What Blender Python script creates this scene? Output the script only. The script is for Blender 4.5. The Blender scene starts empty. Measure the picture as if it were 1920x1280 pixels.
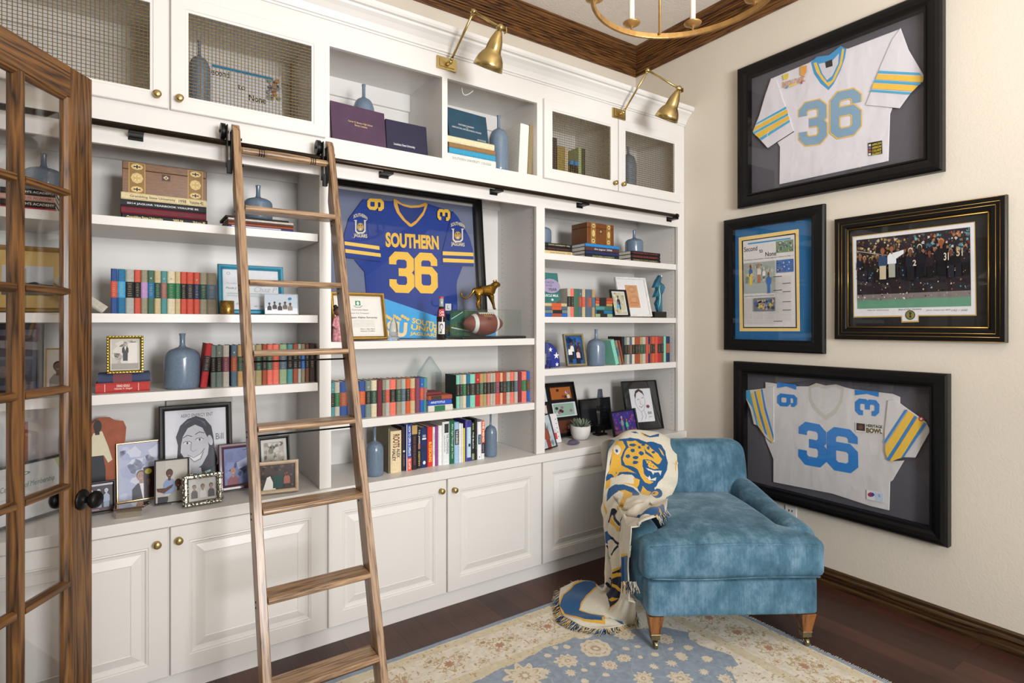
import bpy, bmesh, math, random
import numpy as np
from mathutils import Vector, Matrix, Euler
random.seed(7)
S = bpy.context.scene
COL = S.collection
PI = math.pi
def R(d): return math.radians(d)
# ---------------------------------------------------------------- camera, light, exposure
FPX, HC, CAMY = 1069.06, 1.55, -2.781
ALPHA = math.atan2(735, FPX)
CA, SA = math.cos(ALPHA), math.sin(ALPHA)
cd = bpy.data.cameras.new('camera'); cam = bpy.data.objects.new('camera', cd); COL.objects.link(cam)
cd.sensor_width = 36; cd.sensor_fit = 'HORIZONTAL'; cd.lens = 36*FPX/1920
cd.shift_y = (640-607)/1920*-1
cd.clip_start = .05
cam.location = (0, CAMY, HC); cam.rotation_euler = (PI/2, 0, -ALPHA)
S.camera = cam
w = bpy.data.worlds.new('world'); S.world = w; w.use_nodes = True
bg = w.node_tree.nodes['Background']; bg.inputs[0].default_value = (1, .955, .88, 1); bg.inputs[1].default_value = .30
def area(name, loc, target, sx, sy, power, col=(1, 1, 1)):
    l = bpy.data.lights.new(name, 'AREA'); l.shape = 'RECTANGLE'; l.size = sx; l.size_y = sy; l.energy = power; l.color = col
    o = bpy.data.objects.new(name, l); COL.objects.link(o); o.location = loc
    o.rotation_euler = (Vector(target)-Vector(loc)).to_track_quat('-Z', 'Y').to_euler(); return o
area('window_daylight', (1.15, -5.6, 1.75), (1.6, 0, 1.4), 1.0, 1.3, 182, (.975, .985, 1))
area('added_ceiling_fill', (1.5, -3.4, 2.35), (1.6, -2.4, 3.74), .8, .8, 64, (1, .985, .96))  # added unseen lamp aimed upward to brighten ceiling and upper walls
S.view_settings.view_transform = 'Standard'; S.view_settings.look = 'None'
S.view_settings.gamma = 1; S.view_settings.use_curve_mapping = False
S.view_settings.exposure = .07
XR = 3.474; YB = .487; ZC = 3.74
# ---------------------------------------------------------------- measuring: a pixel's ray meets a real plane
def ray(u, v):
    s = (u-960)/FPX; return (SA+s*CA, CA-s*SA, (607-v)/FPX)
def ux(u, y):
    r = ray(u, 600); return (y-CAMY)/r[1]*r[0]
def py(u, v, y):
    r = ray(u, v); t = (y-CAMY)/r[1]; return (t*r[0], HC+t*r[2])
def px(u, v, x):
    r = ray(u, v); t = x/r[0]; return (CAMY+t*r[1], HC+t*r[2])
def pz(u, v, z):
    r = ray(u, v); t = (z-HC)/r[2]; return (t*r[0], CAMY+t*r[1])
def FD(x, y): return x*SA+(y-CAMY)*CA
def zt(v, x, y): return HC+(607-v)/FPX*FD(x, y)
def online(u, p, q):            # point of the line p-q seen at column u
    r = ray(u, 600); dx, dy = q[0]-p[0], q[1]-p[1]
    # t*r = p - c + k*d
    a = np.array([[r[0], -dx], [r[1], -dy]]); b = np.array([p[0], p[1]-CAMY]); t, k = np.linalg.solve(a, b)
    return (p[0]+k*dx, p[1]+k*dy)
# ---------------------------------------------------------------- colour
def lin(c):
    return c/12.92 if c <= .04045 else ((c+.055)/1.055)**2.4
def hx(h):
    if not isinstance(h, str): return h
    return tuple(lin(int(h[i:i+2], 16)/255) for i in (0, 2, 4))
# ---------------------------------------------------------------- materials
MATS = {}
def newmat(name):
    m = bpy.data.materials.new(name); m.use_nodes = True; nt = m.node_tree
    return m, nt, nt.nodes['Principled BSDF'], nt.nodes, nt.links
def pmat(name, base='808080', rough=.5, metal=0, noise=0, nscale=8, bump=0, bscale=60, bdist=.002, attr=False, sheen=0, coat=0, spec=.5, stretch=(1, 1, 1), bdetail=4, alpha=1):
    if name in MATS: return MATS[name]
    m, nt, p, N, L = newmat(name); MATS[name] = m
    c = hx(base)
    tc = N.new('ShaderNodeTexCoord')
    mp = N.new('ShaderNodeMapping'); mp.inputs['Scale'].default_value = stretch; L.new(tc.outputs['Object'], mp.inputs[0])
    if attr:
        at = N.new('ShaderNodeAttribute'); at.attribute_name = 'Col'; src = at.outputs['Color']
    else:
        rg = N.new('ShaderNodeRGB'); rg.outputs[0].default_value = (*c, 1); src = rg.outputs[0]
    nz = N.new('ShaderNodeTexNoise'); nz.inputs['Scale'].default_value = nscale; nz.inputs['Detail'].default_value = 4; L.new(mp.outputs[0], nz.inputs['Vector'])
    mr = N.new('ShaderNodeMapRange'); mr.inputs['From Min'].default_value = .3; mr.inputs['From Max'].default_value = .7
    mr.inputs['To Min'].default_value = 1-noise; mr.inputs['To Max'].default_value = 1+noise; L.new(nz.outputs[0], mr.inputs[0])
    vm = N.new('ShaderNodeVectorMath'); vm.operation = 'SCALE'; L.new(src, vm.inputs[0]); L.new(mr.outputs[0], vm.inputs['Scale'])
    L.new(vm.outputs[0], p.inputs['Base Color'])
    p.inputs['Roughness'].default_value = rough; p.inputs['Metallic'].default_value = metal
    p.inputs['Specular IOR Level'].default_value = spec
    if sheen: p.inputs['Sheen Weight'].default_value = sheen; p.inputs['Sheen Roughness'].default_value = .4
    if coat: p.inputs['Coat Weight'].default_value = coat; p.inputs['Coat Roughness'].default_value = .08
    if bump:
        nb = N.new('ShaderNodeTexNoise'); nb.inputs['Scale'].default_value = bscale; nb.inputs['Detail'].default_value = bdetail; L.new(mp.outputs[0], nb.inputs['Vector'])
        b = N.new('ShaderNodeBump'); b.inputs['Strength'].default_value = bump; b.inputs['Distance'].default_value = bdist
        L.new(nb.outputs[0], b.inputs['Height']); L.new(b.outputs[0], p.inputs['Normal'])
    return m
def wood(name, dark, mid, light, axis='z', scale=1.0, rough=.4, grain=1.0, coat=0, gs=9, fine=190, tilt=0):
    if name in MATS: return MATS[name]
    m, nt, p, N, L = newmat(name); MATS[name] = m
    tc = N.new('ShaderNodeTexCoord'); mp = N.new('ShaderNodeMapping')
    s = {'z': (1, 1, .06), 'x': (.06, 1, 1), 'y': (1, .06, 1)}[axis]
    mp.inputs['Scale'].default_value = tuple(q*scale for q in s); m0 = N.new('ShaderNodeMapping'); m0.inputs['Rotation'].default_value = (tilt, 0, 0); L.new(tc.outputs['Object'], m0.inputs[0]); L.new(m0.outputs[0], mp.inputs[0])
    n0 = N.new('ShaderNodeTexNoise'); n0.inputs['Scale'].default_value = gs; n0.inputs['Detail'].default_value = 3; L.new(mp.outputs[0], n0.inputs['Vector'])
    wv = N.new('ShaderNodeMath'); wv.operation = 'MULTIPLY'; wv.inputs[1].default_value = 9*grain; L.new(n0.outputs[0], wv.inputs[0])
    fr = N.new('ShaderNodeMath'); fr.operation = 'PINGPONG'; fr.inputs[1].default_value = .5; L.new(wv.outputs[0], fr.inputs[0])
    n1 = N.new('ShaderNodeTexNoise'); n1.inputs['Scale'].default_value = fine; n1.inputs['Detail'].default_value = 3; L.new(mp.outputs[0], n1.inputs['Vector'])
    ad = N.new('ShaderNodeMath'); ad.operation = 'MULTIPLY_ADD'; ad.inputs[1].default_value = .62; L.new(n1.outputs[0], ad.inputs[0]); L.new(fr.outputs[0], ad.inputs[2])
    cr = N.new('ShaderNodeValToRGB'); e = cr.color_ramp.elements
    e[0].position = .24; e[0].color = (*hx(dark), 1); e[1].position = .82; e[1].color = (*hx(light), 1)
    k = e.new(.46); k.color = (*hx(mid), 1); L.new(ad.outputs[0], cr.inputs[0]); L.new(cr.outputs[0], p.inputs['Base Color'])
    p.inputs['Roughness'].default_value = rough
    if coat: p.inputs['Coat Weight'].default_value = coat; p.inputs['Coat Roughness'].default_value = .15
    b = N.new('ShaderNodeBump'); b.inputs['Strength'].default_value = .25; b.inputs['Distance'].default_value = .001; L.new(n1.outputs[0], b.inputs['Height']); L.new(b.outputs[0], p.inputs['Normal'])
    return m
def glassmat(name, tint='ffffff', k=.06):
    if name in MATS: return MATS[name]
    m, nt, p, N, L = newmat(name); MATS[name] = m; N.remove(p)
    t = N.new('ShaderNodeBsdfTransparent'); t.inputs[0].default_value = (*hx(tint), 1)
    g = N.new('ShaderNodeBsdfGlossy'); g.inputs['Roughness'].default_value = .01
    lw = N.new('ShaderNodeLayerWeight'); pw = N.new('ShaderNodeMath'); pw.operation = 'POWER'; pw.inputs[1].default_value = 5; L.new(lw.outputs['Facing'], pw.inputs[0])
    fr = N.new('ShaderNodeMath'); fr.operation = 'MULTIPLY_ADD'; fr.inputs[1].default_value = .9; fr.inputs[2].default_value = k; L.new(pw.outputs[0], fr.inputs[0])
    mx = N.new('ShaderNodeMixShader'); L.new(fr.outputs[0], mx.inputs[0]); L.new(t.outputs[0], mx.inputs[1]); L.new(g.outputs[0], mx.inputs[2])
    L.new(mx.outputs[0], N['Material Output'].inputs[0]); return m
PAINT = pmat('white_cabinet_paint', 'dfdcd8', .38, noise=.012, nscale=3, bump=.05, bscale=90, bdist=.0006)
WALL = pmat('cream_wall_plaster', 'd8cfc0', .8, noise=.02, nscale=1.2, bump=.35, bscale=90, bdist=.003, bdetail=3)
CEIL = pmat('ceiling_plaster', 'e6ddd2', .9, noise=.02, bump=.4, bscale=70, bdist=.008)
INK = pmat('printed_paper', attr=True, rough=.55, noise=.03, nscale=60)
GLOSS = pmat('glossy_print', attr=True, rough=.4, spec=.3, noise=.03, nscale=40)
CLOTHB = pmat('book_cloth', attr=True, rough=.7, noise=.1, nscale=90, bump=.25, bscale=500, bdist=.0006)
BRASS = pmat('brushed_brass', 'c0a870', .3, 1, noise=.08, nscale=20, stretch=(1, 1, .1))
BRONZE = pmat('dark_bronze', '3a3128', .35, .85, noise=.3, nscale=300)
BLACKM = pmat('black_metal', '131212', .42, .6, noise=.15, nscale=60)
BLACKP = pmat('black_frame_lacquer', '0d0c0d', .3, 0, noise=.2, nscale=30, bump=.15, bscale=120, bdist=.0008, coat=.3)
OAK = wood('stained_oak_door', '22140a', '58391b', '7d5429', 'z', 1.0, .42, 1.6, .25)
OAKH = wood('stained_oak_rails', '22140a', '58391b', '7d5429', 'x', 1.0, .42, 1.6, .25)
LAD = wood('ladder_oak_upright', '4a321e', '8c6c4c', 'a98866', 'z', 1.3, .4, .5, .2, 34, 260, math.atan(.305))
LADX = wood('ladder_oak_tread', '4a321e', '8c6c4c', 'b08e6a', 'x', 1.3, .4, .5, .2, 30, 260)
CROWNX = wood('dark_crown_wood', '190c05', '553313', '7a5026', 'x', 1.6, .45, 1.2)
CROWNY = wood('dark_crown_wood_side', '190c05', '553313', '7a5026', 'y', 1.6, .45, 1.2)
BASEW = wood('dark_baseboard_wood', '120903', '33200c', '4b3417', 'y', 1.4, .4, 1.0)
GLZ = glassmat('clear_glass')
# ---------------------------------------------------------------- mesh builder
class MB:
    def __init__(s): s.v = []; s.f = []; s.c = []; s.sm = []
    def add(s, vs, fs, col='808080', smooth=False):
        n = len(s.v); s.v += [tuple(v) for v in vs]; cc = hx(col)
        for f in fs: s.f.append([n+i for i in f]); s.c.append(cc); s.sm.append(smooth)
        return s
    def box(s, x0, x1, y0, y1, z0, z1, col='808080'):
        return s.add([(x0, y0, z0), (x1, y0, z0), (x1, y1, z0), (x0, y1, z0), (x0, y0, z1), (x1, y0, z1), (x1, y1, z1), (x0, y1, z1)],
                     [(0, 3, 2, 1), (4, 5, 6, 7), (0, 1, 5, 4), (1, 2, 6, 5), (2, 3, 7, 6), (3, 0, 4, 7)], col)
    def prism(s, pts, f0, f1, col='808080', smooth=False, cap=True):  # f0/f1 map (a,b) to 3D for both ends
        n = len(pts); A = [f0(*p) for p in pts]; B = [f1(*p) for p in pts]
        fs = [(i, (i+1) % n, n+(i+1) % n, n+i) for i in range(n)]; k = len(fs)
        if cap:
            if n <= 4: fs += [tuple(range(n-1, -1, -1)), tuple(range(n, 2*n))]
            else:
                from mathutils.geometry import tessellate_polygon
                tr = tessellate_polygon([[Vector((p[0], p[1], 0)) for p in pts]])
                fs += [tuple(t)[::-1] for t in tr]+[tuple(n+i for i in t) for t in tr]
        s.add(A+B, fs, col, smooth)
        for i in range(len(fs)-k): s.sm[-1-i] = False
        return s
    def extr(s, pts, axis, a, b, col='808080', smooth=False):
        g = {'x': lambda t: (lambda p, q: (t, p, q)), 'y': lambda t: (lambda p, q: (p, t, q)), 'z': lambda t: (lambda p, q: (p, q, t))}[axis]
        return s.prism(pts, g(a), g(b), col, smooth)
    def lathe(s, prof, c=(0, 0, 0), n=32, col='808080', smooth=True, sx=1, sy=1):
        vs = []; fs = []
        for (r, z) in prof:
            for k in range(n): a = 2*PI*k/n; vs.append((c[0]+r*math.cos(a)*sx, c[1]+r*math.sin(a)*sy, c[2]+z))
        for i in range(len(prof)-1):
            for k in range(n): k2 = (k+1) % n; fs.append((i*n+k, i*n+k2, (i+1)*n+k2, (i+1)*n+k))
        fs.append(tuple(range(n-1, -1, -1))); fs.append(tuple((len(prof)-1)*n+k for k in range(n)))
        s.add(vs, fs, col, smooth); s.sm[-1] = s.sm[-2] = False; return s
    def tube(s, pts, r, n=8, col='808080', smooth=True, cap=True):
        pts = [Vector(p) for p in pts]; rs = r if isinstance(r, (list, tuple)) else [r]*len(pts)
        vs = []; prev = None
        for i, p in enumerate(pts):
            t = (pts[min(i+1, len(pts)-1)]-pts[max(i-1, 0)]).normalized()
            u = prev if prev is not None else (Vector((0, 0, 1)) if abs(t.z) < .9 else Vector((1, 0, 0)))
            a = (u-t*u.dot(t)).normalized(); prev = a; b = t.cross(a)
            for k in range(n): q = 2*PI*k/n; vs.append(p+(a*math.cos(q)+b*math.sin(q))*rs[i])
        fs = [(i*n+k, i*n+(k+1) % n, (i+1)*n+(k+1) % n, (i+1)*n+k) for i in range(len(pts)-1) for k in range(n)]
        if cap: fs += [tuple(range(n-1, -1, -1)), tuple((len(pts)-1)*n+k for k in range(n))]
        return s.add(vs, fs, col, smooth)
    def ball(s, c, rx, ry=None, rz=None, n=16, m=10, col='808080'):
        ry = ry or rx; rz = rz or rx; vs = []; fs = []
        for i in range(m+1):
            t = PI*i/m
            for k in range(n): a = 2*PI*k/n; vs.append((c[0]+rx*math.sin(t)*math.cos(a), c[1]+ry*math.sin(t)*math.sin(a), c[2]-rz*math.cos(t)))
        for i in range(m):
            for k in range(n): fs.append((i*n+k, i*n+(k+1) % n, (i+1)*n+(k+1) % n, (i+1)*n+k))
        return s.add(vs, fs, col, True)
    def build(s, name, mat, parent=None, world=False, bev=0, seg=2, sub=0, loc=None, fix=False):
        me = bpy.data.meshes.new(name); vs = s.v; off = None
        if world and parent:
            o = parent; off = Vector((0, 0, 0))
            while o: off += o.location; o = o.parent
        elif parent is None and loc is None:
            a = np.array(vs); off = Vector(((a[:, 0].min()+a[:, 0].max())/2, (a[:, 1].min()+a[:, 1].max())/2, a[:, 2].min()))
        elif loc is not None: off = Vector(loc)
        if off: vs = [(v[0]-off[0], v[1]-off[1], v[2]-off[2]) for v in vs]
        me.from_pydata(vs, [], s.f)
        if fix:
            bm = bmesh.new(); bm.from_mesh(me); bmesh.ops.recalc_face_normals(bm, faces=bm.faces); bm.to_mesh(me); bm.free()
        if len(s.f) and mat and 'Col' in [n.attribute_name for n in mat.node_tree.nodes if n.type == 'ATTRIBUTE']:
            ca = me.color_attributes.new('Col', 'FLOAT_COLOR', 'CORNER')
            tot = [len(f) for f in s.f]; arr = np.ones((sum(tot), 4), dtype=np.float32)
            arr[:, :3] = np.repeat(np.array(s.c, dtype=np.float32), tot, axis=0); ca.data.foreach_set('color', arr.ravel())
        me.polygons.foreach_set('use_smooth', s.sm)
        me.materials.append(mat); me.update()
        ob = bpy.data.objects.new(name, me); COL.objects.link(ob)
        if parent: ob.parent = parent
        if parent is None: ob.location = off
        if bev:
            b = ob.modifiers.new('bevel', 'BEVEL'); b.width = bev; b.segments = seg; b.limit_method = 'ANGLE'; b.angle_limit = R(35); b.harden_normals = False
        if sub:
            b = ob.modifiers.new('sub', 'SUBSURF'); b.levels = sub; b.render_levels = sub
        return ob
LABELS = {}
def tag(o, label, cat, group=None):
    o['label'] = label; o['category'] = cat
    if group: o['group'] = group
    n = len(label.split())
    if n < 4 or n > 16: print('LABEL LENGTH', n, label)
    if label in LABELS and not group: print('DUP LABEL', label)
    LABELS[label] = 1
    return o
def thing(name, label, cat, loc=(0, 0, 0), rot=(0, 0, 0), group=None):
    o = bpy.data.objects.new(name, None); COL.objects.link(o); o.location = loc; o.rotation_euler = rot; o.empty_display_size = .05
    return tag(o, label, cat, group)
def struct(o): o['kind'] = 'structure'; return o
# ---------------------------------------------------------------- lettering
TCACHE = {}
def glyphs(txt, bold=0, shear=0):
    k = (txt, bold, shear)
    if k in TCACHE: return TCACHE[k]
    cu = bpy.data.curves.new('t', 'FONT'); cu.body = txt; cu.offset = bold; cu.shear = shear; cu.resolution_u = 3
    ob = bpy.data.objects.new('t', cu); COL.objects.link(ob)
    dg = bpy.context.evaluated_depsgraph_get(); me = bpy.data.meshes.new_from_object(ob.evaluated_get(dg))
    v = np.array([x.co[:2] for x in me.vertices]); fs = [tuple(p.vertices) for p in me.polygons]
    bpy.data.objects.remove(ob); bpy.data.curves.remove(cu); bpy.data.meshes.remove(me)
    v -= v.min(0); v /= np.maximum(v.max(0), 1e-6); TCACHE[k] = (v.tolist(), fs); return TCACHE[k]
class Art:
    """flat print: (a,b) in 0..1 of w x h, on the plane y=0 facing -y, layers 0.25 mm apart"""
    def __init__(s, w, h, x0=0, z0=0, y=0, step=.00025, fn=None):
        s.m = MB(); s.w, s.h, s.x0, s.z0, s.y, s.st = w, h, x0, z0, y, step; s.k = 0
        s.fn = fn or (lambda a, b, d: (s.x0+a*s.w, s.y-d, s.z0+b*s.h))
    def P(s, a, b): return s.fn(a, b, s.k*s.st)
    def nxt(s): s.k += 1
    def poly(s, pts, col):
        from mathutils.geometry import tessellate_polygon
        s.nxt(); tr = tessellate_polygon([[Vector((p[0], p[1], 0)) for p in pts]])
        fs = []
        for t in tr:
            a, b, c = [pts[i] for i in t]
            fs.append(tuple(t) if (b[0]-a[0])*(c[1]-a[1])-(b[1]-a[1])*(c[0]-a[0]) > 0 else tuple(t)[::-1])
        s.m.add([s.P(*p) for p in pts], fs, col)
    def rect(s, a0, b0, a1, b1, col): s.poly([(a0, b0), (a1, b0), (a1, b1), (a0, b1)], col)
    def ell(s, a, b, ra, rb, col, n=20, rot=0):
        c, q = math.cos(rot), math.sin(rot); k = s.h/s.w
        s.poly([(a+(ra*math.cos(t)*c-rb*k*math.sin(t)*q), b+(ra/k*math.cos(t)*q+rb*math.sin(t)*c)) for t in [2*PI*i/n for i in range(n)]], col)
    def line(s, pts, wd, col, layer=True):
        if layer: s.nxt()
        P = [(p[0]*s.w, p[1]*s.h) for p in pts]; n = len(P); L = []; Rr = []
        for i in range(n):
            d = []
            if i > 0: q = (P[i][0]-P[i-1][0], P[i][1]-P[i-1][1]); l = math.hypot(*q) or 1; d.append((q[0]/l, q[1]/l))
            if i < n-1: q = (P[i+1][0]-P[i][0], P[i+1][1]-P[i][1]); l = math.hypot(*q) or 1; d.append((q[0]/l, q[1]/l))
            t = (sum(x[0] for x in d), sum(x[1] for x in d)); l = math.hypot(*t) or 1; t = (t[0]/l, t[1]/l)
            c = max(.4, abs(t[0]*d[0][0]+t[1]*d[0][1])); o = wd*s.h/2/c
            L.append((P[i][0]-t[1]*o, P[i][1]+t[0]*o)); Rr.append((P[i][0]+t[1]*o, P[i][1]-t[0]*o))
        vs = [s.P(x/s.w, y/s.h) for x, y in Rr+L]
        s.m.add(vs, [(i, i+1, n+i+1, n+i) for i in range(n-1)], col)
    def text(s, t, a0, b0, a1, b1, col, bold=0, shear=0, rot=0, curve=0):
        s.nxt(); v, f = glyphs(t, bold, shear); out = []
        for x, y in v:
            if rot == 90: x, y = 1-y, x        # reads upward
            elif rot == -90: x, y = y, 1-x     # reads downward
            elif rot == 180: x, y = 1-x, 1-y
            out.append(s.P(a0+(a1-a0)*x, b0+(b1-b0)*y+curve*(4*x*(1-x))))
        s.m.add(out, f, col)
    def build(s, name, mat, parent, **k): return s.m.build(name, mat, parent, **k)
DIG = {'3': [[(.1, .68), (.1, .8), (.2, .9), (.46, .9), (.56, .8), (.56, .6), (.47, .5), (.56, .4), (.56, .2), (.46, .1), (.2, .1), (.1, .2), (.1, .32)], [(.25, .5), (.44, .5)]],
       '6': [[(.56, .68), (.56, .8), (.46, .9), (.2, .9), (.1, .8), (.1, .2), (.2, .1), (.46, .1), (.56, .2), (.56, .46), (.46, .56), (.19, .56)]]}
def digit(A, ch, fn, col, t=.2):
    """varsity block numeral drawn with strokes; fn maps its 0..0.66 x 0..1 box into the print"""
    for st in DIG[ch]:
        st = [(.098+t/2, y) if x == .19 else ((.562-t/2, y) if (x, y) == (.44, .5) else (x, y)) for x, y in st]
        A.nxt(); n = len(st); V = []
        for i, p in enumerate(st):
            d = []
            if i: d.append((p[0]-st[i-1][0], p[1]-st[i-1][1]))
            if i < n-1: d.append((st[i+1][0]-p[0], st[i+1][1]-p[1]))
            d = [(a/math.hypot(a, b), b/math.hypot(a, b)) for a, b in d]
            q = (sum(a for a, b in d), sum(b for a, b in d)); l = math.hypot(*q); q = (q[0]/l, q[1]/l)
            c = q[0]*d[0][0]+q[1]*d[0][1]; V.append((p, q, t/2/max(c, .4)))
        vs = [A.P(*fn(p[0]+q[1]*o, p[1]-q[0]*o)) for p, q, o in V]+[A.P(*fn(p[0]-q[1]*o, p[1]+q[0]*o)) for p, q, o in V]
        A.m.add(vs, [(i, i+1, n+i+1, n+i) for i in range(n-1)], col)
# ================================================================ the room
m = MB(); m.box(-3, XR+.12, -6, YB+.1, -.05, 0)
def floor_mat():
    m, nt, p, N, L = newmat('dark_plank_floor'); tc = N.new('ShaderNodeTexCoord')
    mp = N.new('ShaderNodeMapping'); mp.inputs['Rotation'].default_value = (0, 0, PI/2); L.new(tc.outputs['Object'], mp.inputs[0])
    br = N.new('ShaderNodeTexBrick'); br.inputs['Scale'].default_value = 1; br.inputs['Brick Width'].default_value = 1.1; br.inputs['Row Height'].default_value = .128
    br.inputs['Mortar Size'].default_value = .0016; br.inputs['Mortar Smooth'].default_value = .2; br.offset = .37
    br.inputs['Color1'].default_value = (*hx('4a2a20'), 1); br.inputs['Color2'].default_value = (*hx('321a13'), 1); br.inputs['Mortar'].default_value = (*hx('120907'), 1)
    L.new(mp.outputs[0], br.inputs[0])
    mp2 = N.new('ShaderNodeMapping'); mp2.inputs['Scale'].default_value = (14, 1.2, 1); L.new(tc.outputs['Object'], mp2.inputs[0])
    nz = N.new('ShaderNodeTexNoise'); nz.inputs['Scale'].default_value = 4; nz.inputs['Detail'].default_value = 6; L.new(mp2.outputs[0], nz.inputs['Vector'])
    n3 = N.new('ShaderNodeTexNoise'); n3.inputs['Scale'].default_value = 3.2; n3.inputs['Detail'].default_value = 5; L.new(tc.outputs['Object'], n3.inputs['Vector'])
    mr = N.new('ShaderNodeMapRange'); mr.inputs['From Min'].default_value = .3; mr.inputs['From Max'].default_value = .7; mr.inputs['To Min'].default_value = .55; mr.inputs['To Max'].default_value = 1.45
    ad = N.new('ShaderNodeMath'); ad.operation = 'ADD'; L.new(nz.outputs[0], ad.inputs[0]); L.new(n3.outputs[0], ad.inputs[1])
    mu = N.new('ShaderNodeMath'); mu.operation = 'MULTIPLY'; mu.inputs[1].default_value = .5; L.new(ad.outputs[0], mu.inputs[0]); L.new(mu.outputs[0], mr.inputs[0])
    vm = N.new('ShaderNodeVectorMath'); vm.operation = 'SCALE'; L.new(br.outputs[0], vm.inputs[0]); L.new(mr.outputs[0], vm.inputs['Scale']); L.new(vm.outputs[0], p.inputs['Base Color'])
    p.inputs['Roughness'].default_value = .42; b = N.new('ShaderNodeBump'); b.inputs['Strength'].default_value = .3; b.inputs['Distance'].default_value = .002
    L.new(n3.outputs[0], b.inputs['Height']); L.new(b.outputs[0], p.inputs['Normal']); return m
struct(m.build('floor', floor_mat(), loc=(0, 0, 0)))
struct(MB().box(-3, XR+.12, -6, YB+.1, ZC, ZC+.1).build('ceiling', CEIL))
struct(MB().box(-3, XR+.12, YB, YB+.1, 0, ZC).build('wall_back', WALL))
struct(MB().box(XR, XR+.12, -6, YB, 0, ZC).build('wall_right', WALL))
struct(MB().box(-.8, -.64, -.93, YB, 0, ZC).build('wall_left', WALL))
# crown moulding of dark wood, mitred in the corner
CP = [(0, 3.56), (.012, 3.56), (.012, 3.582)]
for i in range(9):
    q = i/9; p_, z_ = .014+.092*q**1.15, 3.586+.112*q**.9; CP += [(p_+.0035, z_), (p_+.0055, z_+.005), (p_+.0035, z_+.010), (p_+.0015, z_+.0105)]
CP += [(.110, 3.702), (.112, 3.724), (.122, 3.728), (.122, ZC), (0, ZC)]
m = MB(); m.prism(CP, lambda p, z: (-3, YB-p, z), lambda p, z: (XR-p, YB-p, z)); struct(m.build('trim_1', CROWNX, loc=(0, 0, 0)))
m = MB(); m.prism(CP, lambda p, z: (XR-p, YB-p, z), lambda p, z: (XR-p, -6, z)); struct(m.build('trim_2', CROWNY, loc=(0, 0, 0)))
BP = [(0, 0), (.026, 0), (.026, .022), (.017, .028), (.017, .055), (.021, .06), (.019, .068), (.012, .076), (.012, .092), (.006, .1), (0, .1)]
m = MB(); m.prism(BP, lambda p, z: (XR-p, -.02, z), lambda p, z: (XR-p, -6, z)); struct(m.build('baseboard_right', BASEW, loc=(0, 0, 0)))
# ================================================================ built-in cabinets
XL = -.512
UN = [(XL, .8205, -.46, .79), (.8205, 2.1225, .845, 2.092), (2.1225, XR-.002, 2.157, 3.40)]
def ring_door(m, x0, x1, z0, z1, prof, y0, thick, col='e3dfd8'):
    """nested rectangular rings (inset, y) closed by a centre panel; a joiner's raised-panel door"""
    vs = []; fs = []
    P = [(0, y0+thick)]+prof
    for d, y in P: vs += [(x0+d, y, z0+d), (x1-d, y, z0+d), (x1-d, y, z1-d), (x0+d, y, z1-d)]
    for i in range(len(P)-1):
        for k in range(4): fs.append((i*4+k, i*4+(k+1) % 4, (i+1)*4+(k+1) % 4, (i+1)*4+k))
    n = (len(P)-1)*4; fs.append((n, n+1, n+2, n+3)); fs.append((3, 2, 1, 0)); m.add(vs, fs, col)
def knob(parent, x, z, y=-.02):
    m = MB(); pr = [(.0001, 0), (.012, 0), (.0125, .003), (.006, .006), (.0055, .014), (.012, .018), (.0155, .023), (.0155, .027), (.011, .031), (.0055, .0325), (.0001, .033)]
    vs = []; n = 20; fs = []
    for r, d in pr:
        for k in range(n): a = 2*PI*k/n; vs.append((x+r*math.cos(a), y-d, z+r*math.sin(a)))
    for i in range(len(pr)-1):
        for k in range(n): fs.append((i*n+k, i*n+(k+1) % n, (i+1)*n+(k+1) % n, (i+1)*n+k))
    m.add(vs, fs, smooth=True); return m.build('knob', BRASS, parent, world=True)
RP = [(0, -.0165), (.003, -.0195), (.068, -.0195), (.072, -.0165), (.076, -.0175), (.082, -.0115), (.094, -.0095), (.128, -.0185), (.131, -.0165), (.136, -.0165)]
DT = [[(-.497, .165), (.173, .8135)], [(.8275, 1.4655), (1.474, 2.1155)], [(2.1295, 2.80), (2.81, 3.455)]]
sides = ['left', 'middle', 'right']
blab = ['left white base cabinet with raised-panel doors behind the oak ladder foot', 'middle white base cabinet with two raised-panel doors right of the ladder', 'right white base cabinet with raised-panel doors behind the blue armchair']
for i, (a, b, oa, ob) in enumerate(UN):
    t = thing('base_cabinet', blab[i], 'cabinet', ((a+b)/2, 0, 0), group='base cabinets of the built-in')
    m = MB(); m.box(a, b, 0, YB-.005, .0, .078).box(a, b, 0, YB-.005, .078, .7055); m.build('carcass', PAINT, t, world=True)
    kn = {0: [(ux(295, -.04), zt(1022, ux(295, -.04), -.04)), (ux(336, -.04), zt(1014, ux(336, -.04), -.04))], 1: [(1.43, zt(921, 1.43, -.04)), (1.51, zt(919, 1.51, -.04))], 2: [(2.765, .662), (2.845, .662)]}[i]
    for k, (x0, x1) in enumerate(DT[i]):
        m = MB(); ring_door(m, x0, x1, .083, .703, RP, -.0005, 0)
        d = m.build('door', PAINT, t, world=True); knob(d, kn[k][0], kn[k][1])
wt = MB().box(XL, XR-.002, -.026, YB-.006, .7065, .755); tag(wt.build('worktop', PAINT, bev=.003), 'long white painted counter top running under all three shelf bays', 'counter')
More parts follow.
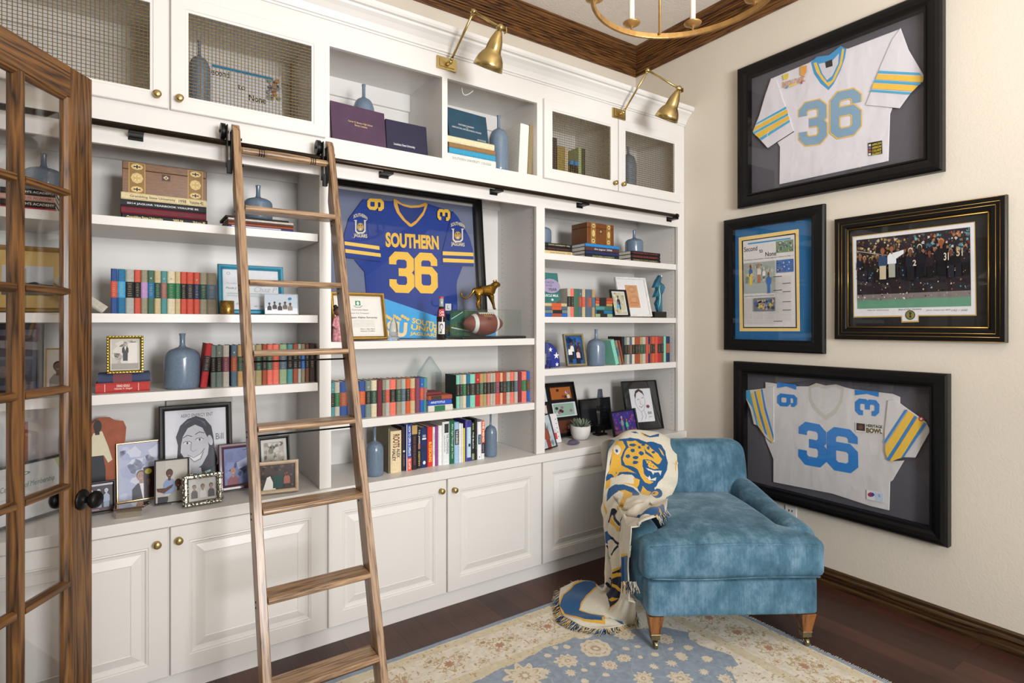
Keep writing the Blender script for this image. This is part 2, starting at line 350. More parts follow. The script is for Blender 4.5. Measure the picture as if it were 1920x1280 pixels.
# shelf bays
SH = [[(1.983, .037), (1.592, .037), (1.2675, .04)], [(1.462, .039), (1.069, .042)], [(1.990, .04), (1.594, .037), (1.269, .042)]]
bl = ['left white shelf bay holding inlaid box, teal frame and caricature', 'middle white shelf bay holding the blue football jersey frame', 'right white shelf bay beside the wall, with four shelf levels']
HOLE = pmat('peg_hole_dark', '4a4238', .9)
for i, (a, b, oa, ob) in enumerate(UN):
    t = thing('bookcase', bl[i], 'bookcase', ((a+b)/2, 0, .756), group='bookcase bays')
    m = MB()
    m.box(a, oa, 0, .02, .756, 2.454).box(ob, b, 0, .02, .756, 2.454).box(oa, ob, 0, .02, 2.265, 2.454)
    m.build('face_frame', PAINT, t, world=True)
    m = MB(); m.box(a, oa-.006, .02, .44, .756, 2.454).box(ob+.006, b, .02, .44, .756, 2.454).box(oa-.006, ob+.006, .02, .44, 2.40, 2.454)
    m.box(oa-.006, ob+.006, .41, .44, 2.31, 2.40)
    m.build('side_panels', PAINT, t, world=True)
    MB().box(a, b, .44, .455, .756, 2.454).build('back_panel', PAINT, t, world=True)
    for z, th in SH[i]:
        MB().box(oa-.004, ob-.004, .012, .439, z-th, z).build('shelf', PAINT, t, world=True, bev=.0015)
    m = MB(); z = .80
    while z < 2.22:
        for y in (.06, .385):
            for x, s in ((ob+.0055, -1), (oa-.0055, 1)):
                m.add([(x+s*0.0003, y+.0025*math.cos(q*PI/3), z+.0025*math.sin(q*PI/3)) for q in range(6)], [(0, 1, 2, 3, 4, 5)])
        z += .032
    h = m.build('peg_holes', HOLE, t, world=True); h['kind'] = 'stuff'
# upper cabinets
UO = [(-.46, .135), (.207, .782)]
def mesh_door(t, x0, x1, k):
    z0, z1 = 2.444, 2.932; fx, fz = .065, .064
    m = MB(); y0 = -.0005
    def seg(a, b, c, d): m.box(a, b, -.0195, y0, c, d)
    # frame with moulded inner step
    A = [(0, y0), (0, -.0165), (.003, -.0195), (fx-.012, -.0195), (fx-.009, -.0165), (fx, -.0155), (fx, -.002)]
    vs = []; fs = []
    for d, y in A: vs += [(x0+d, y, z0+d), (x1-d, y, z0+d), (x1-d, y, z1-d), (x0+d, y, z1-d)]
    for i in range(len(A)-1):
        for q in range(4): fs.append((i*4+q, i*4+(q+1) % 4, (i+1)*4+(q+1) % 4, (i+1)*4+q))
    n = (len(A)-1)*4
    for q in range(4): fs.append((n+q, n+(q+1) % 4, (q+1) % 4, q))
    m.add(vs, fs); d = m.build('door', PAINT, t, world=True)
    m = MB(); a, b, c, e = x0+fx-.004, x1-fx+.004, z0+fx-.004, z1-fx+.004; sp = .0145; r = .0014
    nx = int((b-a)/sp); nz = int((e-c)/sp)
    for i in range(nx+1):
        x = a+(i+.5)*sp
        if x < b: m.tube([(x, -.006+(.0011 if (i+j) % 2 else -.0011), c+j*sp) for j in range(nz+2) if c+j*sp < e+sp*.5], r, 4, cap=False)
    for j in range(nz+1):
        z = c+j*sp+sp*0
        if z < e: m.tube([(a+(i+.5)*sp, -.006-(.0011 if (i+j) % 2 else -.0011), z) for i in range(-1, nx+1) if a+(i+.5)*sp < b+sp*.5], r, 4, cap=False)
    m.build('wire_mesh', pmat('woven_brass_wire', '8a7448', .4, .8, noise=.15, nscale=50), d, world=True)
    return d
ul = ['left upper cabinet with two woven wire doors above the ladder rail', 'open middle upper cabinet with two niches of diploma covers', 'right upper cabinet with two woven wire doors near the wall']
ct = [2.475, 2.46, 2.475]
for i, (a, b, oa, ob) in enumerate(UN):
    t = thing('wall_cabinet', ul[i], 'cabinet', ((a+b)/2, 0, 2.455), group='upper cabinets of the built-in')
    m = MB()
    if i == 1: ops = [(.838, 1.449), (1.482, 2.098)]
    else: ops = [(a+.06, (a+b)/2-.03), ((a+b)/2+.03, b-.06)]
    zo0, zo1 = (2.4545, 2.898) if i == 1 else (2.49, 2.89)
    xs = [a]+[q for o in ops for q in o]+[b]
    for k in range(0, len(xs), 2): m.box(xs[k], xs[k+1], 0, .02, 2.4545, 3.06)
    for o in ops:
        m.box(o[0], o[1], 0, .02, zo1, 3.06)
        if zo0 > 2.455: m.box(o[0], o[1], 0, .02, 2.4545, zo0)
    m.build('face_frame', PAINT, t, world=True)
    m = MB(); zb = 2.4545 if i == 1 else 2.47
    m.box(a, b, .02, .44, 2.4545, zb+.004) if i != 1 else m.box(a, b, .02, .44, 2.4545, 2.4575)
    m.box(a, b, .02, .455, 2.935, 3.06); m.box(a, xs[1], .02, .44, 2.4545, 2.935).box(xs[-2], b, .02, .44, 2.4545, 2.935).box(xs[2], xs[3], .02, .44, 2.4545, 2.935)
    m.box(a, b, .42, .44, 2.835, 2.935)
    m.build('side_panels', PAINT, t, world=True)
    MB().box(a, b, .44, .455, 2.4545, 2.935).build('back_panel', PAINT, t, world=True)
    if i != 1:
        dd = [(-.497, .166), (.174, .8135)] if i == 0 else [(2.1400, 2.768), (2.776, 3.412)]
        ks = [(295, 175), (337, 183)] if i == 0 else [(1156.5, 342), (1172, 344.5)]
        for k, (x0, x1) in enumerate(dd):
            d = mesh_door(t, x0, x1, k); x = ux(ks[k][0], -.045); knob(d, x, zt(ks[k][1], x, -.045))
# white cornice on top
CO = [(0, 3.02), (.008, 3.02), (.01, 3.028), (.018, 3.03), (.02, 3.04), (.03, 3.06), (.05, 3.082), (.068, 3.096), (.07, 3.108), (.085, 3.11), (.092, 3.12), (.092, 3.139), (0, 3.139)]
m = MB(); m.prism(CO, lambda p, z: (XL, -p, z), lambda p, z: (XR-.001, -p, z)); m.box(XL, XR-.001, .0, YB-.003, 3.061, 3.139)
struct(m.build('trim_3', PAINT, loc=(0, 0, 0)))
# ladder rail
RY = -.062; RZ = zt(405, ux(1270, RY), RY)
t = thing('ladder_rail', 'dark bronze rolling-ladder rail running across the bookcase front', 'rail', (1.4, RY, RZ-.012))
xe = ux(1268, RY); m = MB(); m.tube([(XL+.02, RY, RZ), (xe, RY, RZ)], .0125, 16); m.build('tube', BRONZE, t, world=True)
MB().tube([(xe, RY, RZ), (xe+.012, RY, RZ)], .017, 16).build('end_cap', BLACKM, t, world=True)
for u in (255, 725, 932, 1094, 1262):
    x = ux(u, -.04); m = MB(); m.box(x-.026, x+.026, RY-.008, -.0005, RZ-.024, RZ-.0125).box(x-.026, x+.026, -.006, -.0005, RZ-.034, RZ+.0)
    m.build('bracket', BLACKM, t, world=True, bev=.002)
# ================================================================ ladder
t = thing('library_ladder', 'oak rolling library ladder leaning on the bronze rail', 'ladder', (.612, -.6, 0))
def ly(z): return -.098-(2.41-z)*.305
for nm, x0, x1 in (('left', .395, .425), ('right', .797, .827)):
    pts = []
    D = .078
    pts = [(ly(0.0095), .0095), (ly(2.375), 2.375), (ly(2.40)+.012, 2.403), (ly(2.4)+.032, 2.412), (ly(2.4)+.040, 2.400), (ly(2.36)+.042, 2.36), (ly(2.24)+.04, 2.24), (ly(2.2)+.046, 2.2), (ly(2.13)+D, 2.12), (ly(.0095)+D, .0095)]
    m = MB(); m.extr(pts, 'x', x0, x1); u = m.build('upright', LAD, t, world=True, bev=.006, seg=3)
    # brass-black roller fitting beside the upright
    x = x0-.001
    m = MB(); m.box(x-.006, x, ly(2.3)+.012, ly(2.3)+.05, 2.20, 2.372).box(x-.022, x-.017, ly(2.3)+.02, ly(2.3)+.055, 2.22, 2.395).box(x-.02, x, ly(2.3)+.02, ly(2.3)+.04, 2.19, 2.245)
    m.tube([(x-.022, RY, RZ+.0475), (x-.04, RY, RZ+.0475)], .034, 24)
    m.tube([(x-.008, RY, RZ+.0475), (x-.045, RY, RZ+.0475)], .007, 10)
    m.build('roller', BLACKM, t, world=True, bev=.001)
    for z in (2.345, 2.225):
        m = MB(); m.tube([(x1+.0005, ly(z)+.03, z), (x1+.009, ly(z)+.03, z)], .006, 10); m.build('bolt', BLACKM, t, world=True)
    for z in (2.03, 1.717, 1.434, 1.153, .867, .58, .30, .04):
        for dz in (-.012, -.032):
            m = MB(); m.tube([(x0-.0015, ly(z)+.045, z+dz), (x0-.0002, ly(z)+.045, z+dz)], .004, 8); m.build('screw', BLACKM, u, world=True)
pr = []
for i in range(41):
    x = .4252+(.7968-.4252)*i/40; q = i/40; r = .0185-.004*abs(q-.5)*2
    if any(abs(q-c) < .013 for c in (.2, .225, .25, .79, .815, .84)): r -= .0015
    pr.append((x, r))
m = MB(); m.tube([(x, ly(2.294)+.026, 2.294) for x, r in pr], [r for x, r in pr], 16); m.build('turned_rung', LADX, t, world=True)
for q in (.2, .225, .25, .79, .815, .84):
    x = .4252+.3716*q; m = MB(); m.tube([(x-.0015, ly(2.294)+.026, 2.294), (x+.0015, ly(2.294)+.026, 2.294)], .0182-.004*abs(q-.5)*2, 16); m.build('ring_groove', BLACKM, t, world=True)
for z in (2.03, 1.717, 1.434, 1.153, .867, .58, .30, .04):
    y = ly(z)-.012
    pts = [(y+.006, z-.011), (y+.001, z-.005), (y, z), (y+.001, z+.005), (y+.006, z+.011), (y+.1, z+.011), (y+.1, z-.011)]
    m = MB(); m.extr(pts, 'x', .4255, .7965); m.build('tread', LADX, t, world=True, bev=.002)
m = MB(); z = 1.434-.02; z = 1.40
MB().tube([(.4255, ly(z)+.06, z), (.7965, ly(z)+.06, z)], .0035, 8).build('tie_rod', BLACKM, t, world=True)
m = MB(); z = 1.12
MB().tube([(.4255, ly(z)+.06, z), (.7965, ly(z)+.06, z)], .0035, 8).build('tie_rod', BLACKM, t, world=True)
# ================================================================ French door, open toward the camera
E0 = (-.100, -.188); DV = (.540, .841); yaw = math.atan2(.841, .540)
d = bpy.data.objects.new('door_1', None); COL.objects.link(d); d.location = (E0[0], E0[1], 0); d.rotation_euler = (0, 0, yaw+PI); struct(d)
# local +x runs from the free edge to the hinges, y is thickness
W, T, H8 = .86, .038, 2.44
def dbar(name, x0, x1, z0, z1, mat, y0=0, y1=T, bev=.002, parent=None): return MB().box(x0, x1, y0-T/2, y1-T/2, z0, z1).build(name, mat, parent or d, bev=bev)
dbar('stile', 0, .105, 0, H8, OAK); dbar('stile', W-.105, W, 0, H8, OAK)
dbar('rail', .105, W-.105, 2.335, H8, OAKH); dbar('rail', .105, W-.105, 0, .26, OAKH)
zs = [2.003, 1.662, 1.325, .988, .650]; xs = [.31, .535]
zs2 = [2.335]+zs+[.26]
xc = [.105, .31, .535, W-.105]
for x in xs:
    MB().extr([(x-.017, -.004), (x-.012, -T/2), (x+.012, -T/2), (x+.017, -.004), (x+.017, .004), (x+.012, T/2), (x-.012, T/2), (x-.017, .004)], 'z', .26, 2.335).build('muntin', OAK, d)
for z in zs:
    for a, b in ((.105, .293), (.327, .518), (.552, W-.105)):
        MB().extr([(-.004, z-.015), (-T/2, z-.009), (-T/2, z+.009), (-.004, z+.015), (.004, z+.015), (T/2, z+.009), (T/2, z-.009), (.004, z-.015)], 'x', a, b).build('muntin', OAKH, d)
m = MB()
for a in (.105, W-.105): 
    s = 1 if a < .5 else -1
    m.extr([(a, -T/2+.001), (a+s*.006, -T/2+.003), (a+s*.014, -.006), (a+s*.014, .006), (a+s*.006, T/2-.003), (a, T/2-.001)], 'z', .262, 2.333)
m.build('glazing_bead', OAK, d)
m = MB()
for z, s in ((2.335, -1), (.26, 1)): m.extr([(-T/2+.001, z), (-T/2+.003, z+s*.006), (-.006, z+s*.014), (.006, z+s*.014), (T/2-.003, z+s*.006), (T/2-.001, z)], 'x', .12, W-.12)
m.build('glazing_bead', OAKH, d)
ex = [.105, .31, .535, W-.105]
for i in range(3):
    for k in range(len(zs2)-1):
        MB().box(ex[i]+.012, ex[i+1]-.012, -.002, .002, zs2[k+1]+.01, zs2[k]-.01).build('glass_pane', GLZ, d)
for s in (1, -1):
    m = MB(); pr = [(.0001, 0), (.036, 0), (.036, .004), (.030, .009), (.014, .011), (.011, .022), (.013, .030), (.026, .036), (.031, .044), (.030, .054), (.022, .062), (.0001, .064)]
    vs = []; n = 28; fs = []
    for r, q in pr:
        for k in range(n): a = 2*PI*k/n; vs.append((.052+r*math.cos(a), s*(T/2+q), .925+r*math.sin(a)))
    for i in range(len(pr)-1):
        for k in range(n): fs.append((i*n+k, i*n+(k+1) % n, (i+1)*n+(k+1) % n, (i+1)*n+k))
    m.add(vs, fs, smooth=True); m.build('knob', BLACKM, d, fix=True)
# ================================================================ lamps over the bookcase
def lamp(plx, plz, elbow, joint, shade_u, lab):
    t = thing('library_sconce', lab, 'lamp', (plx, -.001, plz), group='brass swing-arm sconces')
    m = MB(); m.box(plx-.06, plx+.06, -.012, -.0005, plz-.033, plz+.033).box(plx-.045, plx+.045, -.017, -.012, plz-.022, plz+.022)
    m.build('backplate', BRASS, t, world=True, bev=.002)
    p0 = Vector((plx+.005, -.04, plz)); e = Vector(elbow); j = Vector(joint)
    m = MB(); m.tube([(plx+.005, -.0172, plz), p0], .011, 14).ball(p0, .014).tube([p0, e], .0065, 12).ball(p0+(e-p0)*.06, .010).ball(p0+(e-p0)*.95, .009); m.build('lower_arm', BRASS, t, world=True)
    m = MB(); m.tube([e, j], .0065, 12).ball(e, .014).tube([e+Vector((-.014, 0, 0)), e+Vector((.014, 0, 0))], .011, 14).ball(e+(j-e)*.93, .010); m.build('upper_arm', BRASS, t, world=True)
    m = MB(); m.tube([j+Vector((-.02, 0, 0)), j+Vector((.028, 0, 0))], .010, 14).ball(j, .018).box(j.x+.028, j.x+.033, j.y-.01, j.y+.01, j.z-.018, j.z+.008); m.build('joint', BRASS, t, world=True)
    pr = [(.010, -.012), (.017, -.02), (.024, -.038), (.032, -.06), (.038, -.085), (.040, -.103), (.042, -.113), (.052, -.125), (.064, -.145), (.072, -.168), (.077, -.195), (.0745, -.195), (.071, -.173), (.062, -.152), (.042, -.118), (.03, -.07), (.018, -.04), (.006, -.032)]
    m = MB(); m.lathe(pr, (0, 0, 0), 40); s = m.build('shade', BRASS, t); s.location = j-Vector((plx, -.001, plz)); s.rotation_euler = (R(27), R(6), 0)
    m = MB(); m.lathe([(.0001, -.15), (.02, -.145), (.024, -.125), (.012, -.1), (.010, -.06)], (0, 0, 0), 16, ); b = m.build('bulb', pmat('frosted_bulb_glass', 'f4efe2', .3), s)
lamp(1.473, 2.972, (*py(888, 22, -.27)[:1], -.27, py(888, 22, -.27)[1]), (py(938, 52, -.43)[0], -.43, py(938, 52, -.43)[1]), 928, 'brass swing-arm sconce above the teal diploma cover niche')
lamp(2.787, 2.972, (py(1215, 132, -.25)[0], -.25, py(1215, 132, -.25)[1]), (py(1273, 166, -.40)[0], -.40, py(1273, 166, -.40)[1]), 1262, 'brass swing-arm sconce above the right wire mesh doors')
# ================================================================ chandelier
GOLD = pmat('antique_gold_leaf', 'b58d55', .4, .75, noise=.18, nscale=30, bump=.2, bscale=120, bdist=.001)
def FRw(F, Rr): return (F*SA+Rr*CA, CAMY+F*CA-Rr*SA)
zr = 2.75; rr = .33; cx, cy = FRw(2.05, .62)
t = thing('ring_chandelier', 'antique gold ring chandelier with candle sleeves hanging from ceiling', 'chandelier', (cx, cy, zr))
n = 72; vs = []; fs = []
sec = [(rr-.006, -.011), (rr+.006, -.011), (rr+.006, .011), (rr-.006, .011)]
for k in range(n):
    a = 2*PI*k/n
    for r, z in sec: vs.append((cx+r*math.cos(a), cy+r*math.sin(a), zr+z))
for k in range(n):
    for q in range(4): fs.append((k*4+q, ((k+1) % n)*4+q, ((k+1) % n)*4+(q+1) % 4, k*4+(q+1) % 4))
m = MB(); m.add(vs, fs); m.build('ring', GOLD, t, world=True, bev=.002)
a0 = math.atan2(CA, SA)   # away from the camera
for k in range(4):
    a = a0+.02+k*PI/2; p = (cx+(rr-.012)*math.cos(a), cy+(rr-.012)*math.sin(a))
    m = MB(); m.tube([(p[0], p[1], zr), (p[0], p[1], zr+.30), (cx+.1*math.cos(a), cy+.1*math.sin(a), zr+.56), (cx, cy, zr+.62)], .0055, 10); m.build('strut', GOLD, t, world=True)
MB().tube([(cx, cy, zr+.6), (cx, cy, ZC)], .008, 12).build('stem', GOLD, t, world=True)
MB().lathe([(.06, -.025), (.07, -.01), (.07, 0)], (cx, cy, ZC-.001), 24).build('canopy', GOLD, t, world=True)
CANW = pmat('ivory_candle_sleeve', 'efe7d6', .5, noise=.03)
for k in range(8):
    a = a0+.02+PI/8*(2*k+1)*1.0; a = a0+[-.52, -.26+.62-.0, .36+.55, .36+1.35, 2.7, 3.6, 4.4, 5.1][k] if False else a0+PI/8+k*PI/4
    p = (cx+rr*math.cos(a), cy+rr*math.sin(a))
    m = MB(); m.lathe([(.004, .011), (.005, .025), (.02, .03), (.034, .038), (.036, .042), (.03, .042), (.012, .036), (.011, .045)], (p[0], p[1], zr), 24); cup = m.build('candle_cup', GOLD, t, world=True)
    MB().lathe([(.0115, .04), (.0115, .15), (.009, .153)], (p[0], p[1], zr), 16).build('candle_sleeve', CANW, cup, world=True)
# outlet
y, z = px(1483, 963, XR-.003); t = thing('wall_outlet', 'white electrical outlet low on the wall behind the armchair', 'outlet', (XR-.006, y, z-.06))
MB().box(XR-.006, XR-.0005, y-.036, y+.036, z-.058, z+.058).build('cover_plate', pmat('white_plastic', 'e8e6e2', .35), t, world=True, bev=.0015)
for dz in (-.02, .02):
    m = MB(); m.box(XR-.0085, XR-.0062, y-.012, y-.008, z+dz-.006, z+dz+.006).box(XR-.0085, XR-.0062, y+.008, y+.012, z+dz-.006, z+dz+.006)
    m.build('socket', BLACKM, t, world=True)
# ================================================================ books
CN = dict(blue='2b4a86', teal_blue='1d6a95', grey='a4a79f', coral='c4503f', taupe='8f8872', pine='3f6553', beige='c0ac84', teal='4a8a8c', cream='cfc4a6', olive_grey='857c66',
          red='b3262c', sage='8fa581', slate='4a6073', grey_green='71807a', tan='b58e5c', salmon='e0705f', rust='9b4a30', brown='6d4530', black='1b1919', navy='1f2c52', maroon='6e2231',
          mint='7ec4ae', khaki='a2946a', pink='cf8474', peach='e0a184', orange='c8562c', stone='b3ada0', dark_brown='3a2720', green='1f6b45', white='e9e7e3', purple='8a3f86', light_blue='a9c6e0',
          yellow='ddd04e', indigo='35308c', charcoal='2b2a2e', gold='a8853f', ivory='e3dcc6', sky='3f9cc9', bright_blue='1c5fb4', lilac='b08abf', dark_green='1f4a3c', plum='7a3f55', mauve='93605c')
def cname(c): return c.replace('_', ' ')
ORD = ['first', 'second', 'third', 'fourth', 'fifth', 'sixth', 'seventh', 'eighth', 'ninth', 'tenth', 'eleventh', 'twelfth', 'thirteenth', 'fourteenth', 'fifteenth', 'sixteenth', 'seventeenth', 'eighteenth', 'nineteenth', 'twentieth', 'twenty-first', 'twenty-second', 'twenty-third', 'twenty-fourth', 'twenty-fifth', 'twenty-sixth']
def make_book(w, d, h, col, band, lab, group, loc, rot=(0, 0, 0), title=None, tcol='c9a95a', style='band', bz=(.36, .72)):
    t = thing('book', lab, 'book', loc, rot, group)
    c = CN.get(col, col); e = min(.004, w*.25)
    m = MB(); m.extr([(0, d), (0, e), (w*.18, 0), (w*.82, 0), (w, e), (w, d), (w-.0018, d), (w-.0018, e+.003), (.0018, e+.003), (.0018, d)], 'z', 0, h, c); m.build('cover', CLOTHB, t)
    m = MB(); m.box(.0022, w-.0022, e+.004, d-.004, .003, h-.003, 'd9cfb8'); m.build('page_block', CLOTHB, t)
    if band:
        z0, z1 = h*bz[0], h*bz[1]; o = .0004
        m = MB(); P = [(-o, .007), (-o, e-o), (w*.18, -o), (w*.82, -o), (w+o, e-o), (w+o, .007)]
        vs = [(x, y, z0) for x, y in P]+[(x, y, z1) for x, y in P]; n = len(P)
        m.add(vs, [(i, i+1, n+i+1, n+i) for i in range(n-1)], CN.get(band, band))
        if w > .013:
            rnd = random.Random(int(loc[0]*1e4)); k = 0
            z = z1-.008
            while z > z0+.006:
                a = w*rnd.uniform(.26, .36); m.box(a, w-a, -o-.0004, -o-.0001, z-.0012, z, 'b9a77c'); z -= rnd.uniform(.005, .009)
        m.build('title_band', CLOTHB, t)
        if rnd_dec(loc[0]): m = MB(); m.box(w*.38, w*.62, -.0005, -.0001, h*.80, h*.80+w*.3, 'b9a77c'); m.build('spine_emblem', CLOTHB, t)
    if title:
        A = Art(w, h, 0, 0, -.0003)
        for (s, a0, b0, a1, b1, cc, bo) in title:
            if s == '#': A.rect(a0, b0, a1, b1, cc)
            elif s == 'o': A.ell((a0+a1)/2, (b0+b1)/2, (a1-a0)/2, (b1-b0)/2, cc)
            else: A.text(s, a0, b0, a1, b1, cc, bo, rot=-90)
        A.build('spine_title', INK, t)
    return t
def rnd_dec(x): return (int(x*7919) % 3) == 0
def row(us, y0, z, tops, desc, group, zoom, ox, oy, d=.135, board=None):
    """us: (x0, x1, colour, band) in zoom pixels; tops: ((x,y),(x,y)) of the row's top line; book fronts on y0"""
    for i, b in enumerate(us):
        u0, u1 = b[0]/zoom+ox, b[1]/zoom+ox; x0, x1 = ux(u0, y0), ux(u1, y0)
        (ta, va), (tb, vb) = tops; v = va+(vb-va)*((b[0]+b[1])/2-ta)/(tb-ta); v = v/zoom+oy
        h = zt(v, (x0+x1)/2, y0)-z+(b[4] if len(b) > 4 else 0)
        dj = d-.012*((i*37) % 5)/5
        nm = f"{cname(b[2])} book with {cname(b[3])} band" if b[3] else f"plain {cname(b[2])} book"
        bk_ = make_book(x1-x0-.0007, dj, h, b[2], b[3], f"{nm}, {ORD[i]} from left {desc}", group, (x0, y0+.004*((i*53) % 4)/4, z+.0004))
        if board and i == 0: MB().box(-.0009, -.0001, .004, dj, 0, h, board).build('cover_board', CLOTHB, bk_)
A_ = [(352, 446, 'blue', 'coral'), (447, 556, 'teal_blue', 'sky'), (557, 676, 'grey', 'black'), (678, 770, 'coral', 'black'), (771, 864, 'taupe', 'lilac'), (865, 957, 'pine', 'teal_blue'), (958, 1048, 'beige', 'dark_green'),
      (1049, 1135, 'teal', 'mauve'), (1136, 1244, 'cream', 'green'), (1245, 1320, 'beige', 'green'), (1322, 1404, 'coral', 'black'), (1406, 1502, 'coral', 'charcoal'), (1504, 1586, 'coral', 'navy'), (1588, 1686, 'taupe', 'dark_green'), (1688, 1818, 'olive_grey', 'slate')]
row(A_, .085, 1.592, ((352, 98), (1820, 166)), 'beside the teal certificate frame', 'cloth books on the second left shelf', 7.385, 160, 490)
B_ = [(285, 362, 'grey_green', 'black'), (363, 458, 'grey_green', 'black'), (463, 562, 'stone', 'plum'), (590, 684, 'slate', 'rust'), (686, 770, 'tan', 'dark_green'), (772, 860, 'teal', 'charcoal'), (862, 952, 'stone', 'maroon'), (955, 1052, 'khaki', 'dark_green'),
      (1054, 1128, 'rust', 'charcoal'), (1130, 1212, 'salmon', 'pine'), (1213, 1310, 'salmon', 'coral'), (1316, 1428, 'sage', 'slate'), (1431, 1516, 'teal', 'black'), (1518, 1590, 'rust', 'charcoal'), (1591, 1642, 'grey', 'charcoal'), (1643, 1702, 'olive_grey', 'bright_blue'), (1703, 1760, 'brown', 'charcoal'), (1762, 1850, 'dark_brown', 'black')]
row(B_, .055, 1.2675, ((285, 62), (1850, 36)), 'in the row behind the ladder', 'cloth books on the third left shelf', 8, 360, 640)
C_ = [(80, 137, 'teal', 'black'), (138, 213, 'stone', 'green'), (214, 318, 'blue', 'rust'), (319, 400, 'blue', 'navy'), (401, 480, 'navy', 'rust'), (481, 580, 'blue', 'orange'), (582, 666, 'grey_green', 'black'), (667, 750, 'cream', 'dark_green'), (751, 822, 'maroon', None), (823, 868, 'taupe', 'dark_green'), (869, 933, 'grey', 'coral'),
      (934, 1024, 'salmon', 'black'), (1026, 1098, 'taupe', 'dark_green'), (1099, 1163, 'grey', 'slate'), (1164, 1230, 'orange', 'black'), (1231, 1301, 'beige', 'coral'), (1302, 1367, 'plum', None), (1368, 1420, 'bright_blue', 'coral'), (1421, 1476, 'teal', 'mauve')]
row(C_, .052, 1.069, ((92, 208), (1475, 140)), 'left of the house-shaped crystal', 'cloth books on the lower middle shelf', 7.68, 610, 690)
D_ = [(276, 347, 'mint', 'black'), (348, 408, 'grey', 'charcoal'), (409, 482, 'cream', 'green'), (484, 553, 'teal_blue', 'black'), (554, 658, 'mint', 'charcoal'), (660, 752, 'red', 'black'), (753, 822, 'tan', 'pine'), (823, 892, 'khaki', 'black'), (893, 957, 'pink', 'charcoal'), (958, 1012, 'stone', 'black'), (1013, 1065, 'stone', 'dark_green'),
      (1066, 1150, 'coral', 'plum'), (1152, 1208, 'peach', 'black'), (1209, 1284, 'rust', 'charcoal'), (1286, 1362, 'stone', 'dark_green'), (1364, 1440, 'salmon', 'black'), (1441, 1510, 'stone', 'slate'), (1512, 1590, 'maroon', None), (1591, 1690, 'salmon', 'green'), (1695, 1748, 'bright_blue', 'brown')]
row(D_, .068, 1.069, ((276, 248), (1775, 168)), 'right of the house-shaped crystal', 'cloth books on the lower middle shelf', 10.667, 830, 680, board='22332e')
G_ = [(662, 721, 'grey_green', 'black'), (722, 784, 'stone', 'black'), (785, 848, 'slate', 'brown'), (849, 914, 'cream', 'black'), (915, 981, 'rust', 'black'), (982, 1040, 'rust', 'dark_brown'), (1041, 1106, 'khaki', 'dark_green'), (1107, 1179, 'stone', 'dark_green'), (1180, 1228, 'coral', None), (1229, 1281, 'navy', 'rust'), (1282, 1334, 'rust', 'black'),
      (1335, 1398, 'orange', 'black'), (1399, 1454, 'coral', None), (1455, 1524, 'red', 'black'), (1525, 1608, 'brown', 'black'), (1609, 1664, 'mint', None), (1665, 1750, 'navy', 'rust')]
row(G_, .04, 1.269, ((660, 160), (1750, 134)), 'right of the leaning green book', 'cloth books on the third right shelf', 12.8, 1120, 620, .14)
# leaning books
def lean_book(x0, y0, z, w, h, lean, col, band, lab, group, d=.135, dx=0, **k):
    """lean >0: the top leans left; the bottom left corner stays on the shelf"""
    t = make_book(w, d, h, col, band, lab, group, (x0, y0, z+(w*math.sin(R(abs(lean))) if lean < 0 else 0)+.0006), (0, -R(lean), 0), **k); return t
x0 = ux(120/8+360, .055)+.001; lean_book(x0, .055, 1.2675, .026, .195, -7, 'red', 'charcoal', 'bright red book tilting toward the ladder books beside tall blue vase', 'cloth books on the third left shelf')
x0 = ux(208, .07); lean_book(x0-.030, .07, 1.592, .034, .20, 52, 'stone', 'teal_blue', 'pale book with blue band fallen diagonally at the row\'s left end', 'cloth books on the second left shelf')
for (a, l, c, b, w, hh, lab) in ((455, 17, 'mint', None, .040, .175, 'leaning green book right of the tall vase on third right shelf'), (545, 16, 'olive_grey', 'slate', .026, .17, 'olive leaning book with slate band behind the green leaning one'), (615, 15, 'rust', None, .018, .17, 'thin rust leaning book against the dark upright book')):
    x0 = ux(a/12.8+1120, .02); lean_book(x0, .02, 1.2695, w*.8, hh, l, c, b, lab, 'cloth books on the third right shelf')
make_book(.024, .14, .192, 'black', None, 'black upright book right of the leaning rust book', 'cloth books on the third right shelf', (ux(632/12.8+1120, .04)-.0095, .046, 1.2695))
# bottom row on the counter
def e_book(x0, x1, t, b, col, lab, title=None, y=None, dd=.15, col2=None):
    u0, u1 = x0/7.385+680, x1/7.385+680; vb = b/7.385+780; vt = t/7.385+780
    gx, gy = pz((u0+u1)/2, vb, .755)
    gy = min(max(gy, .03), .12); a, c = ux(u0, gy), ux(u1, gy)
    h = zt(vt, (a+c)/2, gy)-.755; h = min(h, 1.024-.755)
    return make_book(c-a-.0008, dd, h, col, None, lab, 'modern books on the middle counter', (a, gy, .7556), title=title)
e_book(358, 376, 172, 795, 'olive_grey', 'tall thin olive picture book right of the blue counter vase', dd=.22)
e_book(388, 540, 205, 782, 'e0cda6', 'thick cream Roots paperback on the counter', [('ROOTS', .2, .60, .82, .92, '6b3018', .03), ('ALEX', .55, .35, .85, .57, '241a14', .02), ('HALEY', .15, .28, .45, .57, '241a14', .02)])
e_book(542, 604, 145, 755, '35242b', 'dark plum hardcover right of the cream Roots paperback', [('#', .3, .42, .7, .46, 'e8e2d8', 0), ('THE LEADERS', .35, .1, .65, .38, 'a58f86', 0)])
e_book(606, 680, 118, 758, '1b4aa6', 'blue and red spine titled How to Open', [('#', .12, .0, .98, .28, 'd64a34', 0), ('#', .0, 0, .12, 1, 'e8e6e2', 0), ('HOW TO OPEN & OPERATE', .35, .32, .8, .96, 'f1eee9', .01), ('BILL LAWTON', .35, .04, .8, .25, 'f1eee9', .01)])
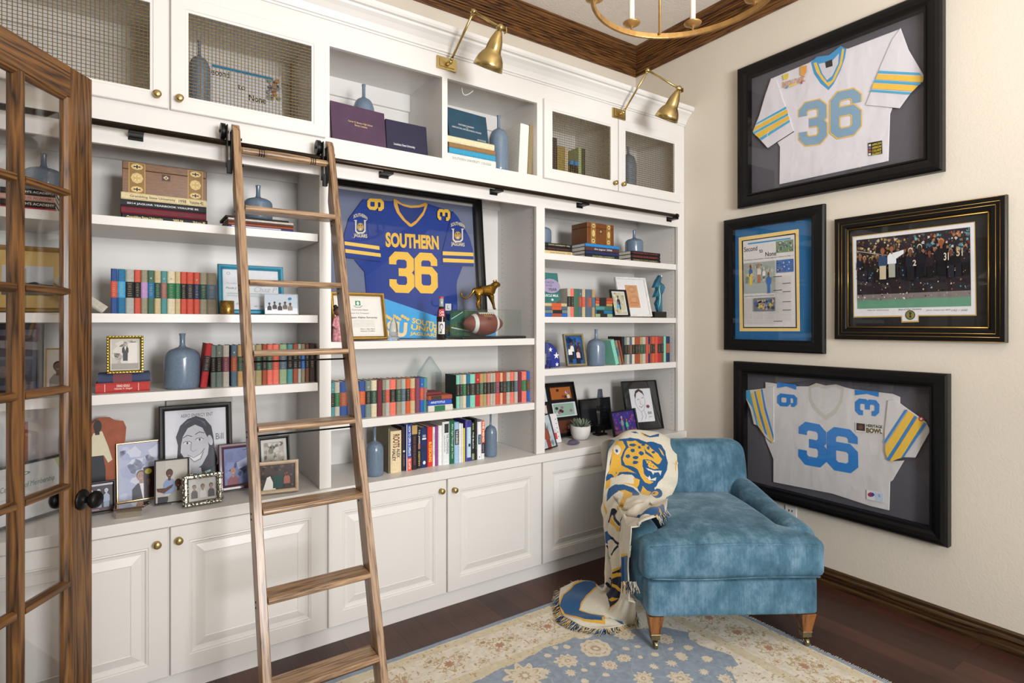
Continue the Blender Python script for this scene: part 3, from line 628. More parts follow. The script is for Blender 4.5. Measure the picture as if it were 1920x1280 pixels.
e_book(682, 757, 128, 742, '231a22', 'dark hardcover with a tan top, right of the blue spine', [('#', .0, .8, 1, 1, 'b9975c', 0), ('SOLD INTO SLAVERY', .3, .1, .7, .75, '87474c', .01)])
e_book(759, 804, 166, 725, '1f1c1f', 'narrow black spine with white and yellow lettering beside navy hardcover', [('T.D. JAKES', .25, .62, .8, .96, 'e6e0dc', .02), ('#', .2, .48, .85, .62, 'a9715a', 0), ('DESTINY', .25, .05, .8, .42, 'c9b347', .02)])
e_book(806, 898, 158, 714, '14275a', 'navy hardcover with white emblem left of red Blitzscaling', [('o', .3, .08, .72, .17, 'e8e6e2', 0), ('#', .2, .70, .8, .74, 'e8e6e2', 0), ('#', .25, .76, .75, .82, '8fa0c4', 0), ('o', .25, .42, .75, .58, '0c1838', 0)])
e_book(900, 970, 148, 700, 'd8301f', 'red Blitzscaling hardcover on the counter', [('BLITZSCALING', .25, .12, .82, .62, 'f3c23a', .03)])
e_book(972, 1006, 150, 694, 'ecebe8', 'narrow white spine right of red Blitzscaling', [('LOSING WITH THE KIDS', .3, .28, .75, .85, '5f86a0', 0)])
e_book(1007, 1048, 140, 688, '8a3f86', 'plain purple book on the counter')
e_book(1050, 1106, 130, 680, 'eceaea', 'blank white book right of the purple one')
e_book(1108, 1206, 78, 674, 'dfe3e4', 'wide white spine titled The Convening', [('THE CONVENING', .52, .25, .85, .72, '40464a', .01), ('#', .25, .74, .85, .95, '2a2a2a', 0), ('LEADERSHIP', .2, .3, .36, .7, '7f878a', 0)])
e_book(1208, 1272, 58, 660, '14603f', 'green spine with white script between white and light blue books', [("After Eight Through the Years", .3, .12, .75, .92, 'dfe7df', 0)])
e_book(1273, 1336, 84, 652, '9cc0dc', 'light blue spine with a black label', [('#', .1, .45, .95, .82, '161616', 0), ('THE BUSINESS', .3, .47, .75, .8, 'f0f0f0', .01)])
e_book(1337, 1366, 100, 645, 'ecebe9', 'thin white booklet right of the light blue spine')
e_book(1367, 1394, 104, 640, 'e2dfe4', 'thin pale booklet left of the yellow spine')
e_book(1395, 1420, 168, 634, 'e0d444', 'short yellow spine on the counter')
e_book(1421, 1446, 58, 628, '4a3e96', 'thin purple spine right of the short yellow spine')
e_book(1447, 1506, 64, 622, 'b7d2de', 'pale blue spine with indigo top and foot', [('#', 0, .84, 1, 1, '35308c', 0), ('#', 0, 0, 1, .09, '35308c', 0), ('#', .3, .36, .8, .43, '2a2f6c', 0)])
e_book(1507, 1550, 88, 612, '22251f', 'black spine with yellow-green lettering', [('BLACK', .3, .8, .8, .97, 'a9b04a', .02), ('THE BLACK', .3, .3, .8, .75, 'd9d9d2', .01), ('#', .1, .02, .9, .18, '8a9467', 0)])
e_book(1551, 1590, 38, 606, '1c1c20', 'tall black spine with small green lettering', [('THE NEXT LEVEL', .35, .25, .7, .62, '2f7a52', 0)])
e_book(1592, 1646, 78, 600, 'e8e9ea', 'white spine with a teal label', [('#', .15, .4, .9, .66, '16485c', 0), ('JUST SAYING', .35, .43, .75, .63, 'cfe4ea', .01), ('o', .4, .05, .6, .09, '222', 0) if False else ('#', .4, .05, .6, .08, '222222', 0)])
e_book(1647, 1690, 62, 594, 'e0e4e6', 'orange and white spine titled The Memo', [('#', 0, .42, 1, 1, 'e0613a', 0), ('#', 0, .15, 1, .42, '2c1f33', 0), ('THE MEMO', .25, .45, .8, .98, 'f2ede8', .03), ('HARTS', .35, .18, .65, .38, 'cfc7d2', 0)])
# lying books
def flat_book(x0, x1, y0, z, th, d, col, lab, group, title=None, tcol='e3d9b8', rot=0, pages='d9d3c6', label=None, band=None, flip=False):
    w = x1-x0; t = thing('book', lab, 'book', (x0, y0, z+.0002), (0, 0, R(rot)), group); c = CN.get(col, col)
    e = min(.004, th*.25); m = MB(); m.extr([(d, 0), (e, 0), (0, th*.2), (0, th*.8), (e, th), (d, th), (d, th-.0018), (e+.003, th-.0018), (e+.003, .0018), (d, .0018)], 'x', 0, w, c); m.build('cover', CLOTHB, t)
    MB().box(.003, w-.003, e+.0035, d-.003, .0022, th-.0022, pages).build('page_block', CLOTHB, t)
    A = Art(w, th, 0, 0, -.0003)
    if band: A.rect(*band[:4], CN.get(band[4], band[4]))
    if title:
        for (s, a0, b0, a1, b1, cc, bo) in title:
            if s == '#': A.rect(a0, b0, a1, b1, cc)
            else: A.text(s, a0, b0, a1, b1, cc, bo)
    if A.k: A.build('spine_title', INK, t)
    return t
def stack(items, u0, u1, y0, z0, d, group, zmax=None):
    z = z0
    for it in items:
        th, col, lab, title = it[:4]; o = it[4] if len(it) > 4 else (0, 0); k = it[5] if len(it) > 5 else {}
        flat_book(ux(u0, y0)+o[0], ux(u1, y0)+o[1], y0+abs(o[0])*.3, z, th-.0004, d, col, lab, group, title, **k); z += th
    return z
g = 'yearbooks on the first left shelf'; y0 = .10
zA = stack([(.030, '1c1a20', 'bottom black yearbook under the inlaid box stack', [('Grambling State University', .05, .25, .46, .75, 'dfd58e', .02), ('2003-04', .58, .25, .7, .75, 'dfd58e', .02), ('Volume 48', .82, .25, .97, .75, 'dfd58e', .02)]),
            (.030, '6f1728', 'maroon yearbook, second from bottom under the inlaid box', [('Grambling State University', .06, .25, .58, .75, '2a0a10', 0), ('2000', .64, .25, .74, .75, '2a0a10', 0), ('Volume 44', .8, .25, .97, .75, '2a0a10', 0)], (-.004, -.004)),
            (.030, '1e1e24', 'black jaguar yearbook, third from bottom under the inlaid box', [('2014 JAGUAR YEARBOOK VOLUME 85', .07, .3, .9, .62, 'd8d8d8', .02)], (-.006, -.004)),
            (.030, 'd8c79b', 'cream yearbook directly beneath the inlaid wooden box', [('Grambling State University', .1, .25, .62, .7, '3a2f22', .01), ('1998', .66, .25, .75, .7, '3a2f22', .01), ('Volume 42', .79, .25, .96, .7, '3a2f22', .01)], (-.004, -.004))], 229, 389, y0, 1.983, .20, g)
def inlaid_box(x0, x1, y0, z0, z1, d, lab, base, kind):
    t = thing('wooden_box', lab, 'box', ((x0+x1)/2, y0+d/2, z0+.0005)); w = x1-x0; h = z1-z0; s = z0+h*.76
    m = pmat('polished_box_wood_'+kind, base, .35, noise=.25, nscale=40, stretch=(1, 1, 6), coat=.3)
    MB().box(x0, x1, y0, y0+d, z0+.0005, s).build('body', m, t, world=True, bev=.002); MB().box(x0, x1, y0, y0+d, s+.001, z1).build('lid', m, t, world=True, bev=.003)
    for a in ((.07, .26), (.76, .95)) if kind == 'tall' else ((.14, .30), (.72, .86)):
        A = Art(w, h, x0, z0, y0-.0003); A.rect(a[0], .02, a[1], .98, 'b8924c'); A.rect(a[0]+.012, .04, a[1]-.012, .96, '8b6a33')
        c = (a[0]+a[1])/2; q = (a[1]-a[0])/2
        for b, rr_ in ((.15, .1), (.5, .17), (.85, .1)):
            A.ell(c, b, q*.75, rr_, 'd4b778', 8)
            A.ell(c, b, q*.45, rr_*.6, '3a2a20' if b != .5 else 'c8a86a', 6)
            for r4 in range(4): A.ell(c+q*.28*math.cos(r4*PI/2+.78), b+rr_*.5*math.sin(r4*PI/2+.78), q*.12, .02, 'e8d7a8', 6)
        A.m.build('inlay_band', GLOSS, t, world=True)
    A = Art(w, h, x0, z0, y0-.0003); A.rect(.45, .52, .55, .72, '4d3322'); A.ell(.5, .62, .035, .07, 'c9b48c', 4); A.rect(.495, .58, .505, .65, '1d1510')
    A.m.build('escutcheon', GLOSS, t, world=True); return t
inlaid_box(ux(229, .13), ux(388, .13), .13, zA, zt(310, ux(300, .13), .13), .16, 'inlaid brown wooden box on the yearbook stack', '7a5433', 'tall')
g = 'magazines on the first left shelf'; y0 = .09
stack([(.011, 'ddd9e2', 'white magazine at the bottom of the stack behind the ladder', [('#', .1, .3, .9, .7, '8c8fb0', 0)]), (.010, '2b3878', 'navy magazine second from bottom behind the ladder', [('#', .05, .2, .8, .8, 'c9c5dd', 0)]), (.011, 'a65a3c', 'orange magazine in the middle of the pile behind the ladder', None), (.011, '6b3a2c', 'brown magazine fourth from bottom behind the ladder', None), (.010, 'e2ddd5', 'white magazine second from top behind the ladder', None), (.010, '2a2527', 'black magazine topmost beneath the squat vase', None, (-.01, -.02))], 428, 550, y0, 1.983, .2, g)
zm = 1.983+.063
# ---------------------------------------------------------------- vases
GLAZE = pmat('blue_grey_ceramic_glaze', '687a8e', .25, noise=.10, nscale=120, bump=.15, bscale=160, bdist=.0006, coat=.4)
def vase(u0, u1, vtop, vsh, y, z, lab, neck=.15):
    x = ux((u0+u1)/2, y); F = FD(x, y); r = (u1-u0)/2*F/FPX; ht = zt(vtop, x, y)-z; hs = zt(vsh, x, y)-z
    rn = r*neck; nb = min(r*.35, hs*.35)
    pr = [(.0001, 0), (r*.9, 0), (r*.96, .004), (r, .02), (r, hs*.66), (r*.99, hs*.74)]
    for i in range(1, 7): a = i/7*PI/2; pr.append((r*.99-(r*.99-r*.34)*(1-math.cos(a)), hs*.74+(hs*.25)*math.sin(a)))
    pr += [(rn*1.45, hs+.002+r*.03), (rn*1.05, hs+.008+r*.06), (rn, hs+(ht-hs)*.45), (rn*1.02, hs+(ht-hs)*.8), (rn*1.2, ht-.004), (rn*1.2, ht), (rn*.95, ht), (rn*.8, ht-.03), (.0001, ht-.032)]
    ob = MB().lathe(pr, (x, y, z+.0005), 40).build('ceramic_vase', GLAZE); tag(ob, lab, 'vase', 'blue grey ceramic vases'); return ob
vase(459, 509, 348, 372, .20, zm+.0005, 'squat blue-grey vase behind the ladder on the magazine pile')
vase(312, 372, 625, 652, .11, 1.2675, 'tall blue-grey vase on third left shelf beside gold photo frame')
vase(662, 702, 159, 185, .20, 2.458, 'vase behind the purple diploma cover')
vase(917, 953, 217, 243, .09, 2.458, 'tall slim vase beside the teal diploma cover', .17)
vase(686, 719, 800, 828, .10, .7555, 'stout vase on the middle counter left of the books')
vase(908, 932, 775, 798, .12, .7555, 'vase on the middle counter right of The Memo')
vase(1100, 1135, 617, 636, .065, 1.269, 'tall vase on third right shelf beside the family photo')
vase(1172, 1206, 432, 448, .17, 1.99+.075, 'squat vase standing on three black yearbooks')
vase(992, 1034, 405, 426, .17, 1.99+.075, 'vase partly hidden by the stile at the first right shelf')
vase(355, 393, 76, 108, .12, 2.475, 'vase behind the left wire mesh beside the newspaper print')
vase(1163, 1193, 275, 291, .14, 2.475, 'vase behind the rightmost wire mesh door')
vase(52, 112, 289, 316, .14, 1.983+.089, 'vase seen through the French door glass')
# books with vases on the first right shelf
g = 'yearbooks on the first right shelf'; y0 = .06
stack([(.026, 'cfb982', 'cream yearbook lowest in the leftmost pile, first right shelf', [('State University 1998', .3, .25, .95, .7, '54452c', 0)]), (.024, '191518', 'black yearbook with red lettering, middle of leftmost pile', [('State University', .25, .3, .9, .7, '8c2a30', .01)]), (.024, '131213', 'black yearbook topmost in the leftmost pile below cut-off vase', [('STATE UNIVERSITY 1996', .25, .3, .92, .7, 'b8b48a', .01)])], 1013, 1073, y0, 1.9905, .22, g)
zb = stack([(.022, '14161c', 'black yearbook lowest beneath the small inlaid box', [('SOUTHERN UNIVERSITY', .2, .25, .85, .75, 'a8a66a', .01)]), (.024, '15264f', 'navy yearbook second from bottom beneath small inlaid box', None), (.026, '4d2a24', 'brown jaguar yearbook second from top beneath small inlaid box', [('the jaguar 2006', .25, .15, .78, .75, 'd6d3e2', .01)]), (.021, '1e7fc4', 'bright blue yearbook directly beneath small inlaid box', None)], 1098, 1161, y0-.02, 1.9905, .2, g)
stack([(.023, '15120f', 'black yearbook lowest in the right pile below squat vase', [('GRAMBLING STATE UNIVERSITY', .05, .25, .9, .7, 'a09a62', .01)], (.004, .004)), (.027, '1a1012', 'black yearbook with red lettering in the middle below squat vase', [('GRAMBLING STATE UNIVERSITY', .05, .3, .9, .65, 'b03a3a', .01)], (.002, 0)), (.024, '140d10', 'black yearbook topmost directly below squat vase', [('GRAMBLING STATE', .05, .3, .9, .65, '9c2f33', .01)])], 1184, 1238, y0-.02, 1.9905, .2, g)
inlaid_box(ux(1101, .05), ux(1151, .05), .05, zb, zt(419, ux(1125, .05), .05), .16, 'small amber wooden box with inlaid bands, first right shelf', '704016', 'small')
# behind the door glass: academy yearbooks
g = 'yearbooks behind the door glass'; y0 = .10
stack([(.02, 'b3304a', 'pink-red yearbook lowest in the pile seen through door glass', None), (.024, '151314', 'black academy yearbook third from top through door glass', [("ST. JOSEPH'S ACADEMY", .1, .2, .98, .75, 'e4e0dc', .01)]), (.022, 'c9a394', 'pink academy yearbook second from top through door glass', [("ST. JOSEPH'S ACADEMY", .1, .2, .98, .75, 'a03a4c', .01)]), (.023, '1b1a1c', 'black academy yearbook topmost under the vase through door glass', [("ST. JOSEPH'S ACADEMY", .1, .25, .98, .75, 'e4e0dc', .01)])], 0, 104, y0, 1.983, .2, g)
# ---------------------------------------------------------------- shelf 3 left: two books under the gold frame
g = 'stacked books on the third left shelf'
x0, y0 = pz(180, 738, 1.268); y0 = max(y0, .03)
flat_book(ux(179, y0), ux(281, y0), y0, 1.268, .040, .13, 'b23330', 'red Dead Souls book under the marbled book, third left shelf', g, [('DEAD SOULS', .38, .55, .62, .8, 'ecd9c8', .02), ('Nikolai V. Gogol', .34, .25, .66, .48, 'ecd9c8', .01), ('#', .16, .1, .17, .9, 'e8d5c4', 0), ('#', .78, .1, .79, .9, 'e8d5c4', 0)])
flat_book(ux(182, y0)+.002, ux(281, y0)+.002, y0+.004, 1.3085, .036, .13, '33405f', 'marbled blue book with red band beneath the gold photo frame', g, None, band=(.28, .02, .64, .98, '6e2231'))
# middle shelf stack under the crystal
g = 'small stack under the crystal award'; y0 = .03
zs_ = stack([(.034, 'd0ccbf', 'pale book with green label lowest under the crystal award', None, (0, .01), dict(band=(.25, .05, .68, .95, 'green'))), (.028, '1c4fb0', 'blue paperback in the stack under the crystal award', [('ARISTOTLE', .1, .4, .7, .8, 'e9edf2', .01)], (0, .004)), (.026, '9b4a30', 'rust book with brown band under the crystal award', None, (0, .006), dict(band=(.12, .05, .55, .95, 'dark_brown')))], 803, 846, y0, 1.0695, .12, g)
flat_book(ux(803, y0), ux(828, y0)+.01, y0+.02, zs_, .018, .1, '6e2a30', 'maroon open booklet topmost under the crystal award', g)
# second right shelf rows
g = 'cloth books on the second right shelf'; y0 = .05
stack([(.022, 'bright_blue', 'blue book with rust label lowest at the left stile', None, (0, 0), dict(band=(.42, .02, .78, .98, 'rust'))), (.022, 'grey_green', 'grey-green book with black label second in the left stack', None, (0, 0), dict(band=(.45, .02, .8, .98, 'black'))), (.022, 'slate', 'slate book with orange label third in the left stack', None, (0, -.004), dict(band=(.42, .02, .78, .98, 'orange'))), (.022, 'beige', 'beige book with orange label topmost under the green plaque', None, (0, -.004), dict(band=(.42, .02, .78, .98, 'orange')))], 1013, 1064, y0, 1.5945, .12, g)
F_ = [(414, 452, 'stone', 'black'), (453, 492, 'salmon', 'black'), (493, 551, 'pine', None), (552, 590, 'slate', 'rust'), (591, 628, 'beige', 'coral'), (629, 656, 'slate', None), (657, 712, 'slate', 'rust'), (713, 748, 'tan', 'teal_blue')]
row(F_, .05, 1.5945, ((414, 1026), (748, 1044)), 'upright on the second right shelf', g, 6.4, 1000, 380, .12)
stack([(.024, 'sage', 'sage book with black label lowest behind the small black frame', None, (0, 0), dict(band=(.25, .02, .65, .98, 'black'))), (.024, 'teal_blue', 'blue book with black label second in the right stack', None, (0, 0), dict(band=(.05, .02, .45, .98, 'black'))), (.027, 'teal', 'teal and green book third in the right stack', None, (0, 0), dict(band=(.5, .02, .99, .98, 'pine'))), (.018, 'tan', 'tan book with black label fourth in the right stack', None, (0, 0), dict(band=(.2, .02, .6, .98, 'black'))), (.020, 'orange', 'orange book with black label fifth in the right stack', None, (0, 0), dict(band=(.2, .02, .6, .98, 'black'))), (.020, 'rust', 'rust book topmost in the right stack beside white frame', None, (0, 0), dict(band=(.2, .02, .6, .98, 'black')))], 1117, 1150, y0, 1.5945, .12, g)
# upper niche books and covers
g = 'large books in the second niche'; y0 = .03
zn = stack([(.046, 'dcdad4', 'white program book lowest in second niche stack', [('SOUTHERN UNIVERSITY COLLEGE', .1, .3, .9, .6, '77776f', 0)], (-.01, .005)), (.032, '2f93b8', 'sky blue book second in the second niche stack', None), (.028, '8d6a3f', 'brown book third in the second niche stack', None), (.036, 'd8cda8', 'cream book topmost in the second niche stack', None, (-.01, -.005))], 842, 929, y0, 2.458, .22, g)
def cover(P0, P1, z0, h, lean, col, lab, arts):
    w = math.hypot(P1[0]-P0[0], P1[1]-P0[1]); yaw = math.atan2(P1[1]-P0[1], P1[0]-P0[0])
    t = thing('diploma_cover', lab, 'diploma cover', ((P0[0]+P1[0])/2, (P0[1]+P1[1])/2, z0), (-R(lean), 0, yaw), 'padded diploma covers')
    mt = pmat('embossed_leatherette_'+col, col, .6, noise=.15, nscale=12, bump=.3, bscale=260, bdist=.0006)
    MB().box(-w/2, w/2, 0, .008, 0, h).build('front_board', mt, t, bev=.002); MB().box(-w/2, w/2, .010, .018, 0, h).build('back_board', mt, t, bev=.002)
    A = Art(w, h, -w/2, 0, -.0003)
    for s, a0, b0, a1, b1, c in arts: A.text(s, a0, b0, a1, b1, c, .01)
    A.build('gilt_lettering', GLOSS, t); return t
y0 = .035
P = lambda u, y: (ux(u, y), y)
zz = lambda v, u, y, z0: zt(v, ux(u, y), y)-z0
cover(P(623, y0), P(725, y0+.02), 2.4585, zz(188, 650, y0, 2.4585)-.004, 8, '4a2f48', 'purple diploma cover in the first niche', [('Carver G. Bonton High School', .30, .54, .75, .60, 'd9b789'), ('Bonton, Louisiana', .42, .47, .65, .525, 'd9b789'), ('BONTON 2014', .8, .035, .97, .06, 'cdb07f')])
cover(P(726, y0+.03), P(803, y0+.03), 2.4585, zz(226, 760, y0+.03, 2.4585), 8, '1f1c3a', 'navy diploma cover beside the purple one in first niche', [('Louisiana State University', .17, .22, .68, .31, 'e3e1e8')])
cover(P(843, .05), P(917, .07), zn+.001, zz(200, 860, .05, zn), 10, '1d4358', 'teal diploma cover standing on the second niche stack', [('SOUTHERN UNIVERSITY', .25, .47, .65, .52, 'd5d7d2'), ('AND', .43, .42, .49, .445, 'd5d7d2'), ('AGRICULTURAL AND MECHANICAL COLLEGE', .08, .34, .82, .39, 'd5d7d2'), ('BATON ROUGE', .7, .08, .92, .14, 'c9c9b8')])
for (a, b, v, c, l, lab) in ((978, 994, 232, 'e6e2d8', 3, 'thick white binder leaning in the second niche'), (995, 1003, 234, '8a7a55', 3, 'slim olive album leaning beside the white binder')):
    x = ux(a-4, .04); w = ux(b, .04)-ux(a, .04); lean_book(x-.005, .04, 2.458, w, zz(v, a, .04, 2.458), -l, c, None, lab, 'albums in the second niche', d=.28)
cab = []
for i in range(19):
    q = i/18; xq = ux(866+21*q-5*math.sin(q*PI), .06); cab.append((xq, .06, 2.897-(2.897-zt(180, xq, .06))*math.sin(q*PI)**.75*(.75+.25*q)))
tag(MB().tube(cab, .0025, 6).build('light_cable', pmat('white_cable_rubber', 'e6e3dc', .5)), 'loop of white cable hanging inside the second niche', 'cable')
# behind the right wire mesh
g = 'books behind the right wire mesh'; x = ux(1036, .10)
for (a, b, v, c, lab) in ((1037, 1045, 258, '2f2238', 'dark purple book at far left behind right wire mesh'), (1046, 1059, 274, '9b8648', 'ochre book second from left behind right wire mesh'), (1060, 1066, 276, 'c9b899', 'narrow cream book third from left behind right wire mesh'), (1085, 1091, 276, 'a8b98a', 'pale green book right of the blue-capped bottles'), (1092, 1098, 278, '2f3a30', 'dark green book rightmost behind right wire mesh')):
    make_book(ux(b, .1)-ux(a, .1)-.001, .14, zz(v, a, .1, 2.475), c, None, lab, g, (ux(a, .1), .1, 2.4755))
for u, lab in ((1071, 'dark bottle with blue cap behind wire mesh, left of the pair'), (1080, 'dark bottle with blue cap behind wire mesh, right of the pair')):
    x = ux(u, .12); t = thing('bottle', lab, 'bottle', (x, .12, 2.4755), group='blue-capped bottles')
    MB().lathe([(.0001, 0), (.015, 0), (.016, .01), (.016, .10), (.010, .125), (.009, .135)], (0, 0, 0), 20).build('glass_body', pmat('dark_bottle_glass', '15181c', .1), t)
    MB().lathe([(.0095, .128), (.017, .13), (.018, .15), (.012, .162), (.0001, .163)], (0, 0, 0), 20).build('cap', pmat('blue_plastic_cap', '1f86d0', .3), t)
# ================================================================ framed pictures
def homog(src, dst):
    A_ = []; B_v = []
    for (a, b), (x, y) in zip(src, dst): A_ += [[a, b, 1, 0, 0, 0, -x*a, -x*b], [0, 0, 0, a, b, 1, -y*a, -y*b]]; B_v += [x, y]
    h = np.linalg.solve(np.array(A_, float), np.array(B_v, float)); return lambda a, b: ((h[0]*a+h[1]*b+h[2])/(h[6]*a+h[7]*b+1), (h[3]*a+h[4]*b+h[5])/(h[6]*a+h[7]*b+1))

def fsolve_h(v, x, y, z0, lean):
    h = .2
    for _ in range(12): h = (zt(v, x, y+h*math.sin(R(lean)))-z0)/math.cos(R(lean))
    return h
FM = {}
def frmat(c, metal=0, rough=.3, coat=.2):
    k = f'frame_finish_{c}_{metal}'
    return pmat(k, c, rough, metal, noise=.12, nscale=40, bump=.1, bscale=200, bdist=.0005, coat=coat)
def frame(t, w, h, fw, mat, dep=.018, prof=None, glass=False, z0=0):
    P = prof or [(0, 0), (0, -dep*.8), (fw*.15, -dep), (fw*.55, -dep), (fw*.9, -dep*.75), (fw, -dep*.5), (fw, -.002)]
    m = MB(); vs = []; fs = []
    for d, y in P: vs += [(-w/2+d, y, z0+d), (w/2-d, y, z0+d), (w/2-d, y, z0+h-d), (-w/2+d, y, z0+h-d)]
    for i in range(len(P)-1):
        for q in range(4): fs.append((i*4+q, i*4+(q+1) % 4, (i+1)*4+(q+1) % 4, (i+1)*4+q))
    m.add(vs, fs); f = m.build('frame', mat, t)
    MB().box(-w/2+.001, w/2-.001, -.0018, .004, z0+.001, z0+h-.001).build('backing', pmat('black_backing_board', '171516', .8), t)
    if glass: MB().add([(-w/2+fw, -dep*.55, z0+fw), (w/2-fw, -dep*.55, z0+fw), (w/2-fw, -dep*.55, z0+h-fw), (-w/2+fw, -dep*.55, z0+h-fw)], [(0, 1, 2, 3)]).build('glass', GLZ, t)
    return f
def pic(P0, P1, z0, h, lean, fw, mat, art, lab, name='framed_photo', cat='picture frame', group='framed photos', dep=.018, glass=False, mat_=None, prof=None):
    w = math.hypot(P1[0]-P0[0], P1[1]-P0[1]); yaw = math.atan2(P1[1]-P0[1], P1[0]-P0[0])
    t = thing(name, lab, cat, ((P0[0]+P1[0])/2, (P0[1]+P1[1])/2, z0+.0006+dep*math.sin(R(lean))), (-R(lean), 0, yaw), group)
    frame(t, w, h, fw, mat, dep, prof, glass)
    a = fw; 
    if mat_:
        mw, mc = mat_; A = Art(w-2*fw, h-2*fw, -w/2+fw, fw, -.002); A.rect(0, 0, 1, 1, mc); A.build('mat_board', INK, t); a = fw+mw
    A = Art(w-2*a, h-2*a, -w/2+a, a, -.0026); art(A); A.build('picture', GLOSS, t)
    return t
def pers(A, a, b, s, skin, shirt, hair='1c1512', pants=None, wide=1.0):
    """a small printed figure: head at (a, b), scale s of picture height"""
    k = A.h/A.w
    A.poly([(a-.62*s*k*wide, b-2.3*s), (a-.6*s*k*wide, b-1.1*s), (a-.28*s*k, b-.62*s), (a+.28*s*k, b-.62*s), (a+.6*s*k*wide, b-1.1*s), (a+.62*s*k*wide, b-2.3*s)], shirt)
    if pants: A.poly([(a-.5*s*k, b-4.4*s), (a-.52*s*k, b-2.3*s), (a+.52*s*k, b-2.3*s), (a+.5*s*k, b-4.4*s)], pants)
    A.rect(a-.14*s*k, b-.8*s, a+.14*s*k, b-.3*s, skin)
    A.ell(a, b+.08*s, .36*s*k, .46*s, hair); A.ell(a, b-.03*s, .31*s*k, .42*s, skin)
    if s > .1:
        A.ell(a-.11*s*k, b+.05*s, .035*s*k, .03*s, '1a1210', 8); A.ell(a+.11*s*k, b+.05*s, .035*s*k, .03*s, '1a1210', 8); A.rect(a-.1*s*k, b-.22*s, a+.1*s*k, b-.18*s, 'd8c8c0')
def bg(A, c1, seed=0, blobs=(), n=0, r=.06):
    A.rect(0, 0, 1, 1, c1); rnd = random.Random(seed); A.nxt()
    k = A.h/A.w
    for i in range(n):
        a, b = rnd.uniform(.02, .98), rnd.uniform(.02, .98); q = rnd.uniform(.4, 1.2)*r; c = rnd.choice(blobs)
        if i % 12 == 0: A.nxt()
        a0, a1, b0, b1 = max(0, a-q*k), min(1, a+q*k), max(0, b-q), min(1, b+q)
        ph = rnd.uniform(0, 6.28); am, bm_ = (a0+a1)/2, (b0+b1)/2; nn_ = 9
        pts = [(am+(a1-a0)/2*math.cos(2*PI*j/nn_)*(.8+.2*math.sin(3*j+ph)), bm_+(b1-b0)/2*math.sin(2*PI*j/nn_)*(.8+.2*math.cos(2*j+ph))) for j in range(nn_)]
        A.m.add([A.P(*p) for p in pts], [tuple(range(nn_))], c)
BLK = frmat('0b0b0c', 0, .5, 0); GLD = frmat('a37f3a', .7, .3); GLDT = frmat('c9a566', .6, .3); WHT = frmat('e2e0dc', 0, .4); TEALF = frmat('0f7f9e', 0, .4); PURP = frmat('553440', 0, .35); BEI = frmat('bda78c', 0, .5); CHAMP = frmat('a99c72', .6, .3); DBR = frmat('241a1a', 0, .3)
def on(u, v, z): return pz(u, v, z)
def pp(u0, u1, y0, y1=None): return (ux(u0, y0), y0), (ux(u1, y0 if y1 is None else y1), y0 if y1 is None else y1)
# --- left counter
CZ = .7555
def caric(A):
    A.rect(0, 0, 1, 1, 'dcdde4'); A.text('AERO ENERGY ENT', .25, .90, .78, .945, '2a2a30'); A.text('Bill', .82, .58, .95, .66, '55555c')
    A.poly([(.35, .30), (.22, .18), (.18, .34), (.2, .55), (.17, .66), (.24, .80), (.36, .88), (.5, .91), (.64, .87), (.75, .76), (.78, .62), (.80, .45), (.84, .32), (.8, .18), (.62, .12)], '1d1e30')
    A.poly([(.47, .885), (.58, .84), (.67, .76), (.64, .83)], '565a70'); A.poly([(.3, .8), (.38, .84), (.44, .87), (.34, .84)], '565a70'); A.poly([(.75, .5), (.77, .42), (.79, .33), (.77, .4)], '7a7d90')
    A.poly([(.3, .38), (.24, .46), (.25, .55), (.28, .66), (.36, .76), (.48, .80), (.6, .75), (.68, .62), (.70, .5), (.68, .40), (.58, .27), (.48, .22), (.38, .27)], 'cfd0da')
    A.ell(.725, .58, .04, .07, 'cfd0da', 14, .2)
    for x, y in ((.35, .57), (.55, .60)):
        A.ell(x, y, .055, .018, 'eceef2'); A.ell(x, y, .016, .016, '33343f'); A.line([(x-.07, y+.005), (x-.03, y+.022), (x+.03, y+.02), (x+.07, y)], .006, '44454f'); A.line([(x-.07, y+.07), (x, y+.10), (x+.08, y+.08)], .008, '33343f')
    A.line([(.42, .57), (.40, .48), (.44, .455), (.5, .475)], .006, '9a9ba8'); A.poly([(.36, .41), (.46, .385), (.58, .43), (.62, .47), (.55, .36), (.45, .33)], 'f2f2f6'); A.line([(.35, .42), (.45, .375), (.57, .42), (.63, .48)], .006, '55555f'); A.line([(.38, .385), (.46, .32), (.56, .35), (.61, .44)], .006, '6d6d78')
    A.poly([(.42, .24), (.56, .24), (.60, .06), (.40, .06)], 'cfd0da'); A.poly([(.38, .14), (.50, .17), (.62, .16), (.66, 0), (.36, 0)], 'a9a6ae')
    A.poly([(.62, .18), (.9, .28), (1, .3), (1, 0), (.55, 0)], '1a1d28'); A.poly([(.5, .17), (.72, .20), (.72, .175), (.5, .145)], '9fd0cc')
p0, p1 = pp(299, 437, .27); xm = ux(370, .27)
def gone(): pass
H_ = fsolve_h(759, xm, .27, CZ, 10)
pic(p0, p1, CZ, H_, 10, .024, BLK, caric, 'large black frame with a caricature of a dark-haired woman')
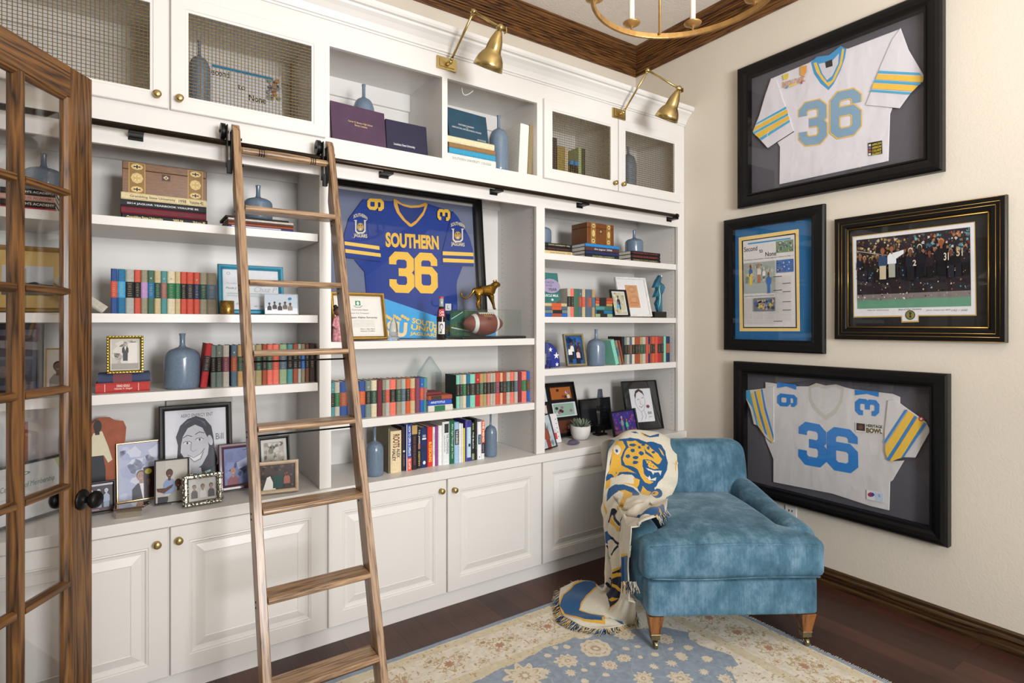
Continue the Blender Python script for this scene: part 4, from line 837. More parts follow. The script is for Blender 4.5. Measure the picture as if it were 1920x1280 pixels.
# books and board behind it
make_book(ux(425, .35)-ux(320, .35)-.02, .02, zt(757, ux(370, .38), .38)-CZ, '7a2f45', None, 'maroon and blue book peeking above the caricature frame', 'modern books behind the caricature', (ux(320, .36), .372, CZ), title=[('#', .66, .955, 1, 1, '3f6f92', 0)])
tag(MB().box(ux(312, .41), ux(436, .41), .41, .414, CZ, zt(748, ux(370, .41), .41)).build('display_board', pmat('pale_card', 'cfcbc2', .7)), 'pale board leaning on the back panel behind the caricature', 'board')
def artw(A):
    bg(A, 'aab0cc', 1, ('9ea7c8', 'b9c0d8', 'c9cddf'), 24, .14); pers(A, .45, .40, .20, 'a98273', '35303c', '5a453c', wide=1.15); A.poly([(.42, .27), (.5, .27), (.6, 0), (.48, 0)], 'e8e6ea')
    A.rect(.5, .0, .72, .55, '2a1418'); A.ell(.6, .47, .07, .05, 'c9b72e'); pers(A, .60, .30, .10, '6a3b2e', '40151c', '1a1010')
p0, p1 = on(219, 945, CZ), on(318, 929, CZ); pic(p0, p1, CZ, fsolve_h(833, *p0, CZ, 10), 10, .006, GLDT, artw, 'thin gold frame with a portrait of a seated woman', dep=.01)
def artm(A):
    A.rect(0, 0, 1, 1, 'c3bdb4'); A.rect(.0, 0, .3, 1, 'b9b3aa')
    pers(A, .42, .68, .21, '5a3524', '8296bd', '3a2318', wide=1.05); A.poly([(.02, .35), (.3, .34), (.55, .42), (.5, .34), (.25, .22), (.05, .27)], '5a3524'); A.rect(.06, 0, .38, .14, '2f3138')
    pers(A, .70, .42, .21, '4a2a1c', '9c9a90', '3a2318', wide=1.15); A.poly([(.35, 0), (.42, .15), (.6, .24), (.95, .2), (1, 0)], '9c9a90')
p0, p1 = on(289, 948, CZ), on(355, 939, CZ); pic(p0, p1, CZ, fsolve_h(864, *p0, CZ, 9), 9, .006, BLK, artm, 'black frame with two smiling men in blue and grey shirts', dep=.012)
def ornate(P0, P1, z0, h, lean, fw, mat, art, lab):
    t = pic(P0, P1, z0, h, lean, fw*.7, mat, art, lab, group='ornate frames'); w = math.hypot(P1[0]-P0[0], P1[1]-P0[1]); rnd = random.Random(3)
    m = MB(); n = 34
    for i in range(n):
        s = i/n*2*(w+h)
        if s < w: a, b = -w/2+s, 0
        elif s < w+h: a, b = w/2, s-w
        elif s < 2*w+h: a, b = w/2-(s-w-h), h
        else: a, b = -w/2, h-(s-2*w-h)
        a *= .93; b = h/2+(b-h/2)*.93; q = rnd.uniform(0, PI)
        m.tube([(a+.011*math.cos(q+u_)*1.1, -.017-.006*math.sin(u_*2), max(.004, b+.011*math.sin(q+u_))) for u_ in [k*.9 for k in range(5)]], [.002, .0045, .005, .004, .002], 6)
    m.build('scrollwork', mat, t); return t
SILV = frmat('8a8578', .9, .3)
def arts(A):
    A.rect(0, 0, 1, 1, 'b3b1ac'); 
    for a, c in ((.2, '55504e'), (.5, 'c9c7c4'), (.8, '4a4648')): pers(A, a, .62, .22, '8a7468', c)
p0, p1 = on(345, 952, CZ), on(415, 940, CZ); ornate(p0, p1, CZ, fsolve_h(894, *p0, CZ, 8), 8, .026, SILV, arts, 'small silver leafy frame with black-and-white group photo')
def artp(A): bg(A, '5f6a9c', 2, ('6f7cae', '55608f'), 20, .15); pers(A, .35, .36, .2, '9a6b5c', '7c2f3c', '8a6a50', wide=1.2); A.poly([(.5, .6), (.97, .72), (.97, .5), (.55, .4)], '8f97b8')
p0, p1 = on(411, 924, CZ), on(478, 914, CZ); pic(p0, p1, CZ, fsolve_h(836, *p0, CZ, 14), 14, .024, PURP, artp, 'plum wooden frame with a woman in red, left of ladder')
def artk(A): bg(A, 'b0a79c', 4, ('6a6a58', '8a8578', '4f5245', 'c9c2b6'), 60, .08); A.rect(.1, 0, .6, .12, '3c3f7a')
p0, p1 = pp(486, 545, .22); pic(p0, p1, CZ, fsolve_h(820, ux(515, .22), .22, CZ, 12), 12, .013, BLK, artk, 'black frame with a landscape photo behind the beige frame', mat_=(.013, 'd5d2cc'))
def artd(A): bg(A, '3a2c28', 5, ('1f1a1a', '5a4a40', '2a3a34'), 30, .1); A.poly([(.2, 0), (.3, .5), (.38, .55), (.5, .1), (.52, 0)], 'dcd8d2'); A.rect(.45, .05, .7, .55, '12403c'); pers(A, .8, .66, .2, '4a2a20', 'a06050'); pers(A, .2, .7, .12, '5a3a2a', '111111')
p0, p1 = on(470, 931, CZ), on(560, 921, CZ); pic(p0, p1, CZ, fsolve_h(862, *p1, CZ, 12), 12, .017, BEI, artd, 'beige wooden frame with a dancing couple, right of ladder stile')
def artg(A): A.rect(0, 0, 1, 1, '2c171c'); [pers(A, .15+.22*i, .72, .17, 'a9b4c6', '8fa0b8', 'b9c2d0', '7f90a8') for i in range(4)]; A.rect(0, .0, 1, .12, '4a2a30'); A.rect(.05, .05, .6, .065, 'b4b4bc'); A.rect(0, .93, 1, 1, 'b6b3c0')
p0, p1 = on(140, 971, CZ), on(217, 958, CZ); pic(p0, p1, CZ, fsolve_h(899, *p1, CZ, 8), 8, .010, BLK, artg, 'black frame of four silvery figures beside the door knob')
# mirrored bow box
x, y = on(247, 968, CZ); t = thing('mirrored_box', 'small mirrored star-shaped box at the counter edge', 'box', (x, y+.01, CZ+.0005), (0, 0, R(12)))
MIR = pmat('mirror_silver', 'cfc8bd', .05, 1)
MB().extr([(-.055, .0), (.03, -.028), (.03, .03), (-.055, .05)], 'z', 0, .030).build('base', MIR, t, bev=.001)
MB().extr([(-.062, -.004), (.036, -.034), (.075, .02), (.036, .036), (-.05, .058)], 'z', .032, .042).build('lid', MIR, t, bev=.001)
# figurative plaque
t0 = ux(118, .30); t1 = ux(237, .30); wq = t1-t0; hq = zt(783, ux(200, .3), .3)-CZ
t = thing('wall_plaque', 'terracotta cut-out plaque with two women in cream', 'plaque', ((t0+t1)/2, .30, CZ+.0006), (-R(8), 0, 0))
sh = [(.0, 0), (.02, .5), (.0, .8), (.12, .93), (.3, .9), (.42, .93), (.55, 1), (.72, .995), (.82, .95), (.95, .94), (1, .86), (.98, .7), (.9, .5), (.86, .2), (.84, 0)]
MB().extr([(-wq/2+a*wq, b*hq) for a, b in sh], 'y', 0, .012).build('panel', pmat('terracotta_clay', 'a55b40', .7, noise=.12, nscale=30), t, bev=.002)
A = Art(wq, hq, -wq/2, 0, -.0005, step=.0012)
A.poly([(.30, 0), (.33, .5), (.41, .56), (.62, .56), (.66, .4), (.66, 0)], '1f222b'); A.poly([(.32, .42), (.38, .68), (.46, .82), (.6, .84), (.70, .66), (.77, .5), (.70, .47), (.63, .56), (.42, .56), (.36, .40)], 'dcd2b4'); A.ell(.53, .90, .065, .07, '1d1613', 18); A.rect(.49, .8, .56, .86, '1d1613')
A.poly([(.0, 0), (.02, .5), (.12, .74), (.24, .72), (.26, .5), (.33, .2), (.33, 0)], 'dcd2b4'); A.ell(.18, .82, .08, .08, '1d1613', 18); A.ell(.26, .77, .05, .04, 'c08a6a', 12)
A.build('figures', INK, t)
# certificate behind the door glass
def cert(A):
    A.rect(0, 0, 1, 1, 'dfe1e4'); A.poly([(1, 1), (.93, 1), (1, .7)], 'b9d08f'); A.text('Certificate of Membership', .2, .55, .9, .68, '3f7a68', 0, .3); A.ell(.5, .84, .09, .035, '3f8a6e'); A.ell(.5, .84, .06, .02, 'dfe1e4')
    for i in range(4): A.rect(.12, .44-.06*i, .88-.1*(i % 2), .446-.06*i, '9aa4a8')
    A.ell(.62, .13, .09, .09, 'cfd6d4'); A.ell(.9, .12, .04, .05, '9fb98c')
p0, p1 = on(-30, 1006, CZ), on(128, 954, CZ); pic(p0, p1, CZ, fsolve_h(859, *online(85, p0, p1), CZ, 10), 10, .011, BLK, cert, 'black-framed certificate of membership seen through the door glass', glass=True)
for a, b, c, l in ((34, 40, 'white', 'white upright book seen through the door glass above the certificate'), (41, 46, 'salmon', 'salmon upright book seen through the door glass beside the white one')):
    make_book(ux(b, .3)-ux(a, .3)-.001, .12, zt(798, ux(a, .3), .3)-CZ, c, None, l, 'books behind the door glass', (ux(a, .3), .3, CZ))
# --- left shelf 3
ZM = 1.3449
def arto(A): bg(A, 'b4b0a8', 6, ('a09c94', 'c6c2ba'), 20, .2); A.rect(.6, 0, .95, .9, 'd0ccc4'); A.rect(0, 0, 1, .2, '8f8b84'); pers(A, .5, .86, .13, '9a948c', '1d1c1c', '2a2826', '1d1c1c', 1.15); A.poly([(.46, .77), (.54, .77), (.5, .62)], 'd5d1ca')
GLO = frmat('8f7a35', .85, .3)
x0, y0 = ux(200, .05), .05; t = pic((x0, y0), (ux(269, y0), y0+.005), ZM, fsolve_h(631, ux(234, y0), y0, ZM, 6), 6, .012, GLO, arto, 'gold beaded frame with an old photo of a man in a suit', mat_=(.004, 'd8d0bf'))
m = MB(); w_, h_ = ux(269, y0)-x0, fsolve_h(631, ux(234, y0), y0, ZM, 6)
for i in range(11):
    for z in (.006, h_-.006): m.ball((-w_/2+.006+(w_-.012)*i/10, -.018, z), .005, .004, .004, 8, 6)
for i in range(1, 12):
    for x in (-w_/2+.006, w_/2-.006): m.ball((x, -.018, .006+(h_-.012)*i/12), .005, .004, .004, 8, 6)
m.build('beading', GLO, t)
def artb(A): A.rect(0, 0, 1, 1, '4a4a58'); A.rect(.1, .55, .9, .9, '2a1620'); A.rect(.1, .08, .9, .5, '2c2b33'); A.ell(.3, .3, .1, .1, '5a4a44'); A.ell(.6, .3, .1, .1, '5a4a44')
p0, p1 = pp(-40, 82, .14); pic(p0, p1, 1.2675, fsolve_h(609, ux(40, .14), .14, 1.2675, 8), 8, .022, DBR, artb, 'dark brown frame seen through the door glass, third shelf')
def artc(A): A.rect(0, 0, 1, 1, 'cfccc4'); pers(A, .5, .6, .25, '6a5248', '8a8880')
p0, p1 = pp(84, 132, .10); pic(p0, p1, 1.2675, fsolve_h(654, ux(95, .10), .10, 1.2675, 10), 10, .005, GLDT, artc, 'thin gold frame with grey portrait seen through door glass', dep=.01)
# --- left shelf 2
def artt(A):
    A.rect(0, 0, 1, 1, 'd5d8de'); A.ell(.1, .9, .035, .04, 'a9adb5'); A.ell(.1, .9, .02, .023, 'd5d8de'); A.text('Paula J. Dart', .05, .5, .4, .56, '3a3c44', 0, .3); A.text('This certifies that', .06, .64, .3, .67, '9aa0aa')
    A.rect(.06, .40, .7, .41, '5fa09a'); A.rect(.06, .36, .8, .367, '9aa0aa'); A.rect(.06, .33, .75, .337, '9aa0aa'); A.text('Chaz P', .55, .45, .97, .58, 'b4b8c2', 0, .3); A.text('Jordan', .22, .12, .4, .17, '6a6e78', 0, .3); A.text('EST. 1948', .55, .07, .7, .1, '55585f')
p0, p1 = pp(409, 532, .13); pic(p0, p1, 1.5925, fsolve_h(500, ux(470, .13), .13, 1.5925, 8), 8, .021, TEALF, artt, 'teal framed certificate on the second left shelf')
def artf(A): A.rect(0, 0, 1, 1, 'c3d0dd'); A.rect(0, 0, 1, .3, 'dfe3ea'); [pers(A, .13+.16*i, .5+.06*(i % 2), .14, '5a3a2c', ['3a3030', '4a3a34', '2c2c30', '6a5a4a', '8a7a66'][i], '1d1718', wide=1.2) for i in range(5)]; A.ell(.76, .78, .05, .07, '2f7fc0')
p0, p1 = pp(496, 559, .055); t = pic(p0, p1, 1.5925, fsolve_h(552, ux(528, .055), .055, 1.5925, 8), 8, .003, frmat('cfd6dc', 0, .1), artf, 'clear acrylic photo of five people behind the ladder', dep=.008)
x = ux(426, .06); cv = MB(); rr_ = 12*FD(x, .06)/FPX; hh = zt(564, x, .06)-1.592
cv.lathe([(.0001, 0), (rr_*.93, 0), (rr_, .003), (rr_, hh), (rr_*.93, hh), (rr_*.9, .006), (.0001, .006)], (x, .06, 1.5925), 32)
tag(cv.build('candle_holder', pmat('mottled_gold_glass', '9c7a3a', .35, .8, noise=.5, nscale=120, bump=.5, bscale=160, bdist=.001)), 'mottled gold candle holder in front of the teal frame', 'candle holder')
def artl(A):
    A.rect(0, 0, 1, 1, 'c8a866'); A.rect(.14, .22, .86, .74, 'b9bcc0'); A.rect(.14, .22, .86, .40, '55584a'); A.poly([(.14, .40), (.3, .47), (.45, .43), (.6, .46), (.72, .42), (.86, .41), (.86, .3), (.14, .3)], '2b2e28')
p0, p1 = pp(-30, 128, .20); pic(p0, p1, 1.5925, fsolve_h(465, ux(60, .2), .2, 1.5925, 8), 8, .018, GLD, artl, 'wide gold frame with hill landscape behind the door glass')
t = MB().box(ux(40, .09), ux(49, .09), .08, .10, 1.5925, zt(503, ux(45, .09), .09)); tag(t.build('crystal_column', glassmat('crystal_clear', 'e6eef0', .12)), 'clear crystal column before the gold landscape frame', 'trophy')
# --- middle main shelf
MZ = 1.4625
def artak(A):
    A.rect(0, 0, 1, 1, 'dedcd6'); A.rect(.44, .80, .56, .93, '2f8a62'); A.ell(.5, .86, .03, .05, 'dfe6df'); A.line([(.40, .80), (.45, .75), (.55, .75), (.6, .80)], .012, '3a3a3a')
    A.text('Cova Lena Hazel', .35, .66, .72, .70, '4a4a4a'); A.text('Beta Psi Chapter', .30, .56, .75, .60, '4a4a4a'); A.text('Alpha Kappa Alpha Sorority', .05, .43, .93, .49, '3a3a3a', .01)
    for i in range(6): A.rect(.2, .38-.035*i, .85, .384-.035*i, '9a9892')
    A.text('Mary Shy Paul', .5, .12, .85, .16, '55555a', 0, .4); A.text('Henry Collins', .5, .06, .85, .1, '55555a', 0, .4)
p0, p1 = (ux(624, .08), .08), (ux(726, .08), .08); pic(p0, p1, MZ, fsolve_h(552, ux(700, .08), .08, MZ, 14), 14, .017, GLD, artak, 'gold framed sorority certificate partly behind the ladder', mat_=(.012, 'd9d6cc'))
# doll
t = thing('doll', 'small brown doll in pink floral dress left of ladder upright', 'doll', (ux(634, .03)+.0, .032, MZ+.0005))
FLOR = pmat('pink_floral_cloth', 'c98a92', .8, noise=.5, nscale=70)
MB().lathe([(.026, 0), (.03, .004), (.027, .05), (.020, .09), (.016, .12), (.008, .128), (.0001, .13)], (0, 0, 0), 20).build('dress', FLOR, t)
MB().ball((0, 0, .148), .020, .018, .022).build('head', pmat('brown_doll_skin', '5c3a2a', .5), t)
MB().ball((0, .004, .156), .022, .019, .018).ball((-.012, .004, .172), .010).build('hair', pmat('black_doll_hair', '15110f', .6), t)
m = MB(); m.tube([(-.015, 0, .115), (-.027, -.01, .08), (-.012, -.022, .065)], .006, 8); m.build('arm', FLOR, t); m = MB(); m.tube([(.015, 0, .115), (.027, -.01, .08), (.012, -.022, .065)], .006, 8); m.build('arm', FLOR, t)
# pennant
yp = .285; q = lambda u, v: (py(u, v, yp)[0], py(u, v, yp)[1])
PL = [q(712, 556), q(852, 604), q(930, 622), q(930, 631), q(852, 633.5), q(722, 633.5)]; zl = min(p[1] for p in PL); PL = [(x, MZ+max(z-zl, 0)*1.0) for x, z in PL]
t = thing('pennant', 'light blue triangular pennant with gold lettering behind the soda bottle', 'pennant', (PL[0][0], yp, MZ))
MB().extr(PL, 'y', yp, yp+.003, '4aa0dc').build('felt', pmat('light_blue_felt', '4a9fd8', .85, noise=.05, nscale=30, bump=.3, bscale=300, bdist=.001), t, world=True)
A = Art(1, 1, 0, 0, yp-.0004); F2 = lambda u, v: (py(u, v, yp)[0], MZ+max(py(u, v, yp)[1]-zl, .0))
A.poly([F2(712, 556), F2(719, 558.5), F2(728, 633), F2(722, 633)], 'e8c24a')
def ptext(s, q4, c, b=.03):
    H0 = homog([(0, 0), (1, 0), (1, 1), (0, 1)], [F2(*p) for p in q4]); v, f = glyphs(s, b); A.nxt(); A.m.add([A.P(*H0(x, y)) for x, y in v], f, c)
ptext('SOUTHERN', [(772, 605), (850, 622), (850, 611), (773, 595)], 'e8c24a'); ptext('UNIVERSITY', [(770, 617), (858, 629), (858, 621), (771, 607)], 'e8c24a'); ptext('JAGUARS', [(768, 629), (820, 633.4), (820, 625), (769, 621)], 'e8c24a'); ptext('SU', [(724, 630), (762, 632), (764, 604), (726, 600)], 'dfc79a', .06)
for i in range(9): A.ell(*F2(724+i*5, 592+(i % 3)*3), .011, .010, 'd9b96a', 8)
A.build('lettering', INK, t, world=True)
t = thing('crystal_award', 'clear bell-shaped crystal award in front of the light blue pennant', 'trophy', (ux(738, .05), .05, MZ+.0005))
CRY = pmat('crystal', 'eef2f6', .03); CRY.node_tree.nodes['Principled BSDF'].inputs['Transmission Weight'].default_value = .85; CRY.node_tree.nodes['Principled BSDF'].inputs['IOR'].default_value = 1.3
MB().lathe([(.0001, 0), (.034, 0), (.034, .01), (.026, .014), (.025, .05), (.021, .085), (.012, .105), (.004, .12), (.004, .135), (.0001, .14)], (0, 0, 0), 8).build('crystal', CRY, t)
# soda bottle
x = ux(827.5, .045); t = thing('soda_bottle', 'glass soda bottle with red and white label on middle shelf', 'bottle', (x, .045, MZ+.0005)); s = 9.3*FD(x, .045)/FPX; hb = zt(556, x, .045)-MZ
MB().lathe([(.0001, 0), (s*.95, 0), (s, .006), (s*.94, hb*.2), (s*.98, hb*.42), (s, hb*.5), (s*.8, hb*.62), (s*.5, hb*.76), (s*.42, hb*.88), (s*.45, hb*.96), (.0001, hb*.96)], (0, 0, 0), 28).build('glass_body', pmat('dark_cola_glass', '1a0d0a', .06, coat=.5), t)
MB().lathe([(s*.4, hb*.76), (s*.5, hb*.765), (s*.44, hb*.86), (s*.46, hb*.958), (s*.4, hb*.96)], (0, 0, .0004), 24).build('bottle_neck', pmat('empty_glass_neck', '9fa6a4', .08, coat=.5), t)
MB().lathe([(s*.5, hb*.955), (s*.52, hb*.96), (s*.5, hb*.995), (.0001, hb)], (0, 0, .0005), 24).build('cap', pmat('red_cap_enamel', 'c04048', .35), t)
def wrap(rad, zc, hh2, wa, fn, name):
    A = Art(1, 1, fn=lambda a, b, d: ((rad(b)+d+.0006)*math.sin((a-.5)*wa+sh_), -(rad(b)+d+.0006)*math.cos((a-.5)*wa+sh_), zc+(b-.5)*hh2)); fn(A); A.build(name, INK, t)
sh_ = -.45
def colab(A):
    for i in range(6): A.rect(i/6, 0, (i+1)/6, 1, 'b4202a')
    A.text('Coca', .15, .5, .85, .85, 'f0e9e4', .01, .3); A.text('Cola', .2, .12, .85, .48, 'f0e9e4', .01, .3)
wrap(lambda b: s*(.99-.22*b*b), hb*.62, hb*.18, 1.4, colab, 'red_label')
def wlab(A):
    for i in range(6): A.rect(i/6, 0, (i+1)/6, 1, 'd8d8d6')
    A.ell(.5, .62, .24, .25, '1b1b1b'); A.ell(.5, .58, .17, .2, 'd0d0ce'); A.rect(.3, .06, .42, .22, '1b1b1b'); A.rect(.48, .06, .56, .38, '1b1b1b')
wrap(lambda b: s*.985, hb*.27, hb*.28, 1.35, wlab, 'white_label')
# football in case
yf = .045; x0, x1 = ux(871, yf), ux(977, yf); yb = yf
while ux(843, yb) < x0: yb += .002
zc0, zc1 = MZ+.016, zt(579, x0, yf)
t = thing('football_case', 'clear acrylic display case with black base holding a football', 'display case', ((x0+x1)/2, (yf+yb)/2, MZ+.0005))
MB().box(x0-.02, x1+.03, yf-.015, yb+.01, MZ+.0005, zc0-.001).build('base', BLACKP, t, world=True, bev=.006)
m = MB()
ACR = glassmat('clear_acrylic', 'f4f8f6', .05)
m.add([(x0, yf, zc0), (x1, yf, zc0), (x1, yb, zc0), (x0, yb, zc0), (x0, yf, zc1), (x1, yf, zc1), (x1, yb, zc1), (x0, yb, zc1)], [(4, 5, 6, 7), (0, 1, 5, 4), (1, 2, 6, 5), (3, 0, 4, 7)]); m.build('cover', ACR, t, world=True)
TURF = pmat('turf_print', '2d5a3a', .6, noise=.25, nscale=60)
MB().box(x0+.003, x0+(x1-x0)*.62, yb-.003, yb-.0005, zc0, zc1-.004).build('turf_backing', TURF, t, world=True)
A = Art(1, 1, 0, 0, yb-.0035)
A.line([(x0+.01, zc0+.10), (x0+.09, zc1-.012)], .004, 'dfe3df'); A.line([(x0+.01, zc0+.05), (x0+.18, zc0+.02)], .006, 'dfe3df'); A.build('yard_lines', INK, t, world=True)
cx_, cz_ = (ux(874, .1)+ux(949, .1))/2, 0; L_ = (ux(949, .1)-ux(874, .1))/2; rb = L_*.535
rb = min(rb, (zc1-zc0)/2-.006)
t2 = thing('football', 'brown leather football with white stripes inside the acrylic case', 'football', (cx_, (yf+yb)/2, zc0+rb+.001))
LEA = pmat('pebbled_leather', '7c3a30', .5, noise=.1, nscale=20, bump=.5, bscale=700, bdist=.0006)
def prolate(a0, a1, off, n=24):
    m = MB(); vs = []; fs = []; K = 20
    for i in range(K+1):
        s_ = a0+(a1-a0)*i/K; r = (rb*max(0, (1-abs(s_)**1.75))**.72)+off
        for k in range(n): q = 2*PI*k/n; vs.append((s_*L_, r*math.cos(q), r*math.sin(q)))
    fs = [(i*n+k, (i+1)*n+k, (i+1)*n+(k+1) % n, i*n+(k+1) % n) for i in range(K) for k in range(n)]
    return m.add(vs, fs, smooth=True)
prolate(-1, 1, 0).build('leather_body', LEA, t2, fix=True)
for a, b in ((-.60, -.45), (.45, .60)): prolate(a, b, .0008).build('stripe', pmat('white_stripe_paint', 'e0ddd8', .5), t2)
A = Art(1, 1, fn=lambda a, b, d: ((a-.5)*L_*1.1, -(rb*(1-abs((a-.5)*1.1)**1.75)**.72+.001+d)*math.cos(.2+b*.9), (rb*(1-abs((a-.5)*1.1)**1.75)**.72+.001+d)*math.sin(.2+b*.9)))
A.text('Wilson', .3, .40, .68, .72, 'b08a3a', .02); A.text('NCAA', .42, .12, .60, .30, '1c1512', .02); A.build('lettering', INK, t2)
m = MB(); m.tube([(-.055, -rb*.50, rb*.86), (.055, -rb*.50, rb*.86)], .003, 6)
for i in range(8): m.tube([(-.05+i*.0143, -rb*.64, rb*.77), (-.05+i*.0143, -rb*.50, rb*.872), (-.05+i*.0143, -rb*.36, rb*.935)], .0022, 6)
m.build('laces', pmat('white_laces', 'e2dfda', .6), t2)
# skin-modifier helper for figures
def skin(name, V, E, mat, parent, sub=2):
    me = bpy.data.meshes.new(name); me.from_pydata([v[:3] for v in V], E, []); me.materials.append(mat); ob = bpy.data.objects.new(name, me); COL.objects.link(ob); ob.parent = parent
    ob.modifiers.new('skin', 'SKIN'); 
    for i, v in enumerate(V): s_ = me.skin_vertices[0].data[i]; s_.radius = (v[3]*1.42, (v[4] if len(v) > 4 else v[3])*1.42); s_.use_root = (i == 0)
    sm = ob.modifiers.new('sub', 'SUBSURF'); sm.levels = sub; sm.render_levels = sub
    return ob
xl_, xr_ = ux(869, .10), ux(944, .10); k = (xr_-xl_)
t = thing('leopard_figurine', 'polished brass leopard figurine walking on the football case', 'figurine', (xl_, (yf+yb)/2, zc1+.0008))
PB = pmat('polished_brass', '9a7430', .22, 1, noise=.35, nscale=200, bump=.5, bscale=240, bdist=.0008)
V = [(.42*k, 0, .40*k, .088*k), (.52*k, 0, .405*k, .08*k), (.64*k, 0, .40*k, .09*k), (.74*k, 0, .43*k, .085*k), (.82*k, 0, .50*k, .058*k), (.885*k, 0, .56*k, .062*k), (.945*k, 0, .55*k, .040*k), (.99*k, 0, .535*k, .030*k),
     (.33*k, 0, .42*k, .03*k), (.29*k, 0, .36*k, .017*k), (.22*k, 0, .27*k, .015*k), (.12*k, 0, .22*k, .014*k), (.03*k, 0, .27*k, .014*k), (.02*k, 0, .34*k, .014*k), (.06*k, 0, .38*k, .012*k),
     (.40*k, -.05*k, .30*k, .052*k), (.42*k, -.055*k, .20*k, .032*k), (.37*k, -.055*k, .12*k, .022*k), (.40*k, -.055*k, .02*k, .020*k), (.44*k, -.055*k, .016*k, .018*k),
     (.46*k, .05*k, .30*k, .052*k), (.50*k, .055*k, .20*k, .032*k), (.47*k, .055*k, .12*k, .022*k), (.50*k, .055*k, .02*k, .020*k), (.54*k, .055*k, .016*k, .018*k),
     (.74*k, -.05*k, .32*k, .045*k), (.76*k, -.055*k, .20*k, .028*k), (.79*k, -.055*k, .10*k, .022*k), (.80*k, -.055*k, .02*k, .02*k), (.84*k, -.055*k, .016*k, .018*k),
     (.76*k, .05*k, .32*k, .045*k), (.82*k, .055*k, .20*k, .028*k), (.86*k, .055*k, .10*k, .022*k), (.88*k, .055*k, .02*k, .02*k), (.92*k, .055*k, .016*k, .018*k)]
E = [(0, 1), (1, 2), (2, 3), (3, 4), (4, 5), (5, 6), (6, 7), (0, 8), (8, 9), (9, 10), (10, 11), (11, 12), (12, 13), (13, 14), (0, 15), (15, 16), (16, 17), (17, 18), (18, 19), (0, 20), (20, 21), (21, 22), (22, 23), (23, 24), (3, 25), (25, 26), (26, 27), (27, 28), (28, 29), (3, 30), (30, 31), (31, 32), (32, 33), (33, 34)]
skin('body', V, E, PB, t)
for s_ in (-1, 1): MB().ball((.86*k, s_*.05*k, .628*k), .022*k, .014*k, .026*k).build('ear', PB, t)
# crystal house award
yh = .20; pts = [(808, 667), (829, 698), (829, 735), (786, 735), (786, 700)]; P3 = [py(u, v, yh) for u, v in pts]; P3 = [(x, max(z, 1.0695)) for x, z in P3]
P3[2] = (P3[2][0], 1.0697); P3[3] = (P3[3][0], 1.0697)
tag(MB().extr(P3, 'y', yh, yh+.03).build('crystal_award', glassmat('crystal_clear'), bev=.004, seg=1), 'house-shaped clear crystal award behind the small book stack', 'trophy')
# --- right shelf 2
RZ2 = 1.5945
t = thing('award_plaque', 'green glass coach award plaque on the leftmost book stack', 'plaque', (ux(1034, .06), .07, RZ2+.0895), (-R(10), 0, 0)); wq = ux(1053, .06)-ux(1014, .06); hq = zt(509, ux(1030, .06), .06)-RZ2-.089
MB().extr([(-wq/2, .02), (-wq*.2, 0), (wq*.2, 0), (wq/2, .02), (wq/2, hq), (-wq/2, hq)], 'y', 0, .008).build('glass_plate', pmat('green_tinted_glass', '33706a', .1, noise=.1, nscale=20), t)
A = Art(wq, hq, -wq/2, 0, -.0006); A.ell(.6, .56, .46, .24, '9a8fae'); A.text('COACH', .25, .64, .75, .72, '4a3f66'); A.text('OF THE', .35, .54, .65, .60, '4a3f66'); A.text('YEAR', .45, .40, .88, .49, '4a3f66', .02); A.text('MUSCLE MILK', .15, .2, .92, .28, 'dfe6e6', .02); A.ell(.6, .1, .06, .04, 'c9d6d6'); A.build('lettering', INK, t)
def artx(A):
    A.rect(0, 0, 1, 1, 'd9d8d8'); A.rect(.27, .2, .72, .84, 'c4946c')
    for cx3, cy3, ra, rb3 in ((.5, .72, .15, .09), (.5, .72, .10, .06), (.52, .42, .17, .13), (.52, .42, .12, .09), (.5, .3, .16, .05)):
        A.line([(cx3+ra*math.cos(q3), cy3+rb3*math.sin(q3)) for q3 in [i/18*2*PI for i in range(19)]], .008, '9c5a3c')
p0, p1 = (ux(1164, .10), .10), (ux(1221, .06), .06); pic(p0, p1, RZ2, fsolve_h(521, *p0, RZ2, 16), 16, .014, WHT, artx, 'white frame with a tan abstract print, second right shelf')
def arty(A): bg(A, 'b6b39a', 8, ('a3a488', 'c9c6b4'), 24, .1); pers(A, .45, .78, .13, '8a5a48', '2a3050', '2a1c18', '232a44'); pers(A, .35, .52, .11, '9a6a58', '4fa0d0', '3a2a20', 'b8a88a')
p0, p1 = (ux(1150, .04), .04), (ux(1180, .018), .018); pic(p0, p1, RZ2, fsolve_h(545, *p0, RZ2, 16), 16, .010, BLK, arty, 'narrow black frame with a family snapshot before white frame', mat_=(.007, 'dedcda'))
x = ux(1237, .06); t = thing('glass_sculpture', 'twisted teal glass sculpture on a black base, second right shelf', 'sculpture', (x, .07, RZ2+.0005)); wq = (ux(1248, .06)-ux(1226, .06))
MB().box(-wq/2, wq/2, -.02, .02, 0, .045).build('base', BLACKP, t, bev=.002)
sc = [(-.10, 0), (-.22, .10), (-.30, .22), (-.12, .35), (-.14, .42), (-.45, .40), (-.30, .52), (-.20, .60), (-.22, .66), (-.50, .66), (-.30, .82), (.0, .98), (.12, 1.0), (.18, .95), (.06, .80), (.34, .74), (.45, .66), (.36, .56), (.16, .46), (.18, .3), (.20, .0)]
hs_ = zt(516, x, .07)-RZ2-.046; m = MB(); n = len(sc); vs = [(a*wq*.95, -.010, .046+b*hs_) for a, b in sc]+[(a*wq*.95, .010, .046+b*hs_) for a, b in sc]
from mathutils.geometry import tessellate_polygon
tr = tessellate_polygon([[Vector((a, b, 0)) for a, b in sc]]); m.add(vs, [(i, (i+1) % n, n+(i+1) % n, n+i) for i in range(n)]+[tuple(q) for q in tr]+[tuple(n+i for i in q)[::-1] for q in tr], smooth=False)
